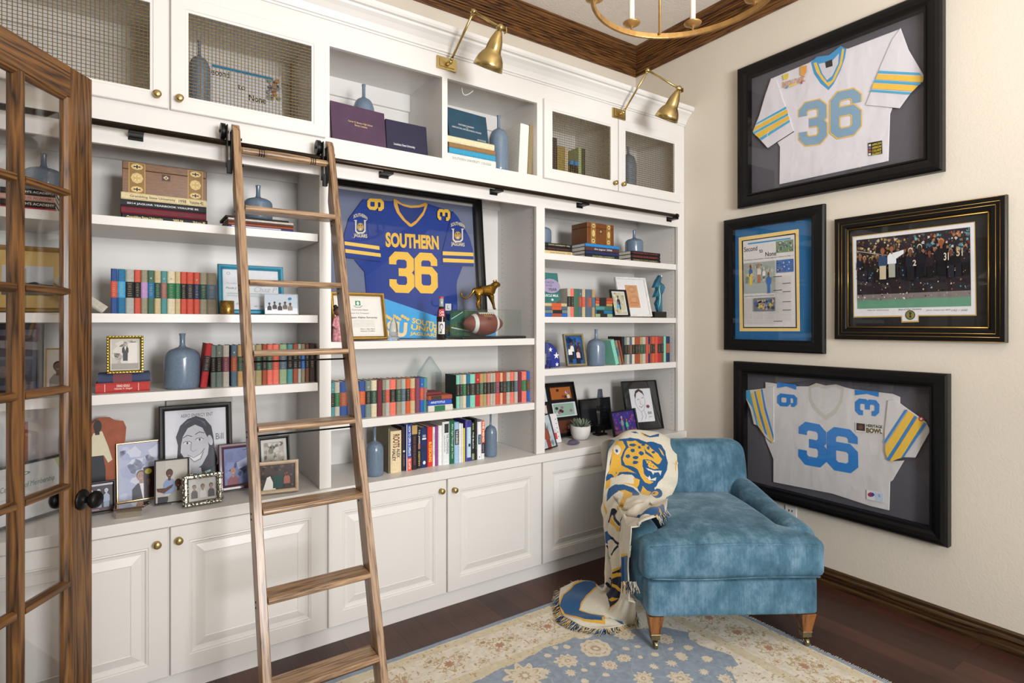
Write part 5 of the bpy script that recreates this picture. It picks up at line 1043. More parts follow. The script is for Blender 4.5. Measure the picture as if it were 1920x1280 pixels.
m.build('glass_figure', pmat('teal_art_glass', '155f78', .06, noise=.5, nscale=25, coat=.6), t, bev=.004, seg=3)
m = MB(); m.tube([(-.012*1, -.0105, .046+hs_*.12), (-.002, -.0125, .046+hs_*.25), (.002, -.0125, .046+hs_*.45), (-.008, -.012, .046+hs_*.6), (.0, -.0115, .046+hs_*.72)], [.002, .004, .004, .004, .002], 8); m.build('pale_swirl', pmat('pale_art_glass', '9fc6b8', .1), t)
# --- right shelf 3
R3 = 1.2695
x0 = ux(1003, .05); xa = ux(1051, .10); t = thing('flag_case', 'folded blue star flag in a triangular case at the left stile', 'flag', (xa-.06, .12, R3))
m = MB(); m.extr([(xa-.19, R3+.001), (xa-.0, R3+.001), (xa-.004, R3+.05), (xa-.03, R3+.115), (xa-.075, R3+.155), (xa-.16, R3+.17)], 'y', .10, .15); m.build('folded_flag', pmat('navy_flag_cloth', '1b2a86', .7, noise=.1, nscale=30, bump=.3, bscale=40, bdist=.003), t, world=True, bev=.008)
A = Art(1, 1, 0, 0, .0995)
def star(a, b, r, c='e6e6ea'): A.poly([(a+(r if i % 2 == 0 else r*.42)*math.sin(i*PI/5), b+(r if i % 2 == 0 else r*.42)*math.cos(i*PI/5)) for i in range(10)], c)
star(xa-.035, R3+.075, .024); star(xa-.03, R3+.018, .016); star(xa-.085, R3+.115, .018); A.rect(xa-.17, R3+.02, xa-.12, R3+.09, 'cfc8bd'); A.build('white_stars', INK, t, world=True)
t = thing('crystal_obelisk', 'slender clear crystal obelisk before the star flag', 'trophy', (ux(1027, .04), .045, R3+.0005)); m = MB(); m.add([(-.022, -.012, .008), (.026, -.012, .008), (.026, .012, .008), (-.022, .012, .008), (-.016, -.008, .175), (.004, -.008, .178), (.004, .008, .178), (-.016, .008, .175)], [(0, 3, 2, 1), (4, 5, 6, 7), (0, 1, 5, 4), (1, 2, 6, 5), (2, 3, 7, 6), (3, 0, 4, 7)]); m.build('crystal', glassmat('crystal_clear'), t)
for dx in (-.018, .02): MB().ball((dx, 0, .004), .0045).build('foot', BLACKM, t)
def artfam(A): bg(A, '1f4f8c', 9, ('2a5c9c', '1a4478'), 12, .2); [pers(A, a, b, .13, '5a3828', c, '1d1412', '1a1a22') for a, b, c in ((.35, .74, 'dcd8d4'), (.6, .76, '2c2c38'), (.2, .62, 'dcd8d4'), (.8, .7, '30303a'), (.65, .5, 'd8b8b8'))]
p0, p1 = (ux(1062, .07), .07), (ux(1099, .05), .05); pic(p0, p1, R3, fsolve_h(628, *p0, R3, 14), 14, .014, CHAMP, artfam, 'champagne frame with a family on blue, third right shelf')
# --- right counter
def artcol(A):
    A.rect(0, 0, 1, 1, '100f10'); k3 = random.Random(5)
    for r3 in range(3):
        for c3 in range(2):
            a, b = .06+.50*c3, .70-.32*r3; base = [['3a5a50', 'b0642c'], ['d3c8c4', '8fae9c'], ['cfc6c4', '5a3426']][r3][c3]; A.rect(a-.02, b-.02, a+.42, b+.25, 'd0d3d8' if (r3+c3) % 2 == 0 else '2a1c16'); A.rect(a, b, a+.38, b+.23, base)
            for q in range(7): pa, pb = a+k3.uniform(.05, .33), b+k3.uniform(.03, .18); A.ell(pa, pb, .03, .03, k3.choice(['8a3a3a', 'dcd0c8', '2a3a34', '9a6a8a', '4a2a20']), 8)
p1 = on(1091, 816, CZ); p0 = online(985, p1, (p1[0]-.3, p1[1]+.0)); pic(p0, p1, CZ, fsolve_h(717, *p1, CZ, 16), 16, .008, BLK, artcol, 'black collage frame of six photos on the right counter')
def artst(A): A.rect(0, 0, 1, 1, 'e2e0e4'); A.rect(.1, .52, .55, .92, 'b4a5b0'); A.ell(.35, .7, .12, .1, '7a5a50'); A.rect(.35, .12, .75, .48, 'c94a3a'); A.rect(.35, .34, .75, .48, 'd8c8d0'); [A.ell(.85, .2+.15*i, .03, .02, '3a3a44', 6) for i in range(5)]
p0, p1 = on(1028, 833, CZ), on(1053, 829, CZ); pic(p0, p1, CZ, fsolve_h(778, *p0, CZ, 18), 18, .001, WHT, artst, 'white card of photo strips leaning on the collage', dep=.003, name='photo_card')
def artsm(A): bg(A, 'b8c6cc', 11, ('a6b8c0',), 6, .2); pers(A, .5, .72, .2, '6a4030', '8c4a38', '1c1412', '8c3a34', 1.2)
p0, p1 = on(1018, 846, CZ), on(1044, 838, CZ); pic(p0, p1, CZ, fsolve_h(781, *p0, CZ, 18), 18, .008, BLK, artsm, 'tiny black frame at the counter edge beside the stile', dep=.01)
def artdk(A): A.rect(0, 0, 1, 1, '1e1f24'); A.rect(.06, .3, .5, .9, '2c2e34'); [A.rect(.55, .7-.12*i, .9, .72-.12*i, '3a3d46') for i in range(4)]
p0, p1 = pp(1089, 1146, .34); pic(p0, p1, CZ, fsolve_h(747, ux(1120, .34), .34, CZ, 7), 7, .009, BLK, artdk, 'low dark frame behind the crystal trophy', glass=True)
def artsk(A):
    A.rect(0, 0, 1, 1, 'dadbe0'); L3 = lambda p, wd=.008, c='55505a': A.line(p, wd, c)
    A.poly([(.2, .80), (.28, .94), (.45, 1), (.62, .92), (.68, .74), (.60, .84), (.45, .92), (.3, .86), (.24, .7)], '4a3038'); L3([(.22, .78), (.2, .6), (.28, .42), (.42, .30), (.55, .36), (.64, .5), (.68, .7)]); L3([(.3, .66), (.38, .69), (.42, .66)], .012); L3([(.52, .70), (.6, .74), (.64, .7)], .012); L3([(.44, .64), (.42, .54), (.5, .53)]); L3([(.36, .48), (.46, .43), (.56, .5)], .012, '7a3a44'); L3([(.55, .34), (.62, .18), (.55, .08)]); L3([(.42, .3), (.45, .15), (.35, .05)]); A.ell(.76, .45, .08, .05, '7a3a48'); A.text('Bill', .72, .22, .88, .3, '55505a'); A.text('2014', .72, .12, .88, .16, '8a8890')
p0, p1 = on(1178, 810, CZ), on(1245, 805, CZ); p0 = (p0[0], min(p0[1], .22)); p1 = (online(1243, p0, (p0[0]+1, p0[1]-.22)))
pic(p0, p1, CZ, fsolve_h(717, *p0, CZ, 16), 16, .008, BLK, artsk, 'large black frame with a pencil portrait sketch on white', mat_=(.052, '0e0f12'), glass=True)
def artcp(A): bg(A, '3a2f7a', 12, ('4a3fa0', '2a2460', 'a04a6a', '7a3a6a'), 60, .08); A.rect(0, 0, 1, .15, '7a4a5a'); pers(A, .4, .72, .15, 'b08a78', '7f8f90', 'c9c4c0', '5a6a80'); pers(A, .58, .60, .14, '9a6a58', '2fb894', '2a1c18', '5a6a80')
p0, p1 = on(1151, 821, CZ), on(1197, 812, CZ); pic(p0, p1, CZ, fsolve_h(773, *p0, CZ, 14), 14, .012, BLK, artcp, 'black frame with a couple in grey and green')
# crystal trophy
x, y = on(1125, 815, CZ); t = thing('crystal_trophy', 'tall faceted crystal trophy on a black stepped base', 'trophy', (x, y, CZ+.0005)); hb = zt(798, x, y)-CZ
MB().box(-.045, .045, -.03, .03, 0, .012).build('base', BLACKP, t, bev=.001); MB().box(-.03, .03, -.02, .02, .013, max(hb, .04)).build('base_block', BLACKP, t, bev=.001)
ht = zt(729, x, y)-CZ; h0 = max(hb, .04)+.001; m = MB(); m.lathe([(.0001, h0), (.010, h0), (.034, h0+(ht-h0)*.35), (.036, h0+(ht-h0)*.55), (.022, ht-.003), (.016, ht), (.0001, ht)], (0, 0, 0), 6, smooth=False, sy=.6); m.build('crystal', glassmat('smoky_crystal', 'a9b0b8', .12), t)
A = Art(.03, .02, -.015, .018, -.0205); A.poly([(.5+(.5 if i % 2 == 0 else .2)*math.sin(i*PI/5), .5+(.5 if i % 2 == 0 else .2)*math.cos(i*PI/5)) for i in range(10)], '8a7a3a'); A.build('star_emblem', INK, t)
# succulent
x, y = on(1092, 824, CZ); rp = 19*FD(x, y)/FPX; t = thing('potted_succulent', 'grey-green succulent in a round white textured pot', 'plant', (x, y+.02, CZ+.0005)); hp = zt(798, x, y)-CZ
MB().lathe([(.0001, 0), (rp*.45, 0), (rp*.72, .006), (rp*.92, hp*.35), (rp, hp*.7), (rp*.98, hp), (rp*.9, hp), (rp*.88, hp-.01), (.0001, hp-.012)], (0, 0, 0), 32).build('pot', pmat('white_textured_pot', 'd9d6d4', .6, noise=.08, nscale=160, bump=.7, bscale=260, bdist=.0015), t)
def leaf(m, o, d, up, L, w_):
    d = Vector(d).normalized(); up = Vector(up); s_ = d.cross(up).normalized(); n_ = s_.cross(d).normalized(); o = Vector(o); rows = []
    for q, ww, bend in ((0, .35, 0), (.3, .8, .02), (.6, 1, .12), (.85, .6, .3), (1, .05, .42)):
        c = o+d*L*q+n_*(-bend*L*.0)+n_*(bend*L*.5); rows.append((c+s_*w_*ww/2, c-n_*w_*.18*ww, c-s_*w_*ww/2, c+n_*w_*.10*ww))
    vs = [p for r_ in rows for p in r_]; fs = [(i*4+k, i*4+(k+1) % 4, (i+1)*4+(k+1) % 4, (i+1)*4+k) for i in range(4) for k in range(4)]; m.add(vs, fs, smooth=True)
m = MB(); rnd = random.Random(4)
for ring, (nn, el, L) in enumerate(((14, 0, .062), (13, 22, .064), (11, 42, .060), (8, 62, .052), (4, 80, .04))):
    for i in range(nn):
        a = 2*PI*(i+ring*.4)/nn+rnd.uniform(-.1, .1); e_ = R(el+rnd.uniform(-8, 8)); leaf(m, (.018*math.cos(a), .018*math.sin(a), hp-.004), (math.cos(a)*math.cos(e_), math.sin(a)*math.cos(e_), math.sin(e_)), (0, 0, 1), L, .024)
lf = m.build('leaves', pmat('succulent_leaf', '7d8a78', .55, noise=.3, nscale=60), t, sub=1)
lf['kind'] = 'stuff'
# glass paperweight shell
x, y = on(1076, 833, CZ); tag(MB().lathe([(.0001, 0), (.03, 0), (.046, .006), (.048, .012), (.034, .024), (.015, .031), (.0001, .033)], (x, y+.005, CZ+.0006), 14, smooth=False, sx=1.05, sy=.7).build('crystal_paperweight', glassmat('violet_crystal', 'c6c0dc', .14)), 'oval violet-tinted crystal paperweight before the succulent', 'paperweight')
# behind left mesh: newspaper print and folders
def artn(A):
    A.rect(0, 0, 1, 1, 'dcdde2'); A.text('Second', .05, .80, .32, .90, '1e1c1c', .01); A.text('to', .42, .66, .52, .74, '1e1c1c', .01); A.text('None', .56, .52, .78, .62, '1e1c1c', .01); A.rect(.1, .92, .9, .96, '2f8fc0'); k3 = random.Random(2)
    for i in range(60): a, b = (k3.uniform(.0, .97), k3.uniform(.0, .30)) if i < 40 else (k3.uniform(.8, .96), k3.uniform(.6, .9)); A.ell(a, b, .03, .035, k3.choice(['7a8ab0', 'b08a60', 'c8c4c0', '4a5a7a', 'a05a4a', '8aa08a']), 6)
p0, p1 = pp(383, 533, .26); pic(p0, p1, 2.4755, fsolve_h(128, ux(455, .26), .26, 2.4755, 12), 12, .003, WHT, artn, 'newspaper print reading Second to None behind the wire mesh', dep=.006, name='newspaper_print', cat='print', group=None)
make_book(.10, .03, .11, 'grey', None, 'small grey box standing behind the left wire mesh corner', 'boxes behind mesh', (ux(563, .25), .25, 2.4755))
# ================================================================ jersey frame in the middle bay
def bigframe(lab, w, h, fw, dep, loc, yaw, lean, matc, fm, mold=None, glass_y=None, group=None, name='framed_jersey', cat='framed jersey'):
    t = thing(name, lab, cat, loc, (-R(lean), 0, yaw), group)
    P = mold or [(0, .0), (0, -dep*.75), (fw*.12, -dep*.95), (fw*.35, -dep), (fw*.62, -dep*.93), (fw*.86, -dep*.78), (fw*.88, -dep*.86), (fw, -dep*.84), (fw, -.002)]
    m = MB(); vs = []; fs = []
    for d, y in P: vs += [(-w/2+d, y, d), (w/2-d, y, d), (w/2-d, y, h-d), (-w/2+d, y, h-d)]
    for i in range(len(P)-1):
        for q in range(4): fs.append((i*4+q, i*4+(q+1) % 4, (i+1)*4+(q+1) % 4, (i+1)*4+q))
    m.add(vs, fs); f = m.build('frame', fm, t)
    MB().box(-w/2+.002, w/2-.002, -.0015, .0, .002, h-.002).build('mat_board', pmat('mat_'+matc, matc, .9, noise=.05, nscale=200, bump=.2, bscale=400, bdist=.0005), t)
    gy = -dep*.84 if glass_y is None else glass_y
    MB().add([(-w/2+fw*.95, gy, fw*.95), (w/2-fw*.95, gy, fw*.95), (w/2-fw*.95, gy, h-fw*.95), (-w/2+fw*.95, gy, h-fw*.95)], [(0, 1, 2, 3)]).build('glass', glassmat('frame_glass', 'ffffff', .035), t)
    return t
def fabric(name, c): return pmat(name, c, .75, noise=.03, nscale=6, bump=.5, bscale=6, bdist=.03, sheen=.2, bdetail=3, stretch=(1, 1, .55))
def piece(t, name, pts, y, th, mat, holes=None, bev=.002, parent=None):
    m = MB(); m.extr(pts, 'y', y, y-th); return m.build(name, mat, parent or t, bev=bev)
def inside(polys): return polys
LAQ = pmat('black_frame_satin', '080708', .38, noise=.2, nscale=30, bump=.12, bscale=150, bdist=.0008, spec=.3)
# blue jersey; measured on the leaning plane: left/right x, bottom on the shelf
bx0, bx1, bz0, bh, bl = .872, 1.945, 1.4627, .925, 5.5
t = bigframe('large black frame with a royal blue and gold jersey numbered 36', bx1-bx0, bh, .062, .035, ((bx0+bx1)/2, .335, bz0+.002), 0, bl, '6f7890', LAQ)
bc = (bx0+bx1)/2
def JB(u, v):      # pixel -> frame-local (x, z) on the leaning mat
    y = .32; 
    for _ in range(6): x, z = py(u, v, y); s_ = (z-bz0)/math.cos(R(bl)); y = .335+s_*math.sin(R(bl))-.012
    return (x-bc, s_)
def Z5(pts, s=3.878, ox=600, oy=330): return [JB(a/s+ox, b/s+oy) for a, b in pts]
BLUEJ = fabric('royal_blue_jersey_mesh', '0b3488'); DB = fabric('deep_blue_sleeve', '0b3386')
body = Z5([(330, 175), (545, 185), (560, 195), (600, 210), (660, 222), (740, 212), (768, 205), (790, 205), (900, 240), (960, 258), (945, 330), (890, 540), (890, 650), (1040, 658), (1000, 760), (995, 800), (1005, 1010), (1005, 1180), (345, 1180), (340, 870), (325, 700), (250, 610), (430, 625), (420, 480), (400, 360)])
jb = piece(t, 'jersey_body', body, -.003, .007, BLUEJ)
slL = Z5([(312, 172), (400, 178), (410, 300), (425, 440), (443, 628), (185, 598), (172, 480), (172, 440), (210, 310)]); slR = Z5([(962, 258), (1000, 300), (1040, 370), (1085, 450), (1110, 540), (1116, 660), (888, 648), (886, 560), (925, 400), (950, 300)])
sl1 = piece(t, 'sleeve', slL, -.0105, .007, DB); sl2 = piece(t, 'sleeve', slR, -.0105, .007, DB)
yc = [-.0112]
YEL = 'e6b73a'
def localart(y): return Art(1, 1, 0, 0, y)
A = localart(-.0182)
for P in ([(175, 480), (428, 515), (431, 542), (177, 506)], [(180, 535), (437, 568), (440, 594), (183, 562)]): A.poly(Z5(P)[::-1], 'e6bf4e')
for P in ([(888, 552), (1110, 562), (1112, 588), (889, 580)], [(890, 602), (1115, 612), (1116, 638), (891, 630)]): A.poly(Z5(P)[::-1], 'e6bf4e')
for ox, oy in ((290, 378), (996, 440)):
    pz5 = lambda a, b: Z5([(ox+a, oy+b)])[0]
    for a0, a1, b0, b1 in ((-45, -25, -52, -46), (25, 45, -52, -46)): A.poly([pz5(a0, b1), pz5(a1, b1), pz5(a1, b0), pz5(a0, b0)], 'dcd3c0')
    for pts in ([(-38, -48), (-38, 30), (-22, 46), (22, 46), (38, 30), (38, -48), (28, -48), (28, 24), (16, 36), (-16, 36), (-28, 24), (-28, -48)],): A.poly([pz5(*q) for q in pts][::-1], 'dcd3c0')
    A.poly([pz5(24*math.cos(q*.52), -2-30*math.sin(q*.52)) for q in range(12)], 'b8923a')
    for a, b in ((-10, -14), (10, -14)): A.poly([pz5(a+5*math.cos(q), b-5*math.sin(q)) for q in range(6)], '1a1c30')
    A.poly([pz5(9*math.cos(q*.9), 14-8*math.sin(q*.9)) for q in range(7)], 'cfc6b0')
    a, b = pz5(-50, -62), pz5(48, -92); A.text('SOUTHERN', a[0], a[1], b[0], a[1]+(b[1]-a[1])*.62, 'e2d7b4', .02, curve=(b[1]-a[1])*.45)
    a, b = pz5(-48, 78), pz5(48, 52); A.text('JAGUARS', a[0], a[1], b[0], b[1], 'e2d7b4', .02)
for ch, q in (('6', [(338, 168), (338, 250), (460, 265), (460, 175)]), ('3', [(942, 335), (940, 250), (848, 245), (845, 325)])):
    h = homog([(0, 0), (.66, 0), (.66, 1), (0, 1)], Z5(q)); digit(A, ch, h, YEL, .19)
A.build('sleeve_print', INK, t)
A = localart(-.0104)
A.poly(Z5([(535, 170), (552, 172), (600, 205), (660, 218), (720, 215), (765, 196), (782, 205), (782, 215), (770, 250), (752, 290), (700, 350), (668, 372), (652, 370), (600, 322), (560, 270), (540, 220)])[::-1], 'dda53a')
A.poly(Z5([(562, 200), (610, 222), (660, 235), (720, 232), (762, 222), (750, 262), (700, 325), (662, 352), (620, 318), (580, 262)])[::-1], '0a2c74')
a, b = Z5([(477, 535), (877, 410)]); 
h = homog([(0, 0), (1, 0), (1, 1), (0, 1)], Z5([(478, 520), (866, 540), (862, 438), (476, 410)]))
v, f = glyphs('SOUTHERN', .045); A.nxt(); A.m.add([A.P(*h(x, y)) for x, y in v], f, YEL)
for x0 in [0, .124, .25, .375, .47, .61, .735, .86]: pass
for ch, q in (('3', [(505, 850), (690, 858), (682, 558), (500, 548)]), ('6', [(690, 855), (860, 860), (852, 565), (685, 555)])):
    h = homog([(0, 0), (.66, 0), (.66, 1), (0, 1)], Z5(q)); digit(A, ch, h, YEL, .19)
A.poly([JB(835, 583), JB(846, 583), JB(846, 570), JB(835, 570)], 'd8d8dc'); A.text('L', *JB(839, 580), *JB(842, 573), '222222')
A.build('jersey_print', INK, t)
# ================================================================ pictures on the right wall
def wallpic(c, xp=XR-.05):   # outer corners in pixels TL, BL, BR, TR -> y range and z range
    P = [px(u, v, xp) for u, v in c]; y0 = (P[0][0]+P[1][0])/2; y1 = (P[2][0]+P[3][0])/2; z0 = (P[1][1]+P[2][1])/2; z1 = (P[0][1]+P[3][1])/2; return y0, y1, z0, z1
def WL(xp, y0, y1, z0, s, ox, oy):
    yc_ = (y0+y1)/2
    def fn(pts):
        out = []
        for a, b in pts: y, z = px(a/s+ox, b/s+oy, xp); out.append((yc_-y, z-z0))
        return out
    return fn
def wallframe(c, lab, fw, dep, matc, fm, xp=XR-.045, **k):
    y0, y1, z0, z1 = wallpic(c, xp)
    t = bigframe(lab, y0-y1, z1-z0, fw, dep, (XR-.0035, (y0+y1)/2, z0), -PI/2, 0, matc, fm, **k); return t, y0, y1, z0, z1
# --- white jersey, top
t, y0, y1, z0, z1 = wallframe([(1381, 130.6), (1384, 392), (1768.8, 317), (1766, -27)], 'large black frame with white 36 jersey, topmost on the right wall', .082, .055, '55525a', LAQ, group='framed white jerseys')
T = WL(XR-.018, y0, y1, z0, 3.2, 1360, 0)
WHJ = fabric('white_jersey_cloth', 'd6d3da')
piece(t, 'jersey_body', T([(275, 470), (345, 440), (500, 375), (545, 345), (620, 400), (700, 290), (735, 290), (1050, 170), (1040, 260), (1000, 640), (985, 680), (975, 965), (322, 1105), (325, 880), (310, 855), (410, 790), (330, 600)]), -.003, .008, WHJ)
piece(t, 'sleeve', T([(275, 470), (310, 480), (345, 590), (412, 785), (310, 850), (255, 888), (165, 790), (205, 690), (240, 570)]), -.0115, .006, WHJ)
piece(t, 'sleeve', T([(1052, 168), (1100, 300), (1160, 400), (1200, 465), (1110, 560), (1045, 650), (842, 630), (900, 480), (930, 400), (1000, 240)]), -.0115, .006, WHJ)
A = localart(-.0182)
for P, c in (([(190, 738), (365, 640), (370, 652), (183, 752)], '4aa6cc'), ([(180, 762), (372, 655), (378, 678), (170, 790)], 'e6bb45'), ([(168, 795), (378, 680), (380, 692), (175, 805)], '4aa6cc'), ([(178, 808), (382, 695), (388, 715), (205, 828)], 'e6bb45'), ([(208, 830), (388, 720), (390, 732), (218, 842)], '4aa6cc'),
             ([(923, 425), (1165, 438), (1178, 452), (918, 440)], '4aa6cc'), ([(916, 446), (1182, 458), (1198, 466), (1185, 495), (905, 475)], 'e6bb45'), ([(900, 480), (1180, 498), (1165, 512), (895, 495)], '4aa6cc'), ([(893, 500), (1160, 515), (1128, 548), (880, 532)], 'e6bb45'), ([(878, 538), (1120, 555), (1108, 568), (873, 550)], '4aa6cc')): A.poly(T(P)[::-1], c)
A.build('sleeve_stripes', INK, t)
A = localart(-.0115)
A.poly(T([(512, 372), (548, 340), (620, 330), (690, 275), (725, 292), (715, 350), (690, 420), (650, 500), (618, 540), (570, 500), (530, 440)])[::-1], '3f93c8')
A.poly(T([(528, 378), (545, 372), (570, 440), (610, 495), (640, 480), (685, 380), (700, 290), (712, 295), (700, 380), (655, 480), (618, 520), (580, 480), (545, 430)])[::-1], 'e6bb45')
A.poly(T([(558, 382), (640, 365), (680, 320), (676, 380), (640, 455), (608, 480), (580, 440)])[::-1], 'c9c8d2')
A.poly(T([(597, 372), (640, 355), (643, 395), (602, 408)])[::-1], '2a231c')
for ch, q in (('3', [(440, 880), (612, 858), (605, 585), (440, 622)]), ('6', [(628, 840), (815, 800), (815, 520), (628, 560)])):
    h = homog([(0, 0), (.66, 0), (.66, 1), (0, 1)], T(q)); digit(A, ch, h, 'dfb650', .235); digit(A, ch, h, '7f9fb8', .185)
A.poly(T([(855, 858), (940, 842), (942, 922), (857, 935)])[::-1], '1c1815')
for i, s_ in enumerate(('AFRICAN', 'AMERICAN', 'COLLEGE', 'ALLIANCE')):
    a, b = T([(880, 876+19*i), (936, 850+19*i)]); A.text(s_, a[0], a[1], b[0], b[1], 'd8c23a', .02)
    A.poly(T([(860, 878+18*i), (874, 876+18*i), (874, 864+18*i), (860, 866+18*i)]), ['d8d5cf', '7a6a9a', 'c05a40', 'cfd8d8'][i])
a, b = T([(345, 530), (478, 430)]); h = homog([(0, 0), (1, 0), (1, 1), (0, 1)], T([(345, 528), (480, 488), (478, 455), (345, 492)])); v, f = glyphs('BAYOU CLASSIC', .02); A.nxt(); A.m.add([A.P(*h(x, y)) for x, y in v], f, 'c98a5a')
for P, c in (([(450, 400), (490, 392), (488, 430), (470, 460), (450, 450)], 'd99a4a'), ([(345, 450), (380, 440), (378, 470), (350, 482)], 'd9c04a'), ([(380, 525), (430, 505), (430, 495), (380, 512)], 'e0c060'), ([(452, 500), (465, 480), (462, 505)], 'b0203a'), ([(360, 530), (372, 515), (374, 532)], '3f93c8')): A.poly(T(P)[::-1], c)
A.build('jersey_print', INK, t)
# --- white jersey, bottom
t, y0, y1, z0, z1 = wallframe([(1372.5, 677.2), (1379, 918), (1779.4, 1028.8), (1776, 700)], 'large black frame with white 36 jersey, lowest above the armchair', .078, .06, '4f4d54', LAQ, group='framed white jerseys')
T = WL(XR-.018, y0, y1, z0, 3.2, 1360, 660)
WH2 = fabric('offwhite_jersey_mesh', 'cbc8c8')
piece(t, 'jersey_body', T([(237, 180), (420, 205), (500, 205), (545, 188), (600, 400), (665, 195), (710, 210), (760, 222), (1000, 250), (1045, 270), (1045, 310), (975, 640), (985, 655), (1070, 650), (1000, 770), (985, 780), (980, 950), (870, 925), (640, 850), (285, 780), (285, 640), (240, 530), (232, 490), (280, 545), (238, 220)]), -.003, .008, WH2)
piece(t, 'sleeve', T([(120, 265), (120, 230), (215, 220), (292, 205), (292, 540), (280, 545), (235, 500), (195, 440), (172, 432), (150, 340)]), -.0115, .006, WH2)
piece(t, 'sleeve', T([(975, 290), (1020, 285), (1095, 340), (1160, 385), (1205, 420), (1232, 470), (1140, 632), (1070, 630), (985, 655), (970, 640), (955, 550), (955, 480)]), -.0115, .006, WH2)
A = localart(-.0182)
for P, c in (([(215, 222), (225, 222), (245, 330), (292, 500), (292, 530), (235, 340)], '2f7fc6'), ([(183, 232), (210, 225), (240, 380), (288, 530), (280, 545), (235, 430), (205, 310)], 'e6bb45'), ([(175, 235), (182, 233), (215, 360), (255, 500), (240, 485), (205, 370)], '2f7fc6'), ([(148, 250), (170, 240), (195, 330), (232, 480), (222, 480), (185, 370)], 'e6bb45'), ([(120, 232), (150, 228), (200, 440), (192, 440), (165, 330), (120, 260)], '4aa0c8'),
             ([(1080, 345), (1097, 345), (960, 550), (955, 535)], '2f7fc6'), ([(1100, 352), (1138, 378), (975, 635), (962, 600), (962, 560)], 'e6bb45'), ([(1140, 380), (1152, 388), (985, 650), (970, 640)], '2f7fc6'), ([(1155, 392), (1195, 415), (1060, 630), (1000, 655), (990, 650)], 'e6bb45'), ([(1197, 420), (1210, 430), (1075, 628), (1058, 632)], '2f7fc6')): A.poly(T(P)[::-1], c)
A.poly(T([(1178+16*math.cos(q*.6), 400-14*math.sin(q*.6)) for q in range(10)]), 'b8303a'); A.poly(T([(1178+8*math.cos(q*.6), 400-7*math.sin(q*.6)) for q in range(10)]), 'e6e2de')
A.build('sleeve_stripes', INK, t)
A = localart(-.0115)
A.poly(T([(497, 205), (545, 185), (600, 200), (662, 193), (712, 210), (700, 300), (660, 370), (605, 408), (590, 400), (530, 345), (500, 290)])[::-1], 'bdb9b2'); A.poly(T([(512, 215), (548, 208), (600, 222), (655, 208), (692, 225), (685, 290), (650, 345), (600, 378), (545, 330), (515, 280)])[::-1], 'c9c7c6')
for ch, q in (('3', [(435, 668), (610, 700), (602, 440), (440, 410)]), ('6', [(608, 700), (798, 735), (792, 470), (608, 442)])):
    h = homog([(0, 0), (.66, 0), (.66, 1), (0, 1)], T(q)); digit(A, ch, h, '2779c4', .2)
for ch, q in (('6', [(310, 245), (310, 322), (430, 330), (430, 258)]), ('3', [(922, 385), (925, 290), (778, 275), (778, 375)])):
    h = homog([(0, 0), (.66, 0), (.66, 1), (0, 1)], T(q)); digit(A, ch, h, '2779c4', .2)
for q in ([(310, 182), (425, 195), (425, 225), (365, 205), (310, 215)], [(778, 225), (920, 238), (920, 268), (850, 250), (778, 258)]): A.poly(T(q)[::-1], '2779c4')
A.poly(T([(780, 420), (945, 440), (945, 492), (780, 475)])[::-1], 'd8d5cd'); A.poly(T([(786, 424), (838, 430), (838, 474), (786, 468)])[::-1], '241d1a')
A.poly(T([(812+16*math.cos(q*.7), 450-14*math.sin(q*.7)) for q in range(9)]), '6a3a2a')
h = homog([(0, 0), (1, 0), (1, 1), (0, 1)], T([(845, 482), (942, 490), (942, 462), (845, 452)])); v, f = glyphs('BOWL', .05); A.nxt(); A.m.add([A.P(*h(x, y)) for x, y in v], f, '55501c')
h = homog([(0, 0), (1, 0), (1, 1), (0, 1)], T([(845, 448), (942, 458), (942, 440), (845, 430)])); v, f = glyphs('HERITAGE', .03); A.nxt(); A.m.add([A.P(*h(x, y)) for x, y in v], f, '2a2a22')
A.poly(T([(848, 825), (950, 845), (950, 902), (848, 882)])[::-1], 'd8dade'); A.poly(T([(874+20*math.cos(q*.63), 854-14*math.sin(q*.63)) for q in range(10)]), 'b0283a'); A.poly(T([(884+12*math.cos(q*.63), 854-11*math.sin(q*.63)) for q in range(10)]), '2a4a9a'); A.poly(T([(900, 840), (946, 848), (946, 896), (900, 888)])[::-1], 'b9c9dc')
a, b = T([(918, 866), (932, 853)]); A.text('XL', a[0], a[1], b[0], b[1], '2a6ab0')
A.build('jersey_print', INK, t)
# --- newspaper page
t, y0, y1, z0, z1 = wallframe([(1352.5, 414), (1355.5, 657), (1544.5, 662), (1541, 380.5)], 'black frame with blue mat around a Second to None newspaper page', .075, .032, '1b5f92', LAQ, name='framed_newspaper', cat='framed print')
T = WL(XR-.008, y0, y1, z0, 4.414, 1340, 380)
A = localart(-.002)
A.poly(T([(197, 288), (205, 1063), (705, 1063), (694, 217)])[::-1] if False else T([(205, 1063), (705, 1063), (694, 217), (197, 288)]), 'e6c67c'); A.poly(T([(234, 1037), (680, 1037), (668, 250), (222, 314)]), '17120f'); A.build('inner_mat', INK, t)
Hn = homog([(0, 0), (1, 0), (1, 1), (0, 1)], T([(243, 1028), (670, 1028), (660, 262), (234, 320)]))
A = Art(1, 1, fn=lambda a, b, d: (Hn(a, b)[0], -.0035-d, Hn(a, b)[1]), step=.00018)
A.rect(0, 0, 1, 1, 'd5d2d0'); A.rect(.1, .955, .93, .972, '3a8fc0')
A.text('Second', .02, .875, .29, .93, '17151a', .01); A.text('to', .33, .845, .40, .885, '17151a', .01); A.text('None', .45, .795, .66, .845, '17151a', .01)
A.text('Southern secondary rivals Jaguars claim to No. 1', .02, .765, .97, .785, '55535a', .0)
k3 = random.Random(21)
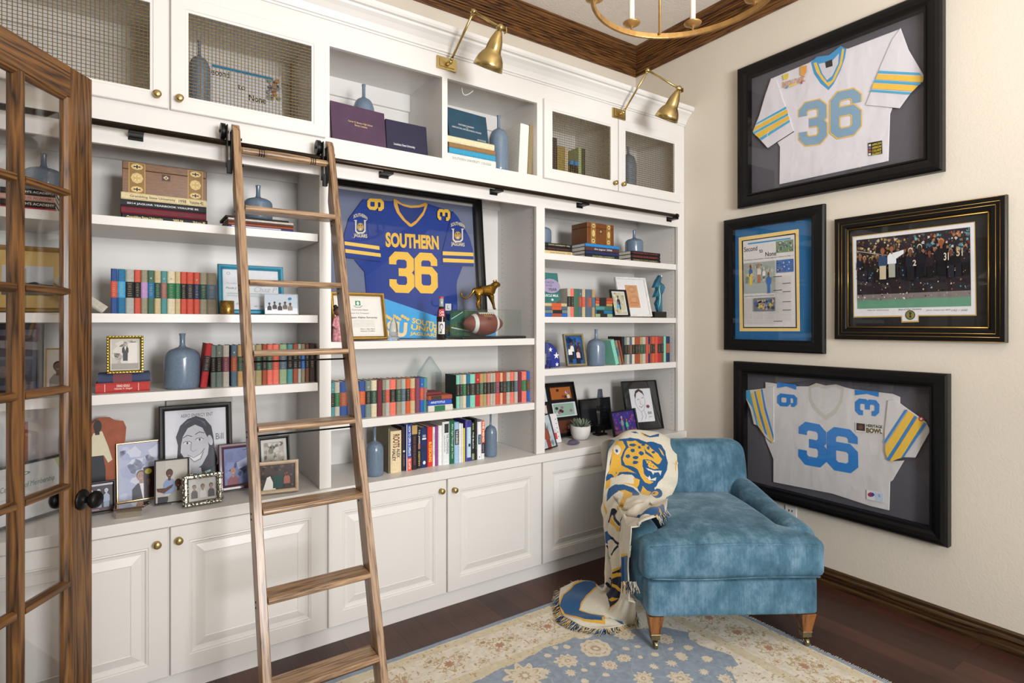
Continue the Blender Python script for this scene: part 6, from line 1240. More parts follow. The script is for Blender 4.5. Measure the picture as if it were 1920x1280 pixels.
def blobpic(a0, b0, a1, b1, base, cols, n, sz=.02):
    A.rect(a0, b0, a1, b1, base); A.nxt()
    for i in range(n):
        a, b = k3.uniform(a0+sz, a1-sz), k3.uniform(b0+sz*.7, b1-sz*.7); r_ = sz*k3.uniform(.4, 1); ph = k3.uniform(0, 6); A.m.add([A.P(a+r_*math.cos(j*.785)*(.75+.25*math.sin(2*j+ph)), b+r_*.7*math.sin(j*.785)*(.75+.25*math.cos(3*j+ph))) for j in range(8)], [tuple(range(8))], k3.choice(cols))
        if i % 10 == 0: A.nxt()
blobpic(.66, .82, .98, .95, '6f8a6a', ['d8b840', '3a5aa0', 'cfcfd0', '2a3a50', '8a5a40'], 40)
blobpic(.66, .60, .98, .74, '3f6aa8', ['2a4a90', 'd8d4d0', '8a5a40', '3a3a40', '6a8ac0'], 40)
blobpic(.02, .39, .64, .74, '9aa09a', ['a8a8a0', '8a9a90', 'b8b0a8', '6a7a70'], 60, .05)
A.rect(.02, .39, .64, .5, '9fa8a4')
pers(A, .16, .70, .05, '6a4030', '2a5a9a', 'd08a3a', 'd8c03a', 1.3); A.text('16', .10, .58, .22, .62, 'e0c84a', .03); pers(A, .33, .70, .045, 'c0703a', 'cfcac4', 'c0602a', 'b86a3a', 1.4); pers(A, .52, .60, .05, '5a3a30', '3a6ab0', 'd8c03a', '3a6ab0', 1.5); pers(A, .43, .66, .035, 'd8d0cc', 'd8d4d0', 'd8d0cc', None, 1.4)
A.text('Jaguar defense takes field when it counts', .03, .345, .62, .365, '4a484c')
blobpic(.22, .18, .64, .33, '6a7078', ['3a5a9a', 'c8b060', '8a8a88', '3a4048', 'b89a80'], 60, .04)
for c0, c1, b0, b1 in ((.02, .20, .03, .33), (.22, .42, .03, .16), (.44, .64, .03, .16), (.66, .81, .06, .56), (.83, .98, .06, .56)):
    b = b1
    while b > b0: A.rect(c0, b, c1, b+.0022, 'a9a6a4'); b -= .010
for c0, c1, b in ((.66, .82, .55), (.66, .82, .40), (.66, .82, .06), (.83, .98, .47), (.83, .98, .38), (.83, .98, .27), (.83, .98, .18)): A.rect(c0, b, c1, b+.007, '222124')
A.build('newspaper_page', INK, t)
# --- game-day photograph
GOLDP = [(0, 0), (0, -.026), (.006, -.030), (.022, -.030), (.026, -.024), (.040, -.024), (.043, -.028), (.060, -.026), (.066, -.018), (.076, -.016), (.076, -.002)]
t, y0, y1, z0, z1 = wallframe([(1560, 411), (1564, 636), (1887, 642.5), (1884, 363.5)], 'black and gold frame with a football sideline photograph', .076, .03, '0f0e10', LAQ, mold=GOLDP, glass_y=-.010, name='framed_photograph', cat='framed print')
w_, h_ = y0-y1, z1-z0
for d, yy, r_ in ((.0245, -.0265, .0016), (.0415, -.0275, .0016), (.071, -.018, .0040), (.002, -.028, .001)):
    c4 = [(-w_/2+d, yy, d), (w_/2-d, yy, d), (w_/2-d, yy, h_-d), (-w_/2+d, yy, h_-d)]; m = MB()
    for i in range(4): m.tube([c4[i], c4[(i+1) % 4]], r_, 6)
    m.build('gold_bead', GLD, t)
T = WL(XR-.008, y0, y1, z0, 5.8167, 1560, 400)
A = localart(-.002)
A.poly(T([(232, 1135), (752, 1128), (755, 1190), (945, 1185), (945, 1120), (1575, 1115), (1558, 88), (218, 252)]), 'b9994f'); A.poly(T([(240, 1122), (762, 1114), (766, 1175), (935, 1170), (935, 1108), (1562, 1102), (1548, 98), (228, 262)]), 'd8d7da'); A.build('gold_edged_mat', INK, t)
Hp = homog([(0, 0), (1, 0), (1, 1), (0, 1)], T([(275, 1040), (1517, 1010), (1505, 148), (265, 292)]))
A = Art(1, .66, fn=lambda a, b, d: (Hp(a, b)[0], -.0032-d, Hp(a, b)[1]), step=.00012)
A.rect(0, 0, 1, 1, '241d24'); A.rect(0, .0, 1, .13, '5f9078'); A.rect(0, .12, 1, .20, '7a7270'); k3 = random.Random(9)
def sp(n, a0, a1, b0, b1, cols, s0, s1):
    for i in range(n):
        a, b = k3.uniform(a0, a1), k3.uniform(b0, b1); r_ = k3.uniform(s0, s1)
        if i % 25 == 0: A.nxt()
        ph = k3.uniform(0, 6); A.m.add([A.P(min(1, max(0, a+r_*.6*math.cos(j*.785)*(.7+.3*math.sin(2*j+ph)))), min(1, max(0, b+r_*math.sin(j*.785)*(.7+.3*math.cos(3*j+ph))))) for j in range(8)], [tuple(range(8))], k3.choice(cols))
sp(260, 0, .55, .55, .98, ['b08050', '4a2a2a', '8a6a50', 'c8b8a0', '2a1c24', '6a4a3a', 'b09040'], .008, .03); sp(200, .5, 1, .6, .98, ['8a4030', '4a7a88', '3a5a68', 'a86a40', '1c2a30', 'c0b8b0', '5a2a28', '6aa0a8'], .008, .035)
A.line([(0, .84), (.35, .72)], .01, 'a9a4a0')
for i in range(17):
    a = .03+i*.059+k3.uniform(-.01, .01); pers(A, a, .70+k3.uniform(-.03, .06), .075, k3.choice(['6a3a2a', '8a5a40', '3a2420']), k3.choice(['15151c', '1c2030', '241c20', '101014']), k3.choice(['b0a080', '1c1a18', '8a7a60']), k3.choice(['121218', '1a1a24', '20202a']), 1.3)
sp(160, 0, 1, .2, .62, ['c8b088', '3a8aa0', '101014', '14141a', '1c1c28', '8a5a3a', 'c9c4be'], .006, .018)
pers(A, .265, .80, .09, '8a5a40', '2f4262', '7a4a30', 'b9ac90', 1.15); pers(A, .35, .82, .09, '8a5a40', 'd5d8de', '3a2a20', '9c9c90', 1.1); A.poly([(.36, .76), (.46, .79), (.46, .74), (.37, .66)], 'd5d8de'); A.ell(.47, .78, .012, .02, '8a5a40', 8)
pers(A, .78, .84, .10, '8a5030', '15151c', 'c07a4a', '0f0f14', 1.3); A.text('31', .80, .60, .84, .70, 'cfc0b0', .02); A.text('51', .90, .64, .95, .74, 'b8a890', .02); pers(A, .60, .80, .09, '2a2a2a', '14151c', 'c8c0a8', '0f0f14', 1.2); pers(A, .52, .76, .09, '6a4030', '1a1c28', 'c8c0a8', '16161e', 1.2); A.text('2', .54, .56, .57, .64, 'cfc0b0', .02)
sp(40, 0, 1, .12, .2, ['d5d2d0', '8a8480', '3a3634'], .006, .02)
A.build('photograph', GLOSS, t)
A = localart(-.0032)
h = homog([(0, 0), (1, 0), (1, 1), (0, 1)], T([(725, 1058), (975, 1050), (975, 1030), (725, 1038)])); v, f = glyphs('End of Our Vacation', 0, .3); A.nxt(); A.m.add([A.P(*h(x, y)) for x, y in v], f, '55535a')
for a, b, s_ in ((380, 620, 'Harry Shannon'), (1020, 1290, 'Jim Harris 89'), (1300, 1480, '192 / 500')):
    h = homog([(0, 0), (1, 0), (1, 1), (0, 1)], T([(a, 1068), (b, 1064), (b, 1042), (a, 1046)])); v, f = glyphs(s_, 0, .35); A.nxt(); A.m.add([A.P(*h(x, y)) for x, y in v], f, '8a8890')
A.poly(T([(853+54*math.cos(q*.35), 1107-52*math.sin(q*.35)) for q in range(18)]), '1c1a14'); A.poly(T([(853+46*math.cos(q*.35), 1107-44*math.sin(q*.35)) for q in range(18)]), '7f7a3a'); A.poly(T([(840, 1135), (868, 1135), (860, 1105), (872, 1075), (836, 1075), (848, 1105)]), '221e16'); A.build('captions_and_medallion', INK, t)
# ================================================================ armchair
CO_ = Vector((2.397, -1.143, .0065)); TH = R(-32.4)
def velvet():
    m, nt, p, N, L = newmat('blue_velvet'); tc = N.new('ShaderNodeTexCoord')
    n1 = N.new('ShaderNodeTexNoise'); n1.inputs['Scale'].default_value = 7; n1.inputs['Detail'].default_value = 8; n1.inputs['Roughness'].default_value = .72; n1.inputs['Distortion'].default_value = .15
    mp = N.new('ShaderNodeMapping'); mp.inputs['Scale'].default_value = (1, 1, .6); L.new(tc.outputs['Object'], mp.inputs[0]); L.new(mp.outputs[0], n1.inputs['Vector'])
    mp2 = N.new('ShaderNodeMapping'); mp2.inputs['Scale'].default_value = (160, 20, 5); L.new(tc.outputs['Object'], mp2.inputs[0])
    n2 = N.new('ShaderNodeTexNoise'); n2.inputs['Scale'].default_value = 1; n2.inputs['Detail'].default_value = 2; L.new(mp2.outputs[0], n2.inputs['Vector'])
    ad = N.new('ShaderNodeMath'); ad.operation = 'MULTIPLY_ADD'; ad.inputs[1].default_value = .13; L.new(n2.outputs[0], ad.inputs[0]); L.new(n1.outputs[0], ad.inputs[2])
    cr = N.new('ShaderNodeValToRGB'); e = cr.color_ramp.elements; e[0].position = .36; e[0].color = (*hx('2e4d5d'), 1); e[1].position = .82; e[1].color = (*hx('87a5b8'), 1); k = e.new(.56); k.color = (*hx('4b7084'), 1)
    L.new(ad.outputs[0], cr.inputs[0]); L.new(cr.outputs[0], p.inputs['Base Color']); p.inputs['Roughness'].default_value = .75; p.inputs['Sheen Weight'].default_value = .45; p.inputs['Sheen Roughness'].default_value = .35; p.inputs['Sheen Tint'].default_value = (*hx('b4c4cc'), 1)
    p.inputs['Specular IOR Level'].default_value = .2
    b = N.new('ShaderNodeBump'); b.inputs['Strength'].default_value = .25; b.inputs['Distance'].default_value = .002; L.new(n2.outputs[0], b.inputs['Height']); L.new(b.outputs[0], p.inputs['Normal']); return m
VEL = velvet()
def rbox(x0, x1, y0, y1, z0, z1, r, n=14, fn=None):
    """rounded box with n divisions per side, deformed by fn(x, y, z)"""
    V = {}; vs = []; fs = []
    c = ((x0+x1)/2, (y0+y1)/2, (z0+z1)/2); hf = ((x1-x0)/2, (y1-y0)/2, (z1-z0)/2)
    def vid(i, j, k):
        if (i, j, k) in V: return V[(i, j, k)]
        q = []
        for a, N_ in zip((i, j, k), (n, n, n)): t_ = 2*a/N_-1; q.append(math.copysign(abs(t_)**.7, t_))
        P = [q[a]*hf[a] for a in range(3)]; cl = [max(-(hf[a]-r), min(hf[a]-r, P[a])) for a in range(3)]; d = Vector([P[a]-cl[a] for a in range(3)])
        if d.length > 1e-9:
            # project on the sphere octant
            mx = max(abs(x) for x in d); d = d.normalized()*r*(mx/r)
        P = [c[a]+cl[a]+d[a] for a in range(3)]; P = fn(*P) if fn else P
        V[(i, j, k)] = len(vs); vs.append(tuple(P)); return V[(i, j, k)]
    for a in range(n):
        for b in range(n):
            for s_ in (0, n):
                f1 = [(a, b, s_), (a+1, b, s_), (a+1, b+1, s_), (a, b+1, s_)]; f2 = [(a, s_, b), (a+1, s_, b), (a+1, s_, b+1), (a, s_, b+1)]; f3 = [(s_, a, b), (s_, a+1, b), (s_, a+1, b+1), (s_, a, b+1)]
                fs.append([vid(*q) for q in (f1 if s_ else f1[::-1])]); fs.append([vid(*q) for q in (f2[::-1] if s_ else f2)]); fs.append([vid(*q) for q in (f3 if s_ else f3[::-1])])
    return vs, fs
t = thing('armchair', 'blue velvet armchair with castered wooden legs beside the bookcase', 'armchair', CO_, (0, 0, TH))
def cushpart(name, *a, fn=None, n=14, sub=1):
    vs, fs = rbox(*a, n=n, fn=fn); m = MB(); m.add(vs, fs, smooth=True); return m.build(name, VEL, t, sub=sub)
cushpart('seat_base', -.412, .412, -.022, .80, .163, .338, .018)
def seatf(x, y, z):
    q = min(1, max(0, (y-.07)/.06)); q = q*q*(3-2*q); x = x*(1-.325*q)
    if z > .44: z += .035*max(0, 1-(x/.42)**2)*max(0, 1-((y-.32)/.45)**2)-.012*max(0, 1-((y+.045)/.12)) if True else 0
    if y < .03: y -= .012*max(0, 1-(x/.43)**4)*max(0, 1-((z-.44)/.09)**2)
    return (x, y, z)
cushpart('seat_cushion', -.437, .437, -.040, .74, .343, .528, .035, fn=seatf, n=22)
m = MB()
for z in (.512, .358):
    pts = []
    for i in range(41): x = -.398+.796*i/40; pts.append((x, -.046-.010*max(0, 1-(x/.43)**4)*(.4), z+(.006*math.cos(x*7) if z > .4 else .003*math.sin(x*9))))
    m.tube(pts, .0032, 6)
m.build('piping', VEL, t)
def armf(s):
    def f(x, y, z):
        q = (z-.17)/.40; ry = min(1, max(0, (y-.30)/.5)); top = .0+.05*ry*ry*(3-2*ry)
        fr = max(0, 1-(y-.045)/.18)
        z2 = z+max(0, q)*top-max(0, q-.5)*.03*fr*fr
        if q > .55: x = x+s*.010*math.sin((q-.55)/.45*PI)
        y2 = y+max(0, .5-q)*.03*fr
        return (x, y2, z2)
    return f
cushpart('armrest', -.452, -.298, .045, .84, .17, .560, .068, fn=armf(-1)); cushpart('armrest', .298, .452, .045, .84, .17, .560, .068, fn=armf(1))
def backf(x, y, z):
    q = max(0, (z-.35)/.48); y += .055*q-.025*math.sin(min(1, max(0, (z-.40)/.42))*PI)*max(0, 1-(x/.44)**2)
    if z > .6: x *= 1-.05*((z-.6)/.23)**2
    return (x, y, z)
cushpart('backrest', -.435, .435, .72, .885, .30, .825, .07, fn=backf, n=18)
LEGW = wood('walnut_leg', '3a1f0e', '7a4a22', '95602e', 'z', 1.2, .35, .6, .3); CAST = pmat('antique_brass_caster', '8c7f60', .3, .9, noise=.2, nscale=60)
for sx in (-1, 1):
    for sy, yy in ((0, .025), (1, .74)):
        x = sx*.366
        m = MB(); a, b = .036, .020; vs = []
        for hw, z in ((a, .1625), (b, .062)): vs += [(x-hw+(sx*.0), yy-hw, z), (x+hw, yy-hw, z), (x+hw, yy+hw, z), (x-hw, yy+hw, z)]
        m.add(vs, [(3, 2, 1, 0), (4, 5, 6, 7), (0, 1, 5, 4), (1, 2, 6, 5), (2, 3, 7, 6), (3, 0, 4, 7)][::1]); l = m.build('leg', LEGW, t, bev=.002, fix=True)
        m = MB(); m.box(x-.021, x+.021, yy-.021, yy+.021, .046, .070).box(x-.024, x+.024, yy-.024, yy+.024, .068, .073); m.build('ferrule', CAST, l, bev=.001)
        m = MB(); m.tube([(x, yy, .047), (x, yy, .036)], .008, 10); m.tube([(x-.012, yy, .036), (x-.012, yy-.012, .020)], .003, 6); m.tube([(x+.012, yy, .036), (x+.012, yy-.012, .020)], .003, 6); m.box(x-.014, x+.014, yy-.006, yy+.006, .034, .039); m.build('caster_fork', CAST, l)
        m = MB(); m.tube([(x-.008, yy-.012, .0205), (x+.008, yy-.012, .0205)], .0185, 20); m.build('caster_wheel', CAST, l, bev=.002)
# ================================================================ rug
def Zr(pts, s=2.743, ox=860, oy=1060): return [pz(a/s+ox, b/s+oy, 0)[:2] for a, b in pts]
def pip(px_, py_, poly):
    ins = np.zeros(px_.shape, bool); n = len(poly); j = n-1
    for i in range(n):
        xi, yi = poly[i]; xj, yj = poly[j]; c = ((yi > py_) != (yj > py_)) & (px_ < (xj-xi)*(py_-yi)/((yj-yi) if yj != yi else 1e-9)+xi); ins ^= c; j = i
    return ins
rx1, ry1, rx0, ry0 = 2.735, -.297, -.9, -2.72
xs_ = np.concatenate([np.linspace(rx0, .35, 60)[:-1], np.arange(.35, rx1+.001, .0034)]); ys_ = np.concatenate([np.linspace(ry0, -1.97, 30)[:-1], np.arange(-1.97, ry1+.001, .0034)])
GX, GY = np.meshgrid(xs_, ys_); nxr, nyr = len(xs_), len(ys_)
cxs, cys = (xs_[1:]+xs_[:-1])/2, (ys_[1:]+ys_[:-1])/2; CXg, CYg = np.meshgrid(cxs, cys)
rs = np.random.RandomState(3)
def vnoise(x, y, sc, seed):
    r_ = np.random.RandomState(seed).rand(256, 256); xi, yi = np.floor(x*sc).astype(int), np.floor(y*sc).astype(int); fx, fy = x*sc-xi, y*sc-yi; fx, fy = fx*fx*(3-2*fx), fy*fy*(3-2*fy)
    g_ = lambda a, b: r_[a % 256, b % 256]; return (g_(xi, yi)*(1-fx)+g_(xi+1, yi)*fx)*(1-fy)+(g_(xi, yi+1)*(1-fx)+g_(xi+1, yi+1)*fx)*fy
jx = CXg+.012*(vnoise(CXg, CYg, 30, 1)-.5); jy = CYg+.012*(vnoise(CXg, CYg, 30, 2)-.5)
Cc = np.zeros(CXg.shape+(3,)); cream, cream2, blue_, blue2, tan_, pinkc = [np.array(hx(q)) for q in ('dcd4c4', 'd2c6ab', '8f9cab', '7f8fa3', 'b9a586', 'b9a08c')]
nz = vnoise(CXg, CYg, 60, 5)[..., None]
Cc[:] = cream*(.93+.14*nz)
dist = np.minimum(rx1-CXg, ry1-CYg); dist = np.minimum(dist, np.minimum(CXg-rx0, CYg-ry0))
Cc[dist < .03] = blue_
band = (dist > .035) & (dist < .085); Cc[band] = (cream2*(.9+.2*nz[band])) if False else cream2
sel = (dist > .30) & (dist < .36); Cc[sel] = cream2
fld = dist > .36
pf_ = Zr([(-900, 900), (90, 603), (235, 530), (330, 495), (430, 440), (520, 405), (600, 378), (640, 385), (690, 370), (780, 345), (820, 360), (900, 335), (1060, 325), (1180, 348), (1185, 385), (1240, 415), (1310, 440), (1400, 470), (1440, 515), (1395, 540), (1430, 600), (1460, 900)])
fld = pip(jx, jy, pf_) | ((CYg < -1.95) & (CXg < 1.9) & fld)
Cc[fld] = (blue_*(.9+.2*nz[fld]))
def disc(u, v, rx_, col, jag=.0, k=9, s=2.743, ox=860, oy=1060):
    c = Zr([(u, v)], s, ox, oy)[0]; r_ = abs(Zr([(u+rx_, v)], s, ox, oy)[0][0]-Zr([(u-rx_, v)], s, ox, oy)[0][0])/2*1.12
    dx, dy = jx-c[0], jy-c[1]; rr2 = np.hypot(dx, dy); an = np.arctan2(dy, dx); lim = r_*(1+jag*np.cos(k*an)); Cc[(rr2 < lim)] = hx(col); 
    if r_ > .03:
        Cc[(rr2 < lim*.72) & (rr2 > lim*.62) & (np.cos(k*an) > -.3)] = tan_; Cc[(rr2 < lim*.3)] = pinkc; Cc[rr2 < lim*.15] = cream
for u, v, r_, j in ((705, 432, 86, .05), (555, 497, 60, .16), (853, 485, 38, .08), (780, 521, 40, .12), (1143, 475, 34, .12), (1060, 385, 44, .12), (920, 425, 16, .1), (860, 435, 17, .1), (458, 472, 19, .12), (693, 513, 19, .1), (650, 547, 16, .1), (1003, 527, 24, .2), (935, 478, 15, .1), (1090, 436, 15, .1), (1280, 490, 27, .12), (1260, 556, 26, .2), (1180, 428, 26, .12), (850, 362, 50, .14), (555, 425, 18, .1), (497, 428, 16, .1), (575, 560, 26, .2), (757, 568, 18, .1), (340, 575, 105, .22), (440, 555, 30, .2), (950, 585, 52, .2), (1140, 590, 62, .2), (1370, 590, 40, .2), (1005, 465, 22, .15), (1095, 512, 25, .25), (1400, 540, 26, .2), (650, 600, 20, .1)): disc(u, v, r_, 'd8cdb8', j)
# vines
vn = (np.abs(np.sin(CXg*23+2.2*np.sin(CYg*17)+1.3*np.sin(CXg*9))) < .035) & fld & (np.abs(Cc-blue_).sum(-1) < .25); Cc[vn] = hx('a9b2b8')
# border flowers
for i in range(60):
    s_ = i/60*4.2
    for side in (0, 1):
        if side == 0: c = (rx1-.1-s_, ry1-.19)
        else: c = (rx1-.19, ry1-.1-s_*.6)
        r_ = [.055, .03, .022, .034][i % 4]; c = (c[0]+rs.uniform(-.01, .01), c[1]+[.0, .06, -.07, .02][i % 4]) if side == 0 else (c[0]+[.0, .06, -.07, .02][i % 4], c[1])
        dx, dy = jx-c[0], jy-c[1]; rr2 = np.hypot(dx, dy); an = np.arctan2(dy, dx); lim = r_*(1+.22*np.cos(8*an)); ring = (rr2 < lim) & (rr2 > lim*.8) & (dist < .36); Cc[ring] = hx('bfa982'); core = (rr2 < lim*.4) & (dist < .36); Cc[core] = hx(['b58a70', 'a98f6a', 'c09a80', 'b0a078'][i % 4]); Cc[(rr2 < lim*.62) & (rr2 > lim*.55) & (np.cos(8*an) > 0)] = hx('c4a994')
spk = (vnoise(CXg, CYg, 85, 8) > .86) & (dist > .03) & ~fld; Cc[spk] = hx('b9a27c')
spk = (vnoise(CXg, CYg, 70, 9) > .90) & (dist > .03) & ~fld; Cc[spk] = hx('bf9680')
m = bpy.data.meshes.new('rug'); wz = .0075+.0008*np.sin(GX*40)*np.sin(GY*33)
wz[0, :] = wz[-1, :] = 0.0005; wz[:, 0] = wz[:, -1] = .0005
vs = np.stack([GX, GY, wz], -1).reshape(-1, 3); ii = np.arange((nyr-1)*(nxr-1)); r_i, c_i = ii//(nxr-1), ii % (nxr-1); a_ = r_i*nxr+c_i
fc = np.stack([a_, a_+1, a_+nxr+1, a_+nxr], 1); m.vertices.add(len(vs)); m.vertices.foreach_set('co', vs.ravel()); m.loops.add(fc.size); m.loops.foreach_set('vertex_index', fc.ravel().astype(np.int32)); m.polygons.add(len(fc)); m.polygons.foreach_set('loop_start', np.arange(0, fc.size, 4, dtype=np.int32)); m.polygons.foreach_set('loop_total', np.full(len(fc), 4, dtype=np.int32)); m.update()
ca = m.color_attributes.new('Col', 'FLOAT_COLOR', 'CORNER'); col4 = np.ones((len(fc), 4, 4), np.float32); col4[:, :, :3] = Cc.reshape(-1, 1, 3); ca.data.foreach_set('color', col4.ravel()); m.polygons.foreach_set('use_smooth', np.ones(len(fc), bool))
m.materials.append(pmat('rug_wool', attr=True, rough=.95, noise=.08, nscale=40, bump=.6, bscale=420, bdist=.003)); rg_ = thing('area_rug', 'cream and blue floral rug under the armchair and ladder', 'rug', (.9, -1.5, 0))
ro = bpy.data.objects.new('pile', m); COL.objects.link(ro); ro.parent = rg_; ro.location = (-.9, 1.5, 0)
m = MB(); rnd = random.Random(8); y = ry1
while y > -2.0: m.tube([(rx1-.002, y, .004), (rx1+.010+rnd.uniform(0, .008), y+rnd.uniform(-.004, .004), .002)], .0013, 4); y -= .007
fr_ = m.build('fringe', pmat('rug_fringe_cotton', 'c9c4b8', .9), rg_, world=True); fr_['kind'] = 'stuff'
# ================================================================ throw blanket draped over the chair
def CLw(u, v, l):   # the chair-local depth l is met by the pixel's ray
    ex, ey = (math.cos(TH), math.sin(TH)), (-math.sin(TH), math.cos(TH)); r = ray(u, v)
    a0 = (0-CO_[0])*ey[0]+(CAMY-CO_[1])*ey[1]; a1 = r[0]*ey[0]+r[1]*ey[1]; k = (l-a0)/a1; return (k*r[0], CAMY+k*r[1], HC+k*r[2])
def LW(x, l, z): return (CO_[0]+x*math.cos(TH)-l*math.sin(TH), CO_[1]+x*math.sin(TH)+l*math.cos(TH), z)
def FL(u, v, z): a = pz(u, v, z); return (a[0], a[1], z)
ROWS = [[LW(-.43+.43*i/4, .945, .62) for i in range(5)],
 [LW(-.435+.45*i/4, .965, .77) for i in range(5)],
 [CLw(*q) for q in ((1153, 826, .86), (1172, 814, .86), (1200, 809, .86), (1232, 814, .86), (1262, 830, .86))],
 [CLw(*q) for q in ((1142, 850, .75), (1170, 840, .745), (1200, 838, .74), (1234, 842, .74), (1268, 856, .75))],
 [CLw(*q) for q in ((1136, 885, .67), (1166, 880, .66), (1200, 876, .655), (1236, 880, .66), (1269, 888, .67))],
 [CLw(*q) for q in ((1133, 925, .55), (1160, 925, .50), (1195, 922, .51), (1230, 920, .60), (1264, 915, .655))],
 [CLw(*q) for q in ((1133, 962, .46), (1155, 950, .36), (1185, 945, .30), (1216, 944, .36), (1252, 938, .56))],
 [CLw(*q) for q in ((1135, 1000, .42), (1150, 985, .34), (1174, 972, .22), (1202, 960, .14), (1243, 966, .09))],
 [CLw(*q) for q in ((1137, 1035, .38), (1150, 1032, .34), (1166, 1025, .26), (1181, 1012, .15), (1196, 990, .035))],
 [CLw(*q) for q in ((1140, 1070, .34), (1152, 1070, .30), (1166, 1066, .24), (1180, 1060, .17), (1193, 1052, .10))],
 [CLw(*q) for q in ((1136, 1098, .34), (1148, 1104, .30), (1160, 1114, .23), (1176, 1122, .16), (1194, 1120, .09))],
 [FL(*q) for q in ((1112, 1092, .06), (1120, 1114, .07), (1134, 1138, .06), (1156, 1158, .04), (1190, 1166, .02))],
 [FL(*q) for q in ((1080, 1096, .03), (1082, 1122, .035), (1094, 1146, .03), (1120, 1164, .025), (1165, 1176, .018))],
 [FL(*q) for q in ((1052, 1106, .015), (1050, 1134, .018), (1058, 1160, .018), (1088, 1176, .016), (1135, 1185, .014))]]
def catmull(P, s):
    n = len(P)-1; x = min(max(s, 0), .999999)*n; i = int(x); f = x-i; g = lambda k: P[min(max(k, 0), n)]
    a, b, c, d = g(i-1), g(i), g(i+1), g(i+2)
    return tuple(.5*((2*b[k])+(-a[k]+c[k])*f+(2*a[k]-5*b[k]+4*c[k]-d[k])*f*f+(-a[k]+3*b[k]-3*c[k]+d[k])*f**3) for k in range(3))
def bsurf(s, q):
    return catmull([catmull(r_, s) for r_ in ROWS], q)
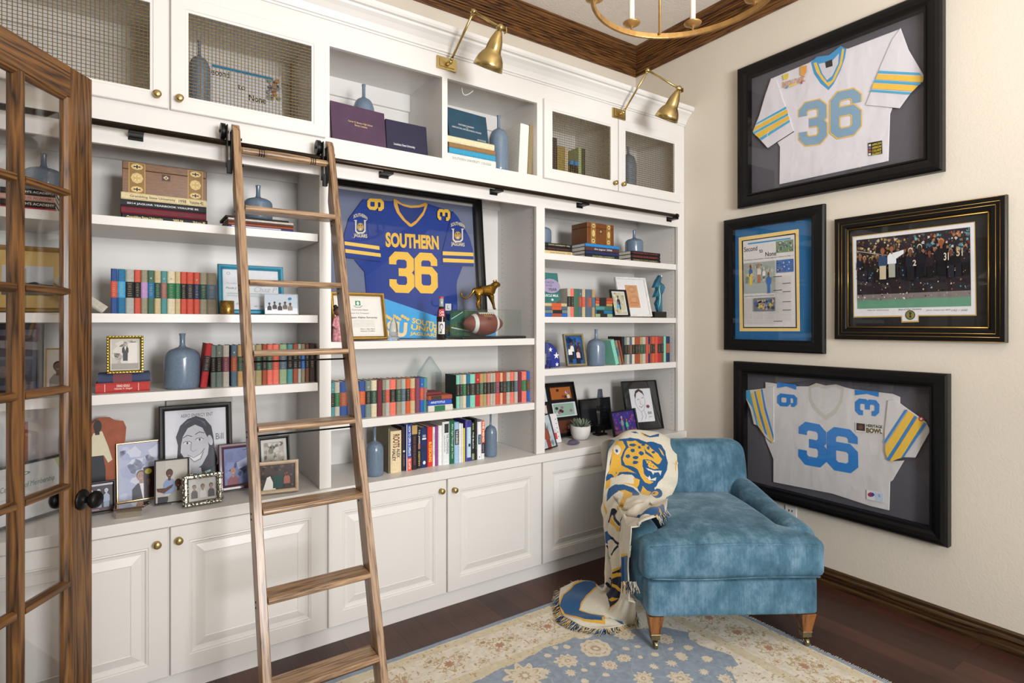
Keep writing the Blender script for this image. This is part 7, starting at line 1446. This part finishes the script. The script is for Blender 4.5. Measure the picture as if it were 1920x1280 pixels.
PAT = [('B', [(0.157,0.1888),(0.22,0.1946),(0.289,0.1965),(0.34,0.1946),(0.409,0.1985),(0.465,0.2004),(0.535,0.2081),(0.591,0.2139),(0.635,0.2119),(0.686,0.2119),(0.73,0.2139),(0.78,0.2139),(0.805,0.2235),(0.83,0.2312),(0.836,0.2466),(0.843,0.2582),(0.855,0.2755),(0.843,0.2909),(0.836,0.3064),(0.811,0.3218),(0.792,0.3353),(0.742,0.3507),(0.73,0.3642),(0.717,0.3776),(0.704,0.395),(0.698,0.4162),(0.673,0.422),(0.61,0.4104),(0.547,0.3988),(0.509,0.3834),(0.484,0.3719),(0.491,0.3545),(0.453,0.3449),(0.403,0.3333),(0.358,0.3314),(0.314,0.3295),(0.264,0.3256),(0.208,0.3295),(0.164,0.3314),(0.113,0.3333),(0.075,0.3468),(0.038,0.3603),(0.031,0.3449),(0.019,0.3295),(0.044,0.3179),(0.069,0.3044),(0.069,0.289),(0.063,0.2755),(0.075,0.2601),(0.082,0.2428),(0.088,0.2254),(0.107,0.2139),(0.126,0.2004)]),
 ('Y', [(0.283,0.2062),(0.333,0.2081),(0.39,0.2081),(0.428,0.2062),(0.503,0.2197),(0.585,0.2216),(0.623,0.2293),(0.654,0.2389),(0.698,0.2466),(0.736,0.2524),(0.755,0.2601),(0.78,0.2678),(0.786,0.2813),(0.717,0.2929),(0.648,0.2832),(0.585,0.2813),(0.528,0.2832),(0.522,0.2948),(0.522,0.3083),(0.547,0.3179),(0.566,0.3256),(0.597,0.3333),(0.629,0.341),(0.686,0.3507),(0.642,0.3584),(0.579,0.3545),(0.547,0.3468),(0.516,0.3391),(0.491,0.3295),(0.465,0.3179),(0.403,0.3083),(0.352,0.3025),(0.296,0.2967),(0.27,0.2852),(0.245,0.2736),(0.258,0.262),(0.27,0.2486),(0.321,0.2331)]),
 ('Y', [(0.101,0.1888),(0.22,0.2042),(0.277,0.2312),(0.239,0.2486),(0.226,0.2582),(0.214,0.2678),(0.226,0.2813),(0.239,0.2948),(0.321,0.3083),(0.365,0.316),(0.409,0.3237),(0.447,0.3295),(0.384,0.3256),(0.34,0.3218),(0.277,0.3198),(0.22,0.3179),(0.182,0.3198),(0.138,0.3237),(0.101,0.3179),(0.057,0.3179),(0.069,0.3044),(0.075,0.2909),(0.082,0.2794),(0.082,0.264),(0.082,0.2505),(0.082,0.2331),(0.094,0.2177),(0.101,0.2042)]),
 ('B', [(0.698,0.2486),(0.692,0.2524),(0.679,0.2563),(0.66,0.2563),(0.648,0.2543),(0.648,0.2524),(0.654,0.2486),(0.667,0.2466),(0.679,0.2447),(0.692,0.2466)]),
 ('B', [(0.629,0.237),(0.623,0.2408),(0.616,0.2447),(0.604,0.2447),(0.597,0.2428),(0.585,0.237),(0.597,0.2331),(0.604,0.2293),(0.616,0.2293),(0.623,0.2312)]),
 ('B', [(0.566,0.2235),(0.566,0.2274),(0.553,0.2293),(0.541,0.2293),(0.522,0.2274),(0.516,0.2235),(0.522,0.2216),(0.535,0.2197),(0.553,0.2197),(0.566,0.2216)]),
 ('B', [(0.447,0.2235),(0.434,0.2274),(0.403,0.2312),(0.371,0.2293),(0.34,0.2274),(0.327,0.2235),(0.34,0.2197),(0.371,0.2177),(0.409,0.2177),(0.428,0.2216)]),
 ('B', [(0.509,0.2351),(0.509,0.2389),(0.497,0.2408),(0.478,0.2408),(0.472,0.2389),(0.472,0.2351),(0.465,0.2312),(0.478,0.2293),(0.491,0.2293),(0.503,0.2312)]),
 ('B', [(0.472,0.2948),(0.459,0.2987),(0.447,0.3006),(0.421,0.3006),(0.403,0.2987),(0.396,0.2929),(0.403,0.289),(0.421,0.2871),(0.44,0.289),(0.465,0.2909)]),
 ('B', [(0.547,0.2601),(0.541,0.264),(0.522,0.2678),(0.497,0.2678),(0.484,0.264),(0.472,0.2601),(0.484,0.2543),(0.491,0.2524),(0.516,0.2524),(0.535,0.2543)]),
 ('B', [(0.472,0.2755),(0.459,0.2813),(0.44,0.2832),(0.421,0.2813),(0.403,0.2794),(0.39,0.2755),(0.396,0.2717),(0.415,0.2697),(0.44,0.2697),(0.465,0.2717)]),
 ('B', [(0.358,0.2678),(0.352,0.2717),(0.34,0.2736),(0.314,0.2736),(0.296,0.2697),(0.283,0.2659),(0.289,0.262),(0.302,0.2601),(0.333,0.2601),(0.346,0.264)]),
 ('B', [(0.421,0.2486),(0.421,0.2524),(0.403,0.2543),(0.377,0.2543),(0.365,0.2505),(0.352,0.2466),(0.358,0.2428),(0.371,0.2408),(0.396,0.2408),(0.421,0.2428)]),
 ('Y', [(0.56,0.2852),(0.623,0.2852),(0.679,0.2967),(0.736,0.3064),(0.673,0.3121),(0.604,0.3083),(0.579,0.2967)]),
 ('B', [(0.522,0.2852),(0.535,0.2967),(0.553,0.3064),(0.623,0.3141),(0.673,0.3141),(0.717,0.3121),(0.761,0.3102),(0.811,0.316),(0.78,0.3276),(0.755,0.3391),(0.698,0.3507),(0.654,0.3487),(0.604,0.3449),(0.572,0.3353),(0.547,0.3276),(0.535,0.3141),(0.522,0.3006)]),
 ('W', [(0.572,0.3121),(0.623,0.3141),(0.673,0.316),(0.723,0.3141),(0.774,0.3121),(0.761,0.3276),(0.736,0.3179),(0.679,0.3218),(0.667,0.3295),(0.642,0.3198),(0.597,0.3179)]),
 ('W', [(0.56,0.3333),(0.61,0.3391),(0.616,0.3314),(0.648,0.343),(0.711,0.3353),(0.704,0.3468),(0.623,0.3468),(0.597,0.341)]),
 ('B', [(0.264,0.2042),(0.239,0.2158),(0.308,0.2331),(0.358,0.2351),(0.296,0.2274),(0.277,0.2139)]),
 ('B', [(0.547,0.2351),(0.585,0.2524),(0.642,0.262),(0.686,0.2755),(0.629,0.2697),(0.566,0.2601),(0.56,0.2486)]),
 ('B', [(0.585,0.2177),(0.635,0.2158),(0.686,0.2139),(0.73,0.2177),(0.774,0.2197),(0.799,0.2312),(0.818,0.2408),(0.818,0.2543),(0.818,0.2659),(0.818,0.2794),(0.78,0.2871),(0.736,0.2948),(0.761,0.2813),(0.786,0.2678),(0.761,0.2543),(0.736,0.2408),(0.698,0.2331),(0.654,0.2235)]),
 ('Y', [(0.742,0.2274),(0.792,0.237),(0.818,0.2543),(0.786,0.2486),(0.767,0.2389)]),
 ('W', [(0.208,0.2408),(0.201,0.2486),(0.182,0.2543),(0.164,0.2543),(0.138,0.2486),(0.113,0.2408),(0.101,0.2293),(0.094,0.2177),(0.107,0.2139),(0.138,0.2139),(0.17,0.2197),(0.195,0.2293)]),
 ('B', [(0.17,0.2408),(0.17,0.2447),(0.164,0.2466),(0.157,0.2466),(0.145,0.2447),(0.138,0.2408),(0.132,0.237),(0.132,0.2351),(0.138,0.2331),(0.145,0.2331),(0.157,0.2351),(0.164,0.237)]),
 ('Y', [(0.145,0.3083),(0.208,0.3102),(0.22,0.3218),(0.176,0.3353),(0.138,0.3256)]),
 ('B', [(0.17,0.3141),(0.189,0.3179),(0.182,0.3237)]),
 ('Y', [(0.031,0.3449),(0.113,0.3372),(0.119,0.3507),(0.126,0.3661),(0.044,0.3757),(0.038,0.3603)]),
 ('W', [(0.138,0.3487),(0.17,0.341),(0.195,0.3353),(0.226,0.3276),(0.283,0.3314),(0.327,0.3333),(0.384,0.3372),(0.428,0.3391),(0.428,0.3487),(0.434,0.3584),(0.396,0.3584),(0.346,0.3565),(0.302,0.3545),(0.239,0.3545),(0.182,0.3545)]),
 ('Y', [(0.421,0.341),(0.503,0.3468),(0.503,0.3603),(0.478,0.3738),(0.415,0.3642),(0.358,0.3603),(0.302,0.3565),(0.346,0.3565),(0.396,0.3584),(0.434,0.3584)]),
 ('B', [(0.107,0.3719),(0.151,0.3642),(0.189,0.3584),(0.245,0.3603),(0.302,0.3603),(0.346,0.3642),(0.39,0.368),(0.434,0.3719),(0.484,0.3834),(0.535,0.3988),(0.547,0.4143),(0.503,0.4143),(0.453,0.4123),(0.396,0.395),(0.34,0.3815),(0.258,0.3834),(0.22,0.3931),(0.182,0.4046),(0.145,0.4162),(0.107,0.4258),(0.101,0.4085),(0.094,0.3911)]),
 ('Y', [(0.233,0.3834),(0.296,0.3815),(0.333,0.3796),(0.39,0.3873),(0.44,0.395),(0.459,0.4181),(0.403,0.4316),(0.396,0.4509),(0.384,0.4644),(0.371,0.4778),(0.365,0.499),(0.358,0.5145),(0.308,0.4817),(0.321,0.4663),(0.327,0.4489),(0.333,0.4239),(0.327,0.3911)]),
 ('Y', [(0.553,0.3642),(0.616,0.3834),(0.692,0.3969),(0.679,0.4239),(0.579,0.4085),(0.541,0.3931),(0.547,0.3776)]),
 ('B', [(0.843,0.4104),(0.855,0.4277),(0.843,0.4374),(0.811,0.4393),(0.767,0.4316),(0.717,0.4162),(0.686,0.4008),(0.686,0.3892),(0.698,0.3796),(0.736,0.3776),(0.786,0.3834),(0.818,0.395)]),
 ('Y', [(0.786,0.4008),(0.799,0.4085),(0.799,0.4181),(0.792,0.4239),(0.774,0.4258),(0.755,0.4239),(0.723,0.4162),(0.704,0.4066),(0.704,0.3988),(0.717,0.3931),(0.748,0.3931),(0.767,0.395)]),
 ('B', [(0.748,0.4027),(0.761,0.4085),(0.748,0.4123),(0.73,0.4123),(0.723,0.4104),(0.717,0.4066),(0.73,0.4027),(0.736,0.4008)]),
 ('W', [(0.704,0.3738),(0.742,0.3622),(0.78,0.3507),(0.767,0.368),(0.723,0.3854)]),
 ('Y', [(0.994,0.2447),(0.981,0.2601),(0.969,0.2755),(0.962,0.2909),(0.95,0.3044),(0.943,0.2909),(0.956,0.262)]),
 ('Y', [(0.78,0.5414),(0.818,0.5356),(0.843,0.526),(0.868,0.5145),(0.893,0.5048),(0.925,0.4952),(0.956,0.5067),(0.925,0.5145),(0.899,0.5222),(0.874,0.5279),(0.843,0.5356),(0.818,0.5414),(0.78,0.5453),(0.736,0.5491)]),
 ('B', [(0.679,0.5568),(0.717,0.5453),(0.774,0.5434),(0.811,0.5376),(0.843,0.5318),(0.868,0.526),(0.893,0.5183),(0.937,0.499),(0.969,0.5183),(1.0,0.5337),(1.0,0.5453),(1.0,0.5549),(1.0,0.5645),(0.937,0.5588),(0.887,0.5568),(0.849,0.5568),(0.818,0.5588),(0.78,0.5588),(0.73,0.5568)]),
 ('Y', [(0.893,0.5202),(0.95,0.5337),(1.0,0.5472),(1.0,0.5568),(1.0,0.5665),(1.0,0.5665),(0.962,0.5472)]),
 ('B', [(0.987,0.5472),(1.0,0.5511),(1.0,0.553),(1.0,0.5549),(1.0,0.5568),(0.981,0.5549),(0.956,0.5491),(0.943,0.5453),(0.937,0.5434),(0.943,0.5414),(0.95,0.5414),(0.969,0.5434)]),
 ('Y', [(0.484,0.1734),(0.535,0.1773),(0.579,0.1869),(0.623,0.1946),(0.585,0.1965),(0.535,0.1869)]),
 ('B', [(0.346,0.1696),(0.428,0.1696),(0.472,0.1792),(0.403,0.1773)]),
 ('B', [(0.509,0.1734),(0.553,0.1811),(0.597,0.1869),(0.635,0.1908),(0.698,0.183),(0.761,0.1696),(0.748,0.1869),(0.692,0.1927),(0.635,0.1965),(0.566,0.1888)]),
 ('N', [(0.233,0.4721),(0.27,0.474),(0.302,0.4913),(0.333,0.5087),(0.358,0.526),(0.39,0.5395),(0.415,0.5511),(0.396,0.553),(0.358,0.5414),(0.321,0.5279),(0.277,0.5106),(0.233,0.4952),(0.22,0.5067),(0.195,0.5183),(0.164,0.5279),(0.132,0.5067),(0.164,0.501),(0.195,0.4913),(0.214,0.4817)]),
 ('Y', [(0.201,0.501),(0.252,0.5048),(0.296,0.5222),(0.333,0.5376),(0.371,0.5491),(0.409,0.5607),(0.409,0.5703),(0.358,0.5588),(0.314,0.5472),(0.264,0.5337),(0.214,0.5164)]),
 ('N', [(0.409,0.5337),(0.459,0.5318),(0.509,0.5279),(0.509,0.5376),(0.447,0.5414),(0.453,0.5511),(0.453,0.5607),(0.453,0.5703),(0.415,0.5723),(0.421,0.5645),(0.421,0.5549),(0.415,0.5453)]),
 ('Y', [(0.057,0.4123),(0.069,0.4335),(0.088,0.4528),(0.088,0.4682),(0.088,0.4817),(0.082,0.4971),(0.069,0.4817),(0.057,0.4663),(0.057,0.4528),(0.057,0.4412),(0.05,0.4277)]),
 ('B', [(0.025,0.5337),(0.195,0.5453),(0.239,0.5607),(0.289,0.5761),(0.233,0.58),(0.176,0.5857),(0.113,0.5896),(0.019,0.5761),(0.019,0.5607),(0.019,0.5472)]),
 ('N', [(0.258,0.5684),(0.333,0.5838),(0.403,0.5973),(0.39,0.6031),(0.321,0.5896),(0.264,0.578)]),
 ('N', [(0.038,0.5877),(0.113,0.5915),(0.145,0.605),(0.176,0.6166),(0.208,0.6301),(0.239,0.6435),(0.157,0.6455),(0.132,0.632),(0.101,0.6185),(0.075,0.6031)]),
 ('N', [(0.384,0.6012),(0.396,0.6069),(0.365,0.6166),(0.327,0.6262),(0.283,0.6358),(0.252,0.6281),(0.302,0.6185),(0.346,0.6089)]),
 ('Y', [(0.233,0.5067),(0.296,0.526),(0.352,0.5434),(0.403,0.5568),(0.377,0.5665),(0.327,0.5511),(0.277,0.5356),(0.22,0.5145)]),
 ('B', [(0.61,0.6532),(0.723,0.6609),(0.83,0.6686),(0.943,0.6763),(0.943,0.684),(0.95,0.6917),(0.956,0.6994),(0.943,0.7071),(0.95,0.7129),(0.95,0.7206),(0.95,0.7264),(0.943,0.7322),(0.83,0.7303),(0.704,0.7283),(0.579,0.7283),(0.579,0.7187),(0.579,0.7091),(0.579,0.6994),(0.579,0.6898),(0.585,0.6782),(0.597,0.6647)]),
 ('Y', [(0.623,0.6455),(0.736,0.6551),(0.836,0.6647),(0.95,0.6724),(0.937,0.6763),(0.83,0.6705),(0.723,0.6628),(0.61,0.6551)]),
 ('N', [(0.182,0.7148),(0.264,0.7033),(0.34,0.6975),(0.409,0.6898),(0.478,0.684),(0.553,0.6802),(0.572,0.6936),(0.597,0.7052),(0.597,0.7148),(0.597,0.7225),(0.597,0.7322),(0.604,0.7418),(0.616,0.7495),(0.629,0.7592),(0.648,0.7688),(0.61,0.7803),(0.585,0.7919),(0.572,0.8054),(0.566,0.8189),(0.572,0.8324),(0.522,0.8247),(0.472,0.815),(0.415,0.8073),(0.358,0.7996),(0.283,0.79),(0.214,0.7746),(0.164,0.7553),(0.157,0.7399),(0.17,0.7264)]),
 ('Y', [(0.151,0.711),(0.233,0.6994),(0.314,0.6917),(0.396,0.684),(0.472,0.6782),(0.553,0.6724),(0.553,0.6802),(0.478,0.6859),(0.409,0.6917),(0.34,0.6994),(0.264,0.7071),(0.182,0.7187)]),
 ('Y', [(0.17,0.7206),(0.283,0.7091),(0.39,0.7013),(0.566,0.7071),(0.566,0.7148),(0.396,0.7148),(0.258,0.7283),(0.352,0.738),(0.453,0.7437),(0.541,0.7514),(0.528,0.7592),(0.434,0.7534),(0.327,0.7476),(0.22,0.738)]),
 ('Y', [(0.566,0.8343),(0.553,0.8189),(0.56,0.8054),(0.566,0.7919),(0.597,0.7803),(0.629,0.7688),(0.654,0.7726),(0.623,0.7842),(0.597,0.7958),(0.591,0.8092),(0.585,0.8227),(0.597,0.8382)]),
 ('Y', [(0.428,0.8073),(0.447,0.7881),(0.535,0.7784),(0.503,0.7919),(0.478,0.8054)]),
 ('N', [(0.025,0.7418),(0.044,0.736),(0.182,0.7572),(0.195,0.7707),(0.075,0.7553)]),
 ('N', [(0.075,0.7225),(0.132,0.7168),(0.182,0.7303),(0.157,0.7341)]),
 ('Y', [(0.006,0.7245),(0.0,0.8035),(0.038,0.8054),(0.145,0.8304),(0.182,0.8459),(0.214,0.8593),(0.245,0.8728),(0.277,0.8825),(0.321,0.8921),(0.365,0.9017),(0.409,0.9114),(0.453,0.921),(0.491,0.9326),(0.541,0.9249),(0.585,0.9191),(0.629,0.9133),(0.642,0.9056),(0.654,0.896),(0.66,0.8844),(0.673,0.8748),(0.799,0.9094),(0.881,0.948),(0.855,0.9499),(0.836,0.9557),(0.811,0.9576),(0.792,0.9634),(0.767,0.9672),(0.742,0.973),(0.692,0.973),(0.648,0.975),(0.604,0.9788),(0.56,0.9827),(0.516,0.9904),(0.472,1.0),(0.415,1.0),(0.365,1.0),(0.321,1.0),(0.252,1.0),(0.201,0.9904),(0.157,0.9807),(0.132,0.9672),(0.101,0.9576),(0.069,0.9441),(0.031,0.9326),(0.019,0.9152),(0.013,0.8979),(0.013,0.8805),(0.013,0.8632),(0.0,0.8439),(0.0,0.8304),(0.0,0.8189)]),
 ('B', [(0.0,0.8131),(0.006,0.8131),(0.063,0.8189),(0.138,0.8382),(0.17,0.8536),(0.201,0.8651),(0.233,0.8767),(0.264,0.8882),(0.308,0.896),(0.358,0.9056),(0.403,0.9171),(0.453,0.9268),(0.497,0.9383),(0.535,0.9326),(0.566,0.9268),(0.604,0.9229),(0.642,0.9171),(0.66,0.9075),(0.673,0.896),(0.679,0.8805),(0.824,0.9306),(0.805,0.9364),(0.786,0.9422),(0.767,0.9499),(0.742,0.9557),(0.717,0.9615),(0.679,0.9634),(0.635,0.9653),(0.591,0.9672),(0.547,0.973),(0.509,0.9769),(0.465,0.9865),(0.39,0.9884),(0.314,1.0),(0.264,0.9884),(0.22,0.9788),(0.176,0.973),(0.151,0.9615),(0.126,0.9518),(0.101,0.9403),(0.069,0.9306),(0.057,0.9152),(0.044,0.8979),(0.019,0.8805),(0.013,0.8651),(0.0,0.842),(0.0,0.8266)]),
 ('B', [(0.692,0.8671),(0.73,0.8632),(0.774,0.8651),(0.811,0.8651),(0.855,0.8709),(0.937,0.8979),(1.0,0.9133),(0.962,0.9152),(0.912,0.9094),(0.862,0.8998),(0.774,0.8767)]),
 ('N', [(0.579,0.289),(0.572,0.2909),(0.56,0.2909),(0.56,0.2909),(0.566,0.289),(0.572,0.289)]),
 ('N', [(0.616,0.289),(0.61,0.2909),(0.604,0.2929),(0.597,0.2909),(0.604,0.289),(0.61,0.289)]),
 ('N', [(0.654,0.2909),(0.648,0.2929),(0.642,0.2948),(0.635,0.2929),(0.642,0.2909),(0.654,0.2909)]),
 ('N', [(0.597,0.2987),(0.597,0.3006),(0.585,0.3006),(0.579,0.2987),(0.579,0.2967),(0.591,0.2967)]),
 ('N', [(0.635,0.3006),(0.635,0.3025),(0.623,0.3025),(0.623,0.3025),(0.623,0.3006),(0.635,0.2987)]),
 ('N', [(0.679,0.3025),(0.673,0.3025),(0.667,0.3044),(0.66,0.3025),(0.66,0.3006),(0.673,0.3006)])]
t = thing('throw_blanket', 'fringed jaguar throw blanket in blue, gold and cream draped over the armchair', 'blanket', (2.25, -.75, .01))
NS, NT = 230, 720
pts = np.array([[bsurf(i/(NS-1), j/(NT-1)) for i in range(NS)] for j in range(NT)])
d1 = np.gradient(pts, axis=1); d2 = np.gradient(pts, axis=0); nn = np.cross(d1, d2); nn /= np.linalg.norm(nn, axis=2, keepdims=True)+1e-9
cmv = np.array([0, CAMY, HC])-pts; flip = (nn*cmv).sum(-1).mean(); nn = nn if flip > 0 else -nn
S_, T_ = np.meshgrid(np.linspace(0, 1, NS), np.linspace(0, 1, NT))
hang = np.clip((T_-.42)/.15, 0, 1)*np.clip((.86-T_)/.08, 0, 1); up = np.clip(T_/.1, 0, 1)*np.clip((.55-T_)/.2, 0, 1)
off = .006+hang*(.012*np.sin(S_*19+3*T_+1.5*np.sin(T_*14))+.005*np.sin(S_*41+T_*9))+up*(.004*np.sin(S_*11+T_*30)+.003*np.sin(S_*5-T_*47))
cr_ = np.clip(1-np.abs(T_-.5-.08*(S_-.5))/.06, 0, 1); off += cr_*.012*np.sin(S_*23+T_*60)*np.clip((1-S_)*3, 0, 1)
pud = np.clip((T_-.86)/.06, 0, 1); off += pud*(.008+.006*np.sin(S_*15+T_*30))
pts2 = pts+nn*off[..., None]; # keep the cloth clear of the upholstery
dx_, dy_ = pts2[..., 0]-CO_[0], pts2[..., 1]-CO_[1]; lx_ = dx_*math.cos(TH)+dy_*math.sin(TH); lyy = -dx_*math.sin(TH)+dy_*math.cos(TH); lz_ = pts2[..., 2]
ins = (lx_ > -.472) & (lx_ < -.285) & (lyy > .03) & (lyy < .76) & (lz_ < .595) & (lz_ > .2); ovr = ins & ((.595-lz_) < (lx_+.472)); lz_[ovr] = .595-.25*np.abs(lx_[ovr]+.375)
sid = ins & ~ovr; lx_[sid] = -.473
bk = (lyy > .705) & (lyy < .95) & (lx_ > -.44) & (lx_ < .44) & (lz_ < .83) & (lz_ < .72); lyy[bk] = .70
pts2[..., 0] = CO_[0]+lx_*math.cos(TH)-lyy*math.sin(TH); pts2[..., 1] = CO_[1]+lx_*math.sin(TH)+lyy*math.cos(TH); pts2[..., 2] = np.maximum(lz_, .013)
fs_, ft_ = np.meshgrid((np.arange(NS-1)+.5)/(NS-1), (np.arange(NT-1)+.5)/(NT-1))
CC = np.zeros(fs_.shape+(3,)); CC[:] = hx('d3ccba'); pal = dict(B='164f80', Y='d6a63c', W='d6d0c0', N='141c34')
for c_, P in PAT: CC[pip(fs_, ft_, P)] = hx(pal[c_])
me = bpy.data.meshes.new('cloth'); V_ = (pts2-np.array([2.25, -.75, .01])).reshape(-1, 3); ii = np.arange((NT-1)*(NS-1)); r_i, c_i = ii//(NS-1), ii % (NS-1); a_ = r_i*NS+c_i
fc = np.stack([a_, a_+1, a_+NS+1, a_+NS], 1); me.vertices.add(len(V_)); me.vertices.foreach_set('co', V_.ravel()); me.loops.add(fc.size); me.loops.foreach_set('vertex_index', fc.ravel().astype(np.int32)); me.polygons.add(len(fc)); me.polygons.foreach_set('loop_start', np.arange(0, fc.size, 4, dtype=np.int32)); me.polygons.foreach_set('loop_total', np.full(len(fc), 4, dtype=np.int32)); me.update()
ca = me.color_attributes.new('Col', 'FLOAT_COLOR', 'CORNER'); col4 = np.ones((len(fc), 4, 4), np.float32); col4[:, :, :3] = CC.reshape(-1, 1, 3); ca.data.foreach_set('color', col4.ravel()); me.polygons.foreach_set('use_smooth', np.ones(len(fc), bool))
me.materials.append(pmat('knitted_throw_cotton', attr=True, rough=.9, noise=.06, nscale=120, bump=.5, bscale=420, bdist=.002, sheen=.2)); o = bpy.data.objects.new('cloth', me); COL.objects.link(o); o.parent = t
sd = o.modifiers.new('thick', 'SOLIDIFY'); sd.thickness = .005; sd.offset = -1
m = MB(); rnd = random.Random(5)
def strand(p, d, L, floor_=.004):
    p = Vector(p); d = Vector(d).normalized(); c = rnd.choice(['d3ccba', 'd6a63c', '141c34', 'bfb69c', '164f80']); q = [p]
    for k in range(3): d = (d+Vector((rnd.uniform(-.35, .35), rnd.uniform(-.35, .35), rnd.uniform(-.2, .2)))).normalized(); n_ = q[-1]+d*L/3; n_.z = max(n_.z, floor_+rnd.uniform(.002, .012)); q.append(n_)
    m.tube(q, [.0019, .0019, .0016, .0008], 4, c)
E_ = pts2[-1]
for i in range(0, NS, 1):
    p = E_[i]; d = p-pts2[-19][i]; [strand(p+np.array([rnd.uniform(-.002, .002), rnd.uniform(-.002, .002), 0]), (d[0], d[1], -.02), .05) for _ in range(1+i % 2)]
for j in range(int(NT*.84), NT, 1):
    p = pts2[j][0]; d = p-pts2[j][8]; strand(p, (d[0], d[1], -.02), .055); strand(p, (d[0], d[1]+.002, -.01), .05)
for j in range(int(NT*.80), NT, 1):
    p = pts2[j][-1]; d = p-pts2[j][-8]; strand(p, (d[0]*.3, d[1]*.3-.002, -.02), .05)
for i in range(42): p = CLw(1168+25*i/42, 1090+rnd.uniform(-1, 1), .055); strand((p[0], p[1], p[2]), (0, -.1, -1), .055)
for j in range(int(NT*.515), int(NT*.56)):
    strand(pts2[j][-1], (.35, -.15, -.8), .045)
f = m.build('fringe', pmat('fringe_yarn', attr=True, rough=.9), t, world=True); f['kind'] = 'stuff'
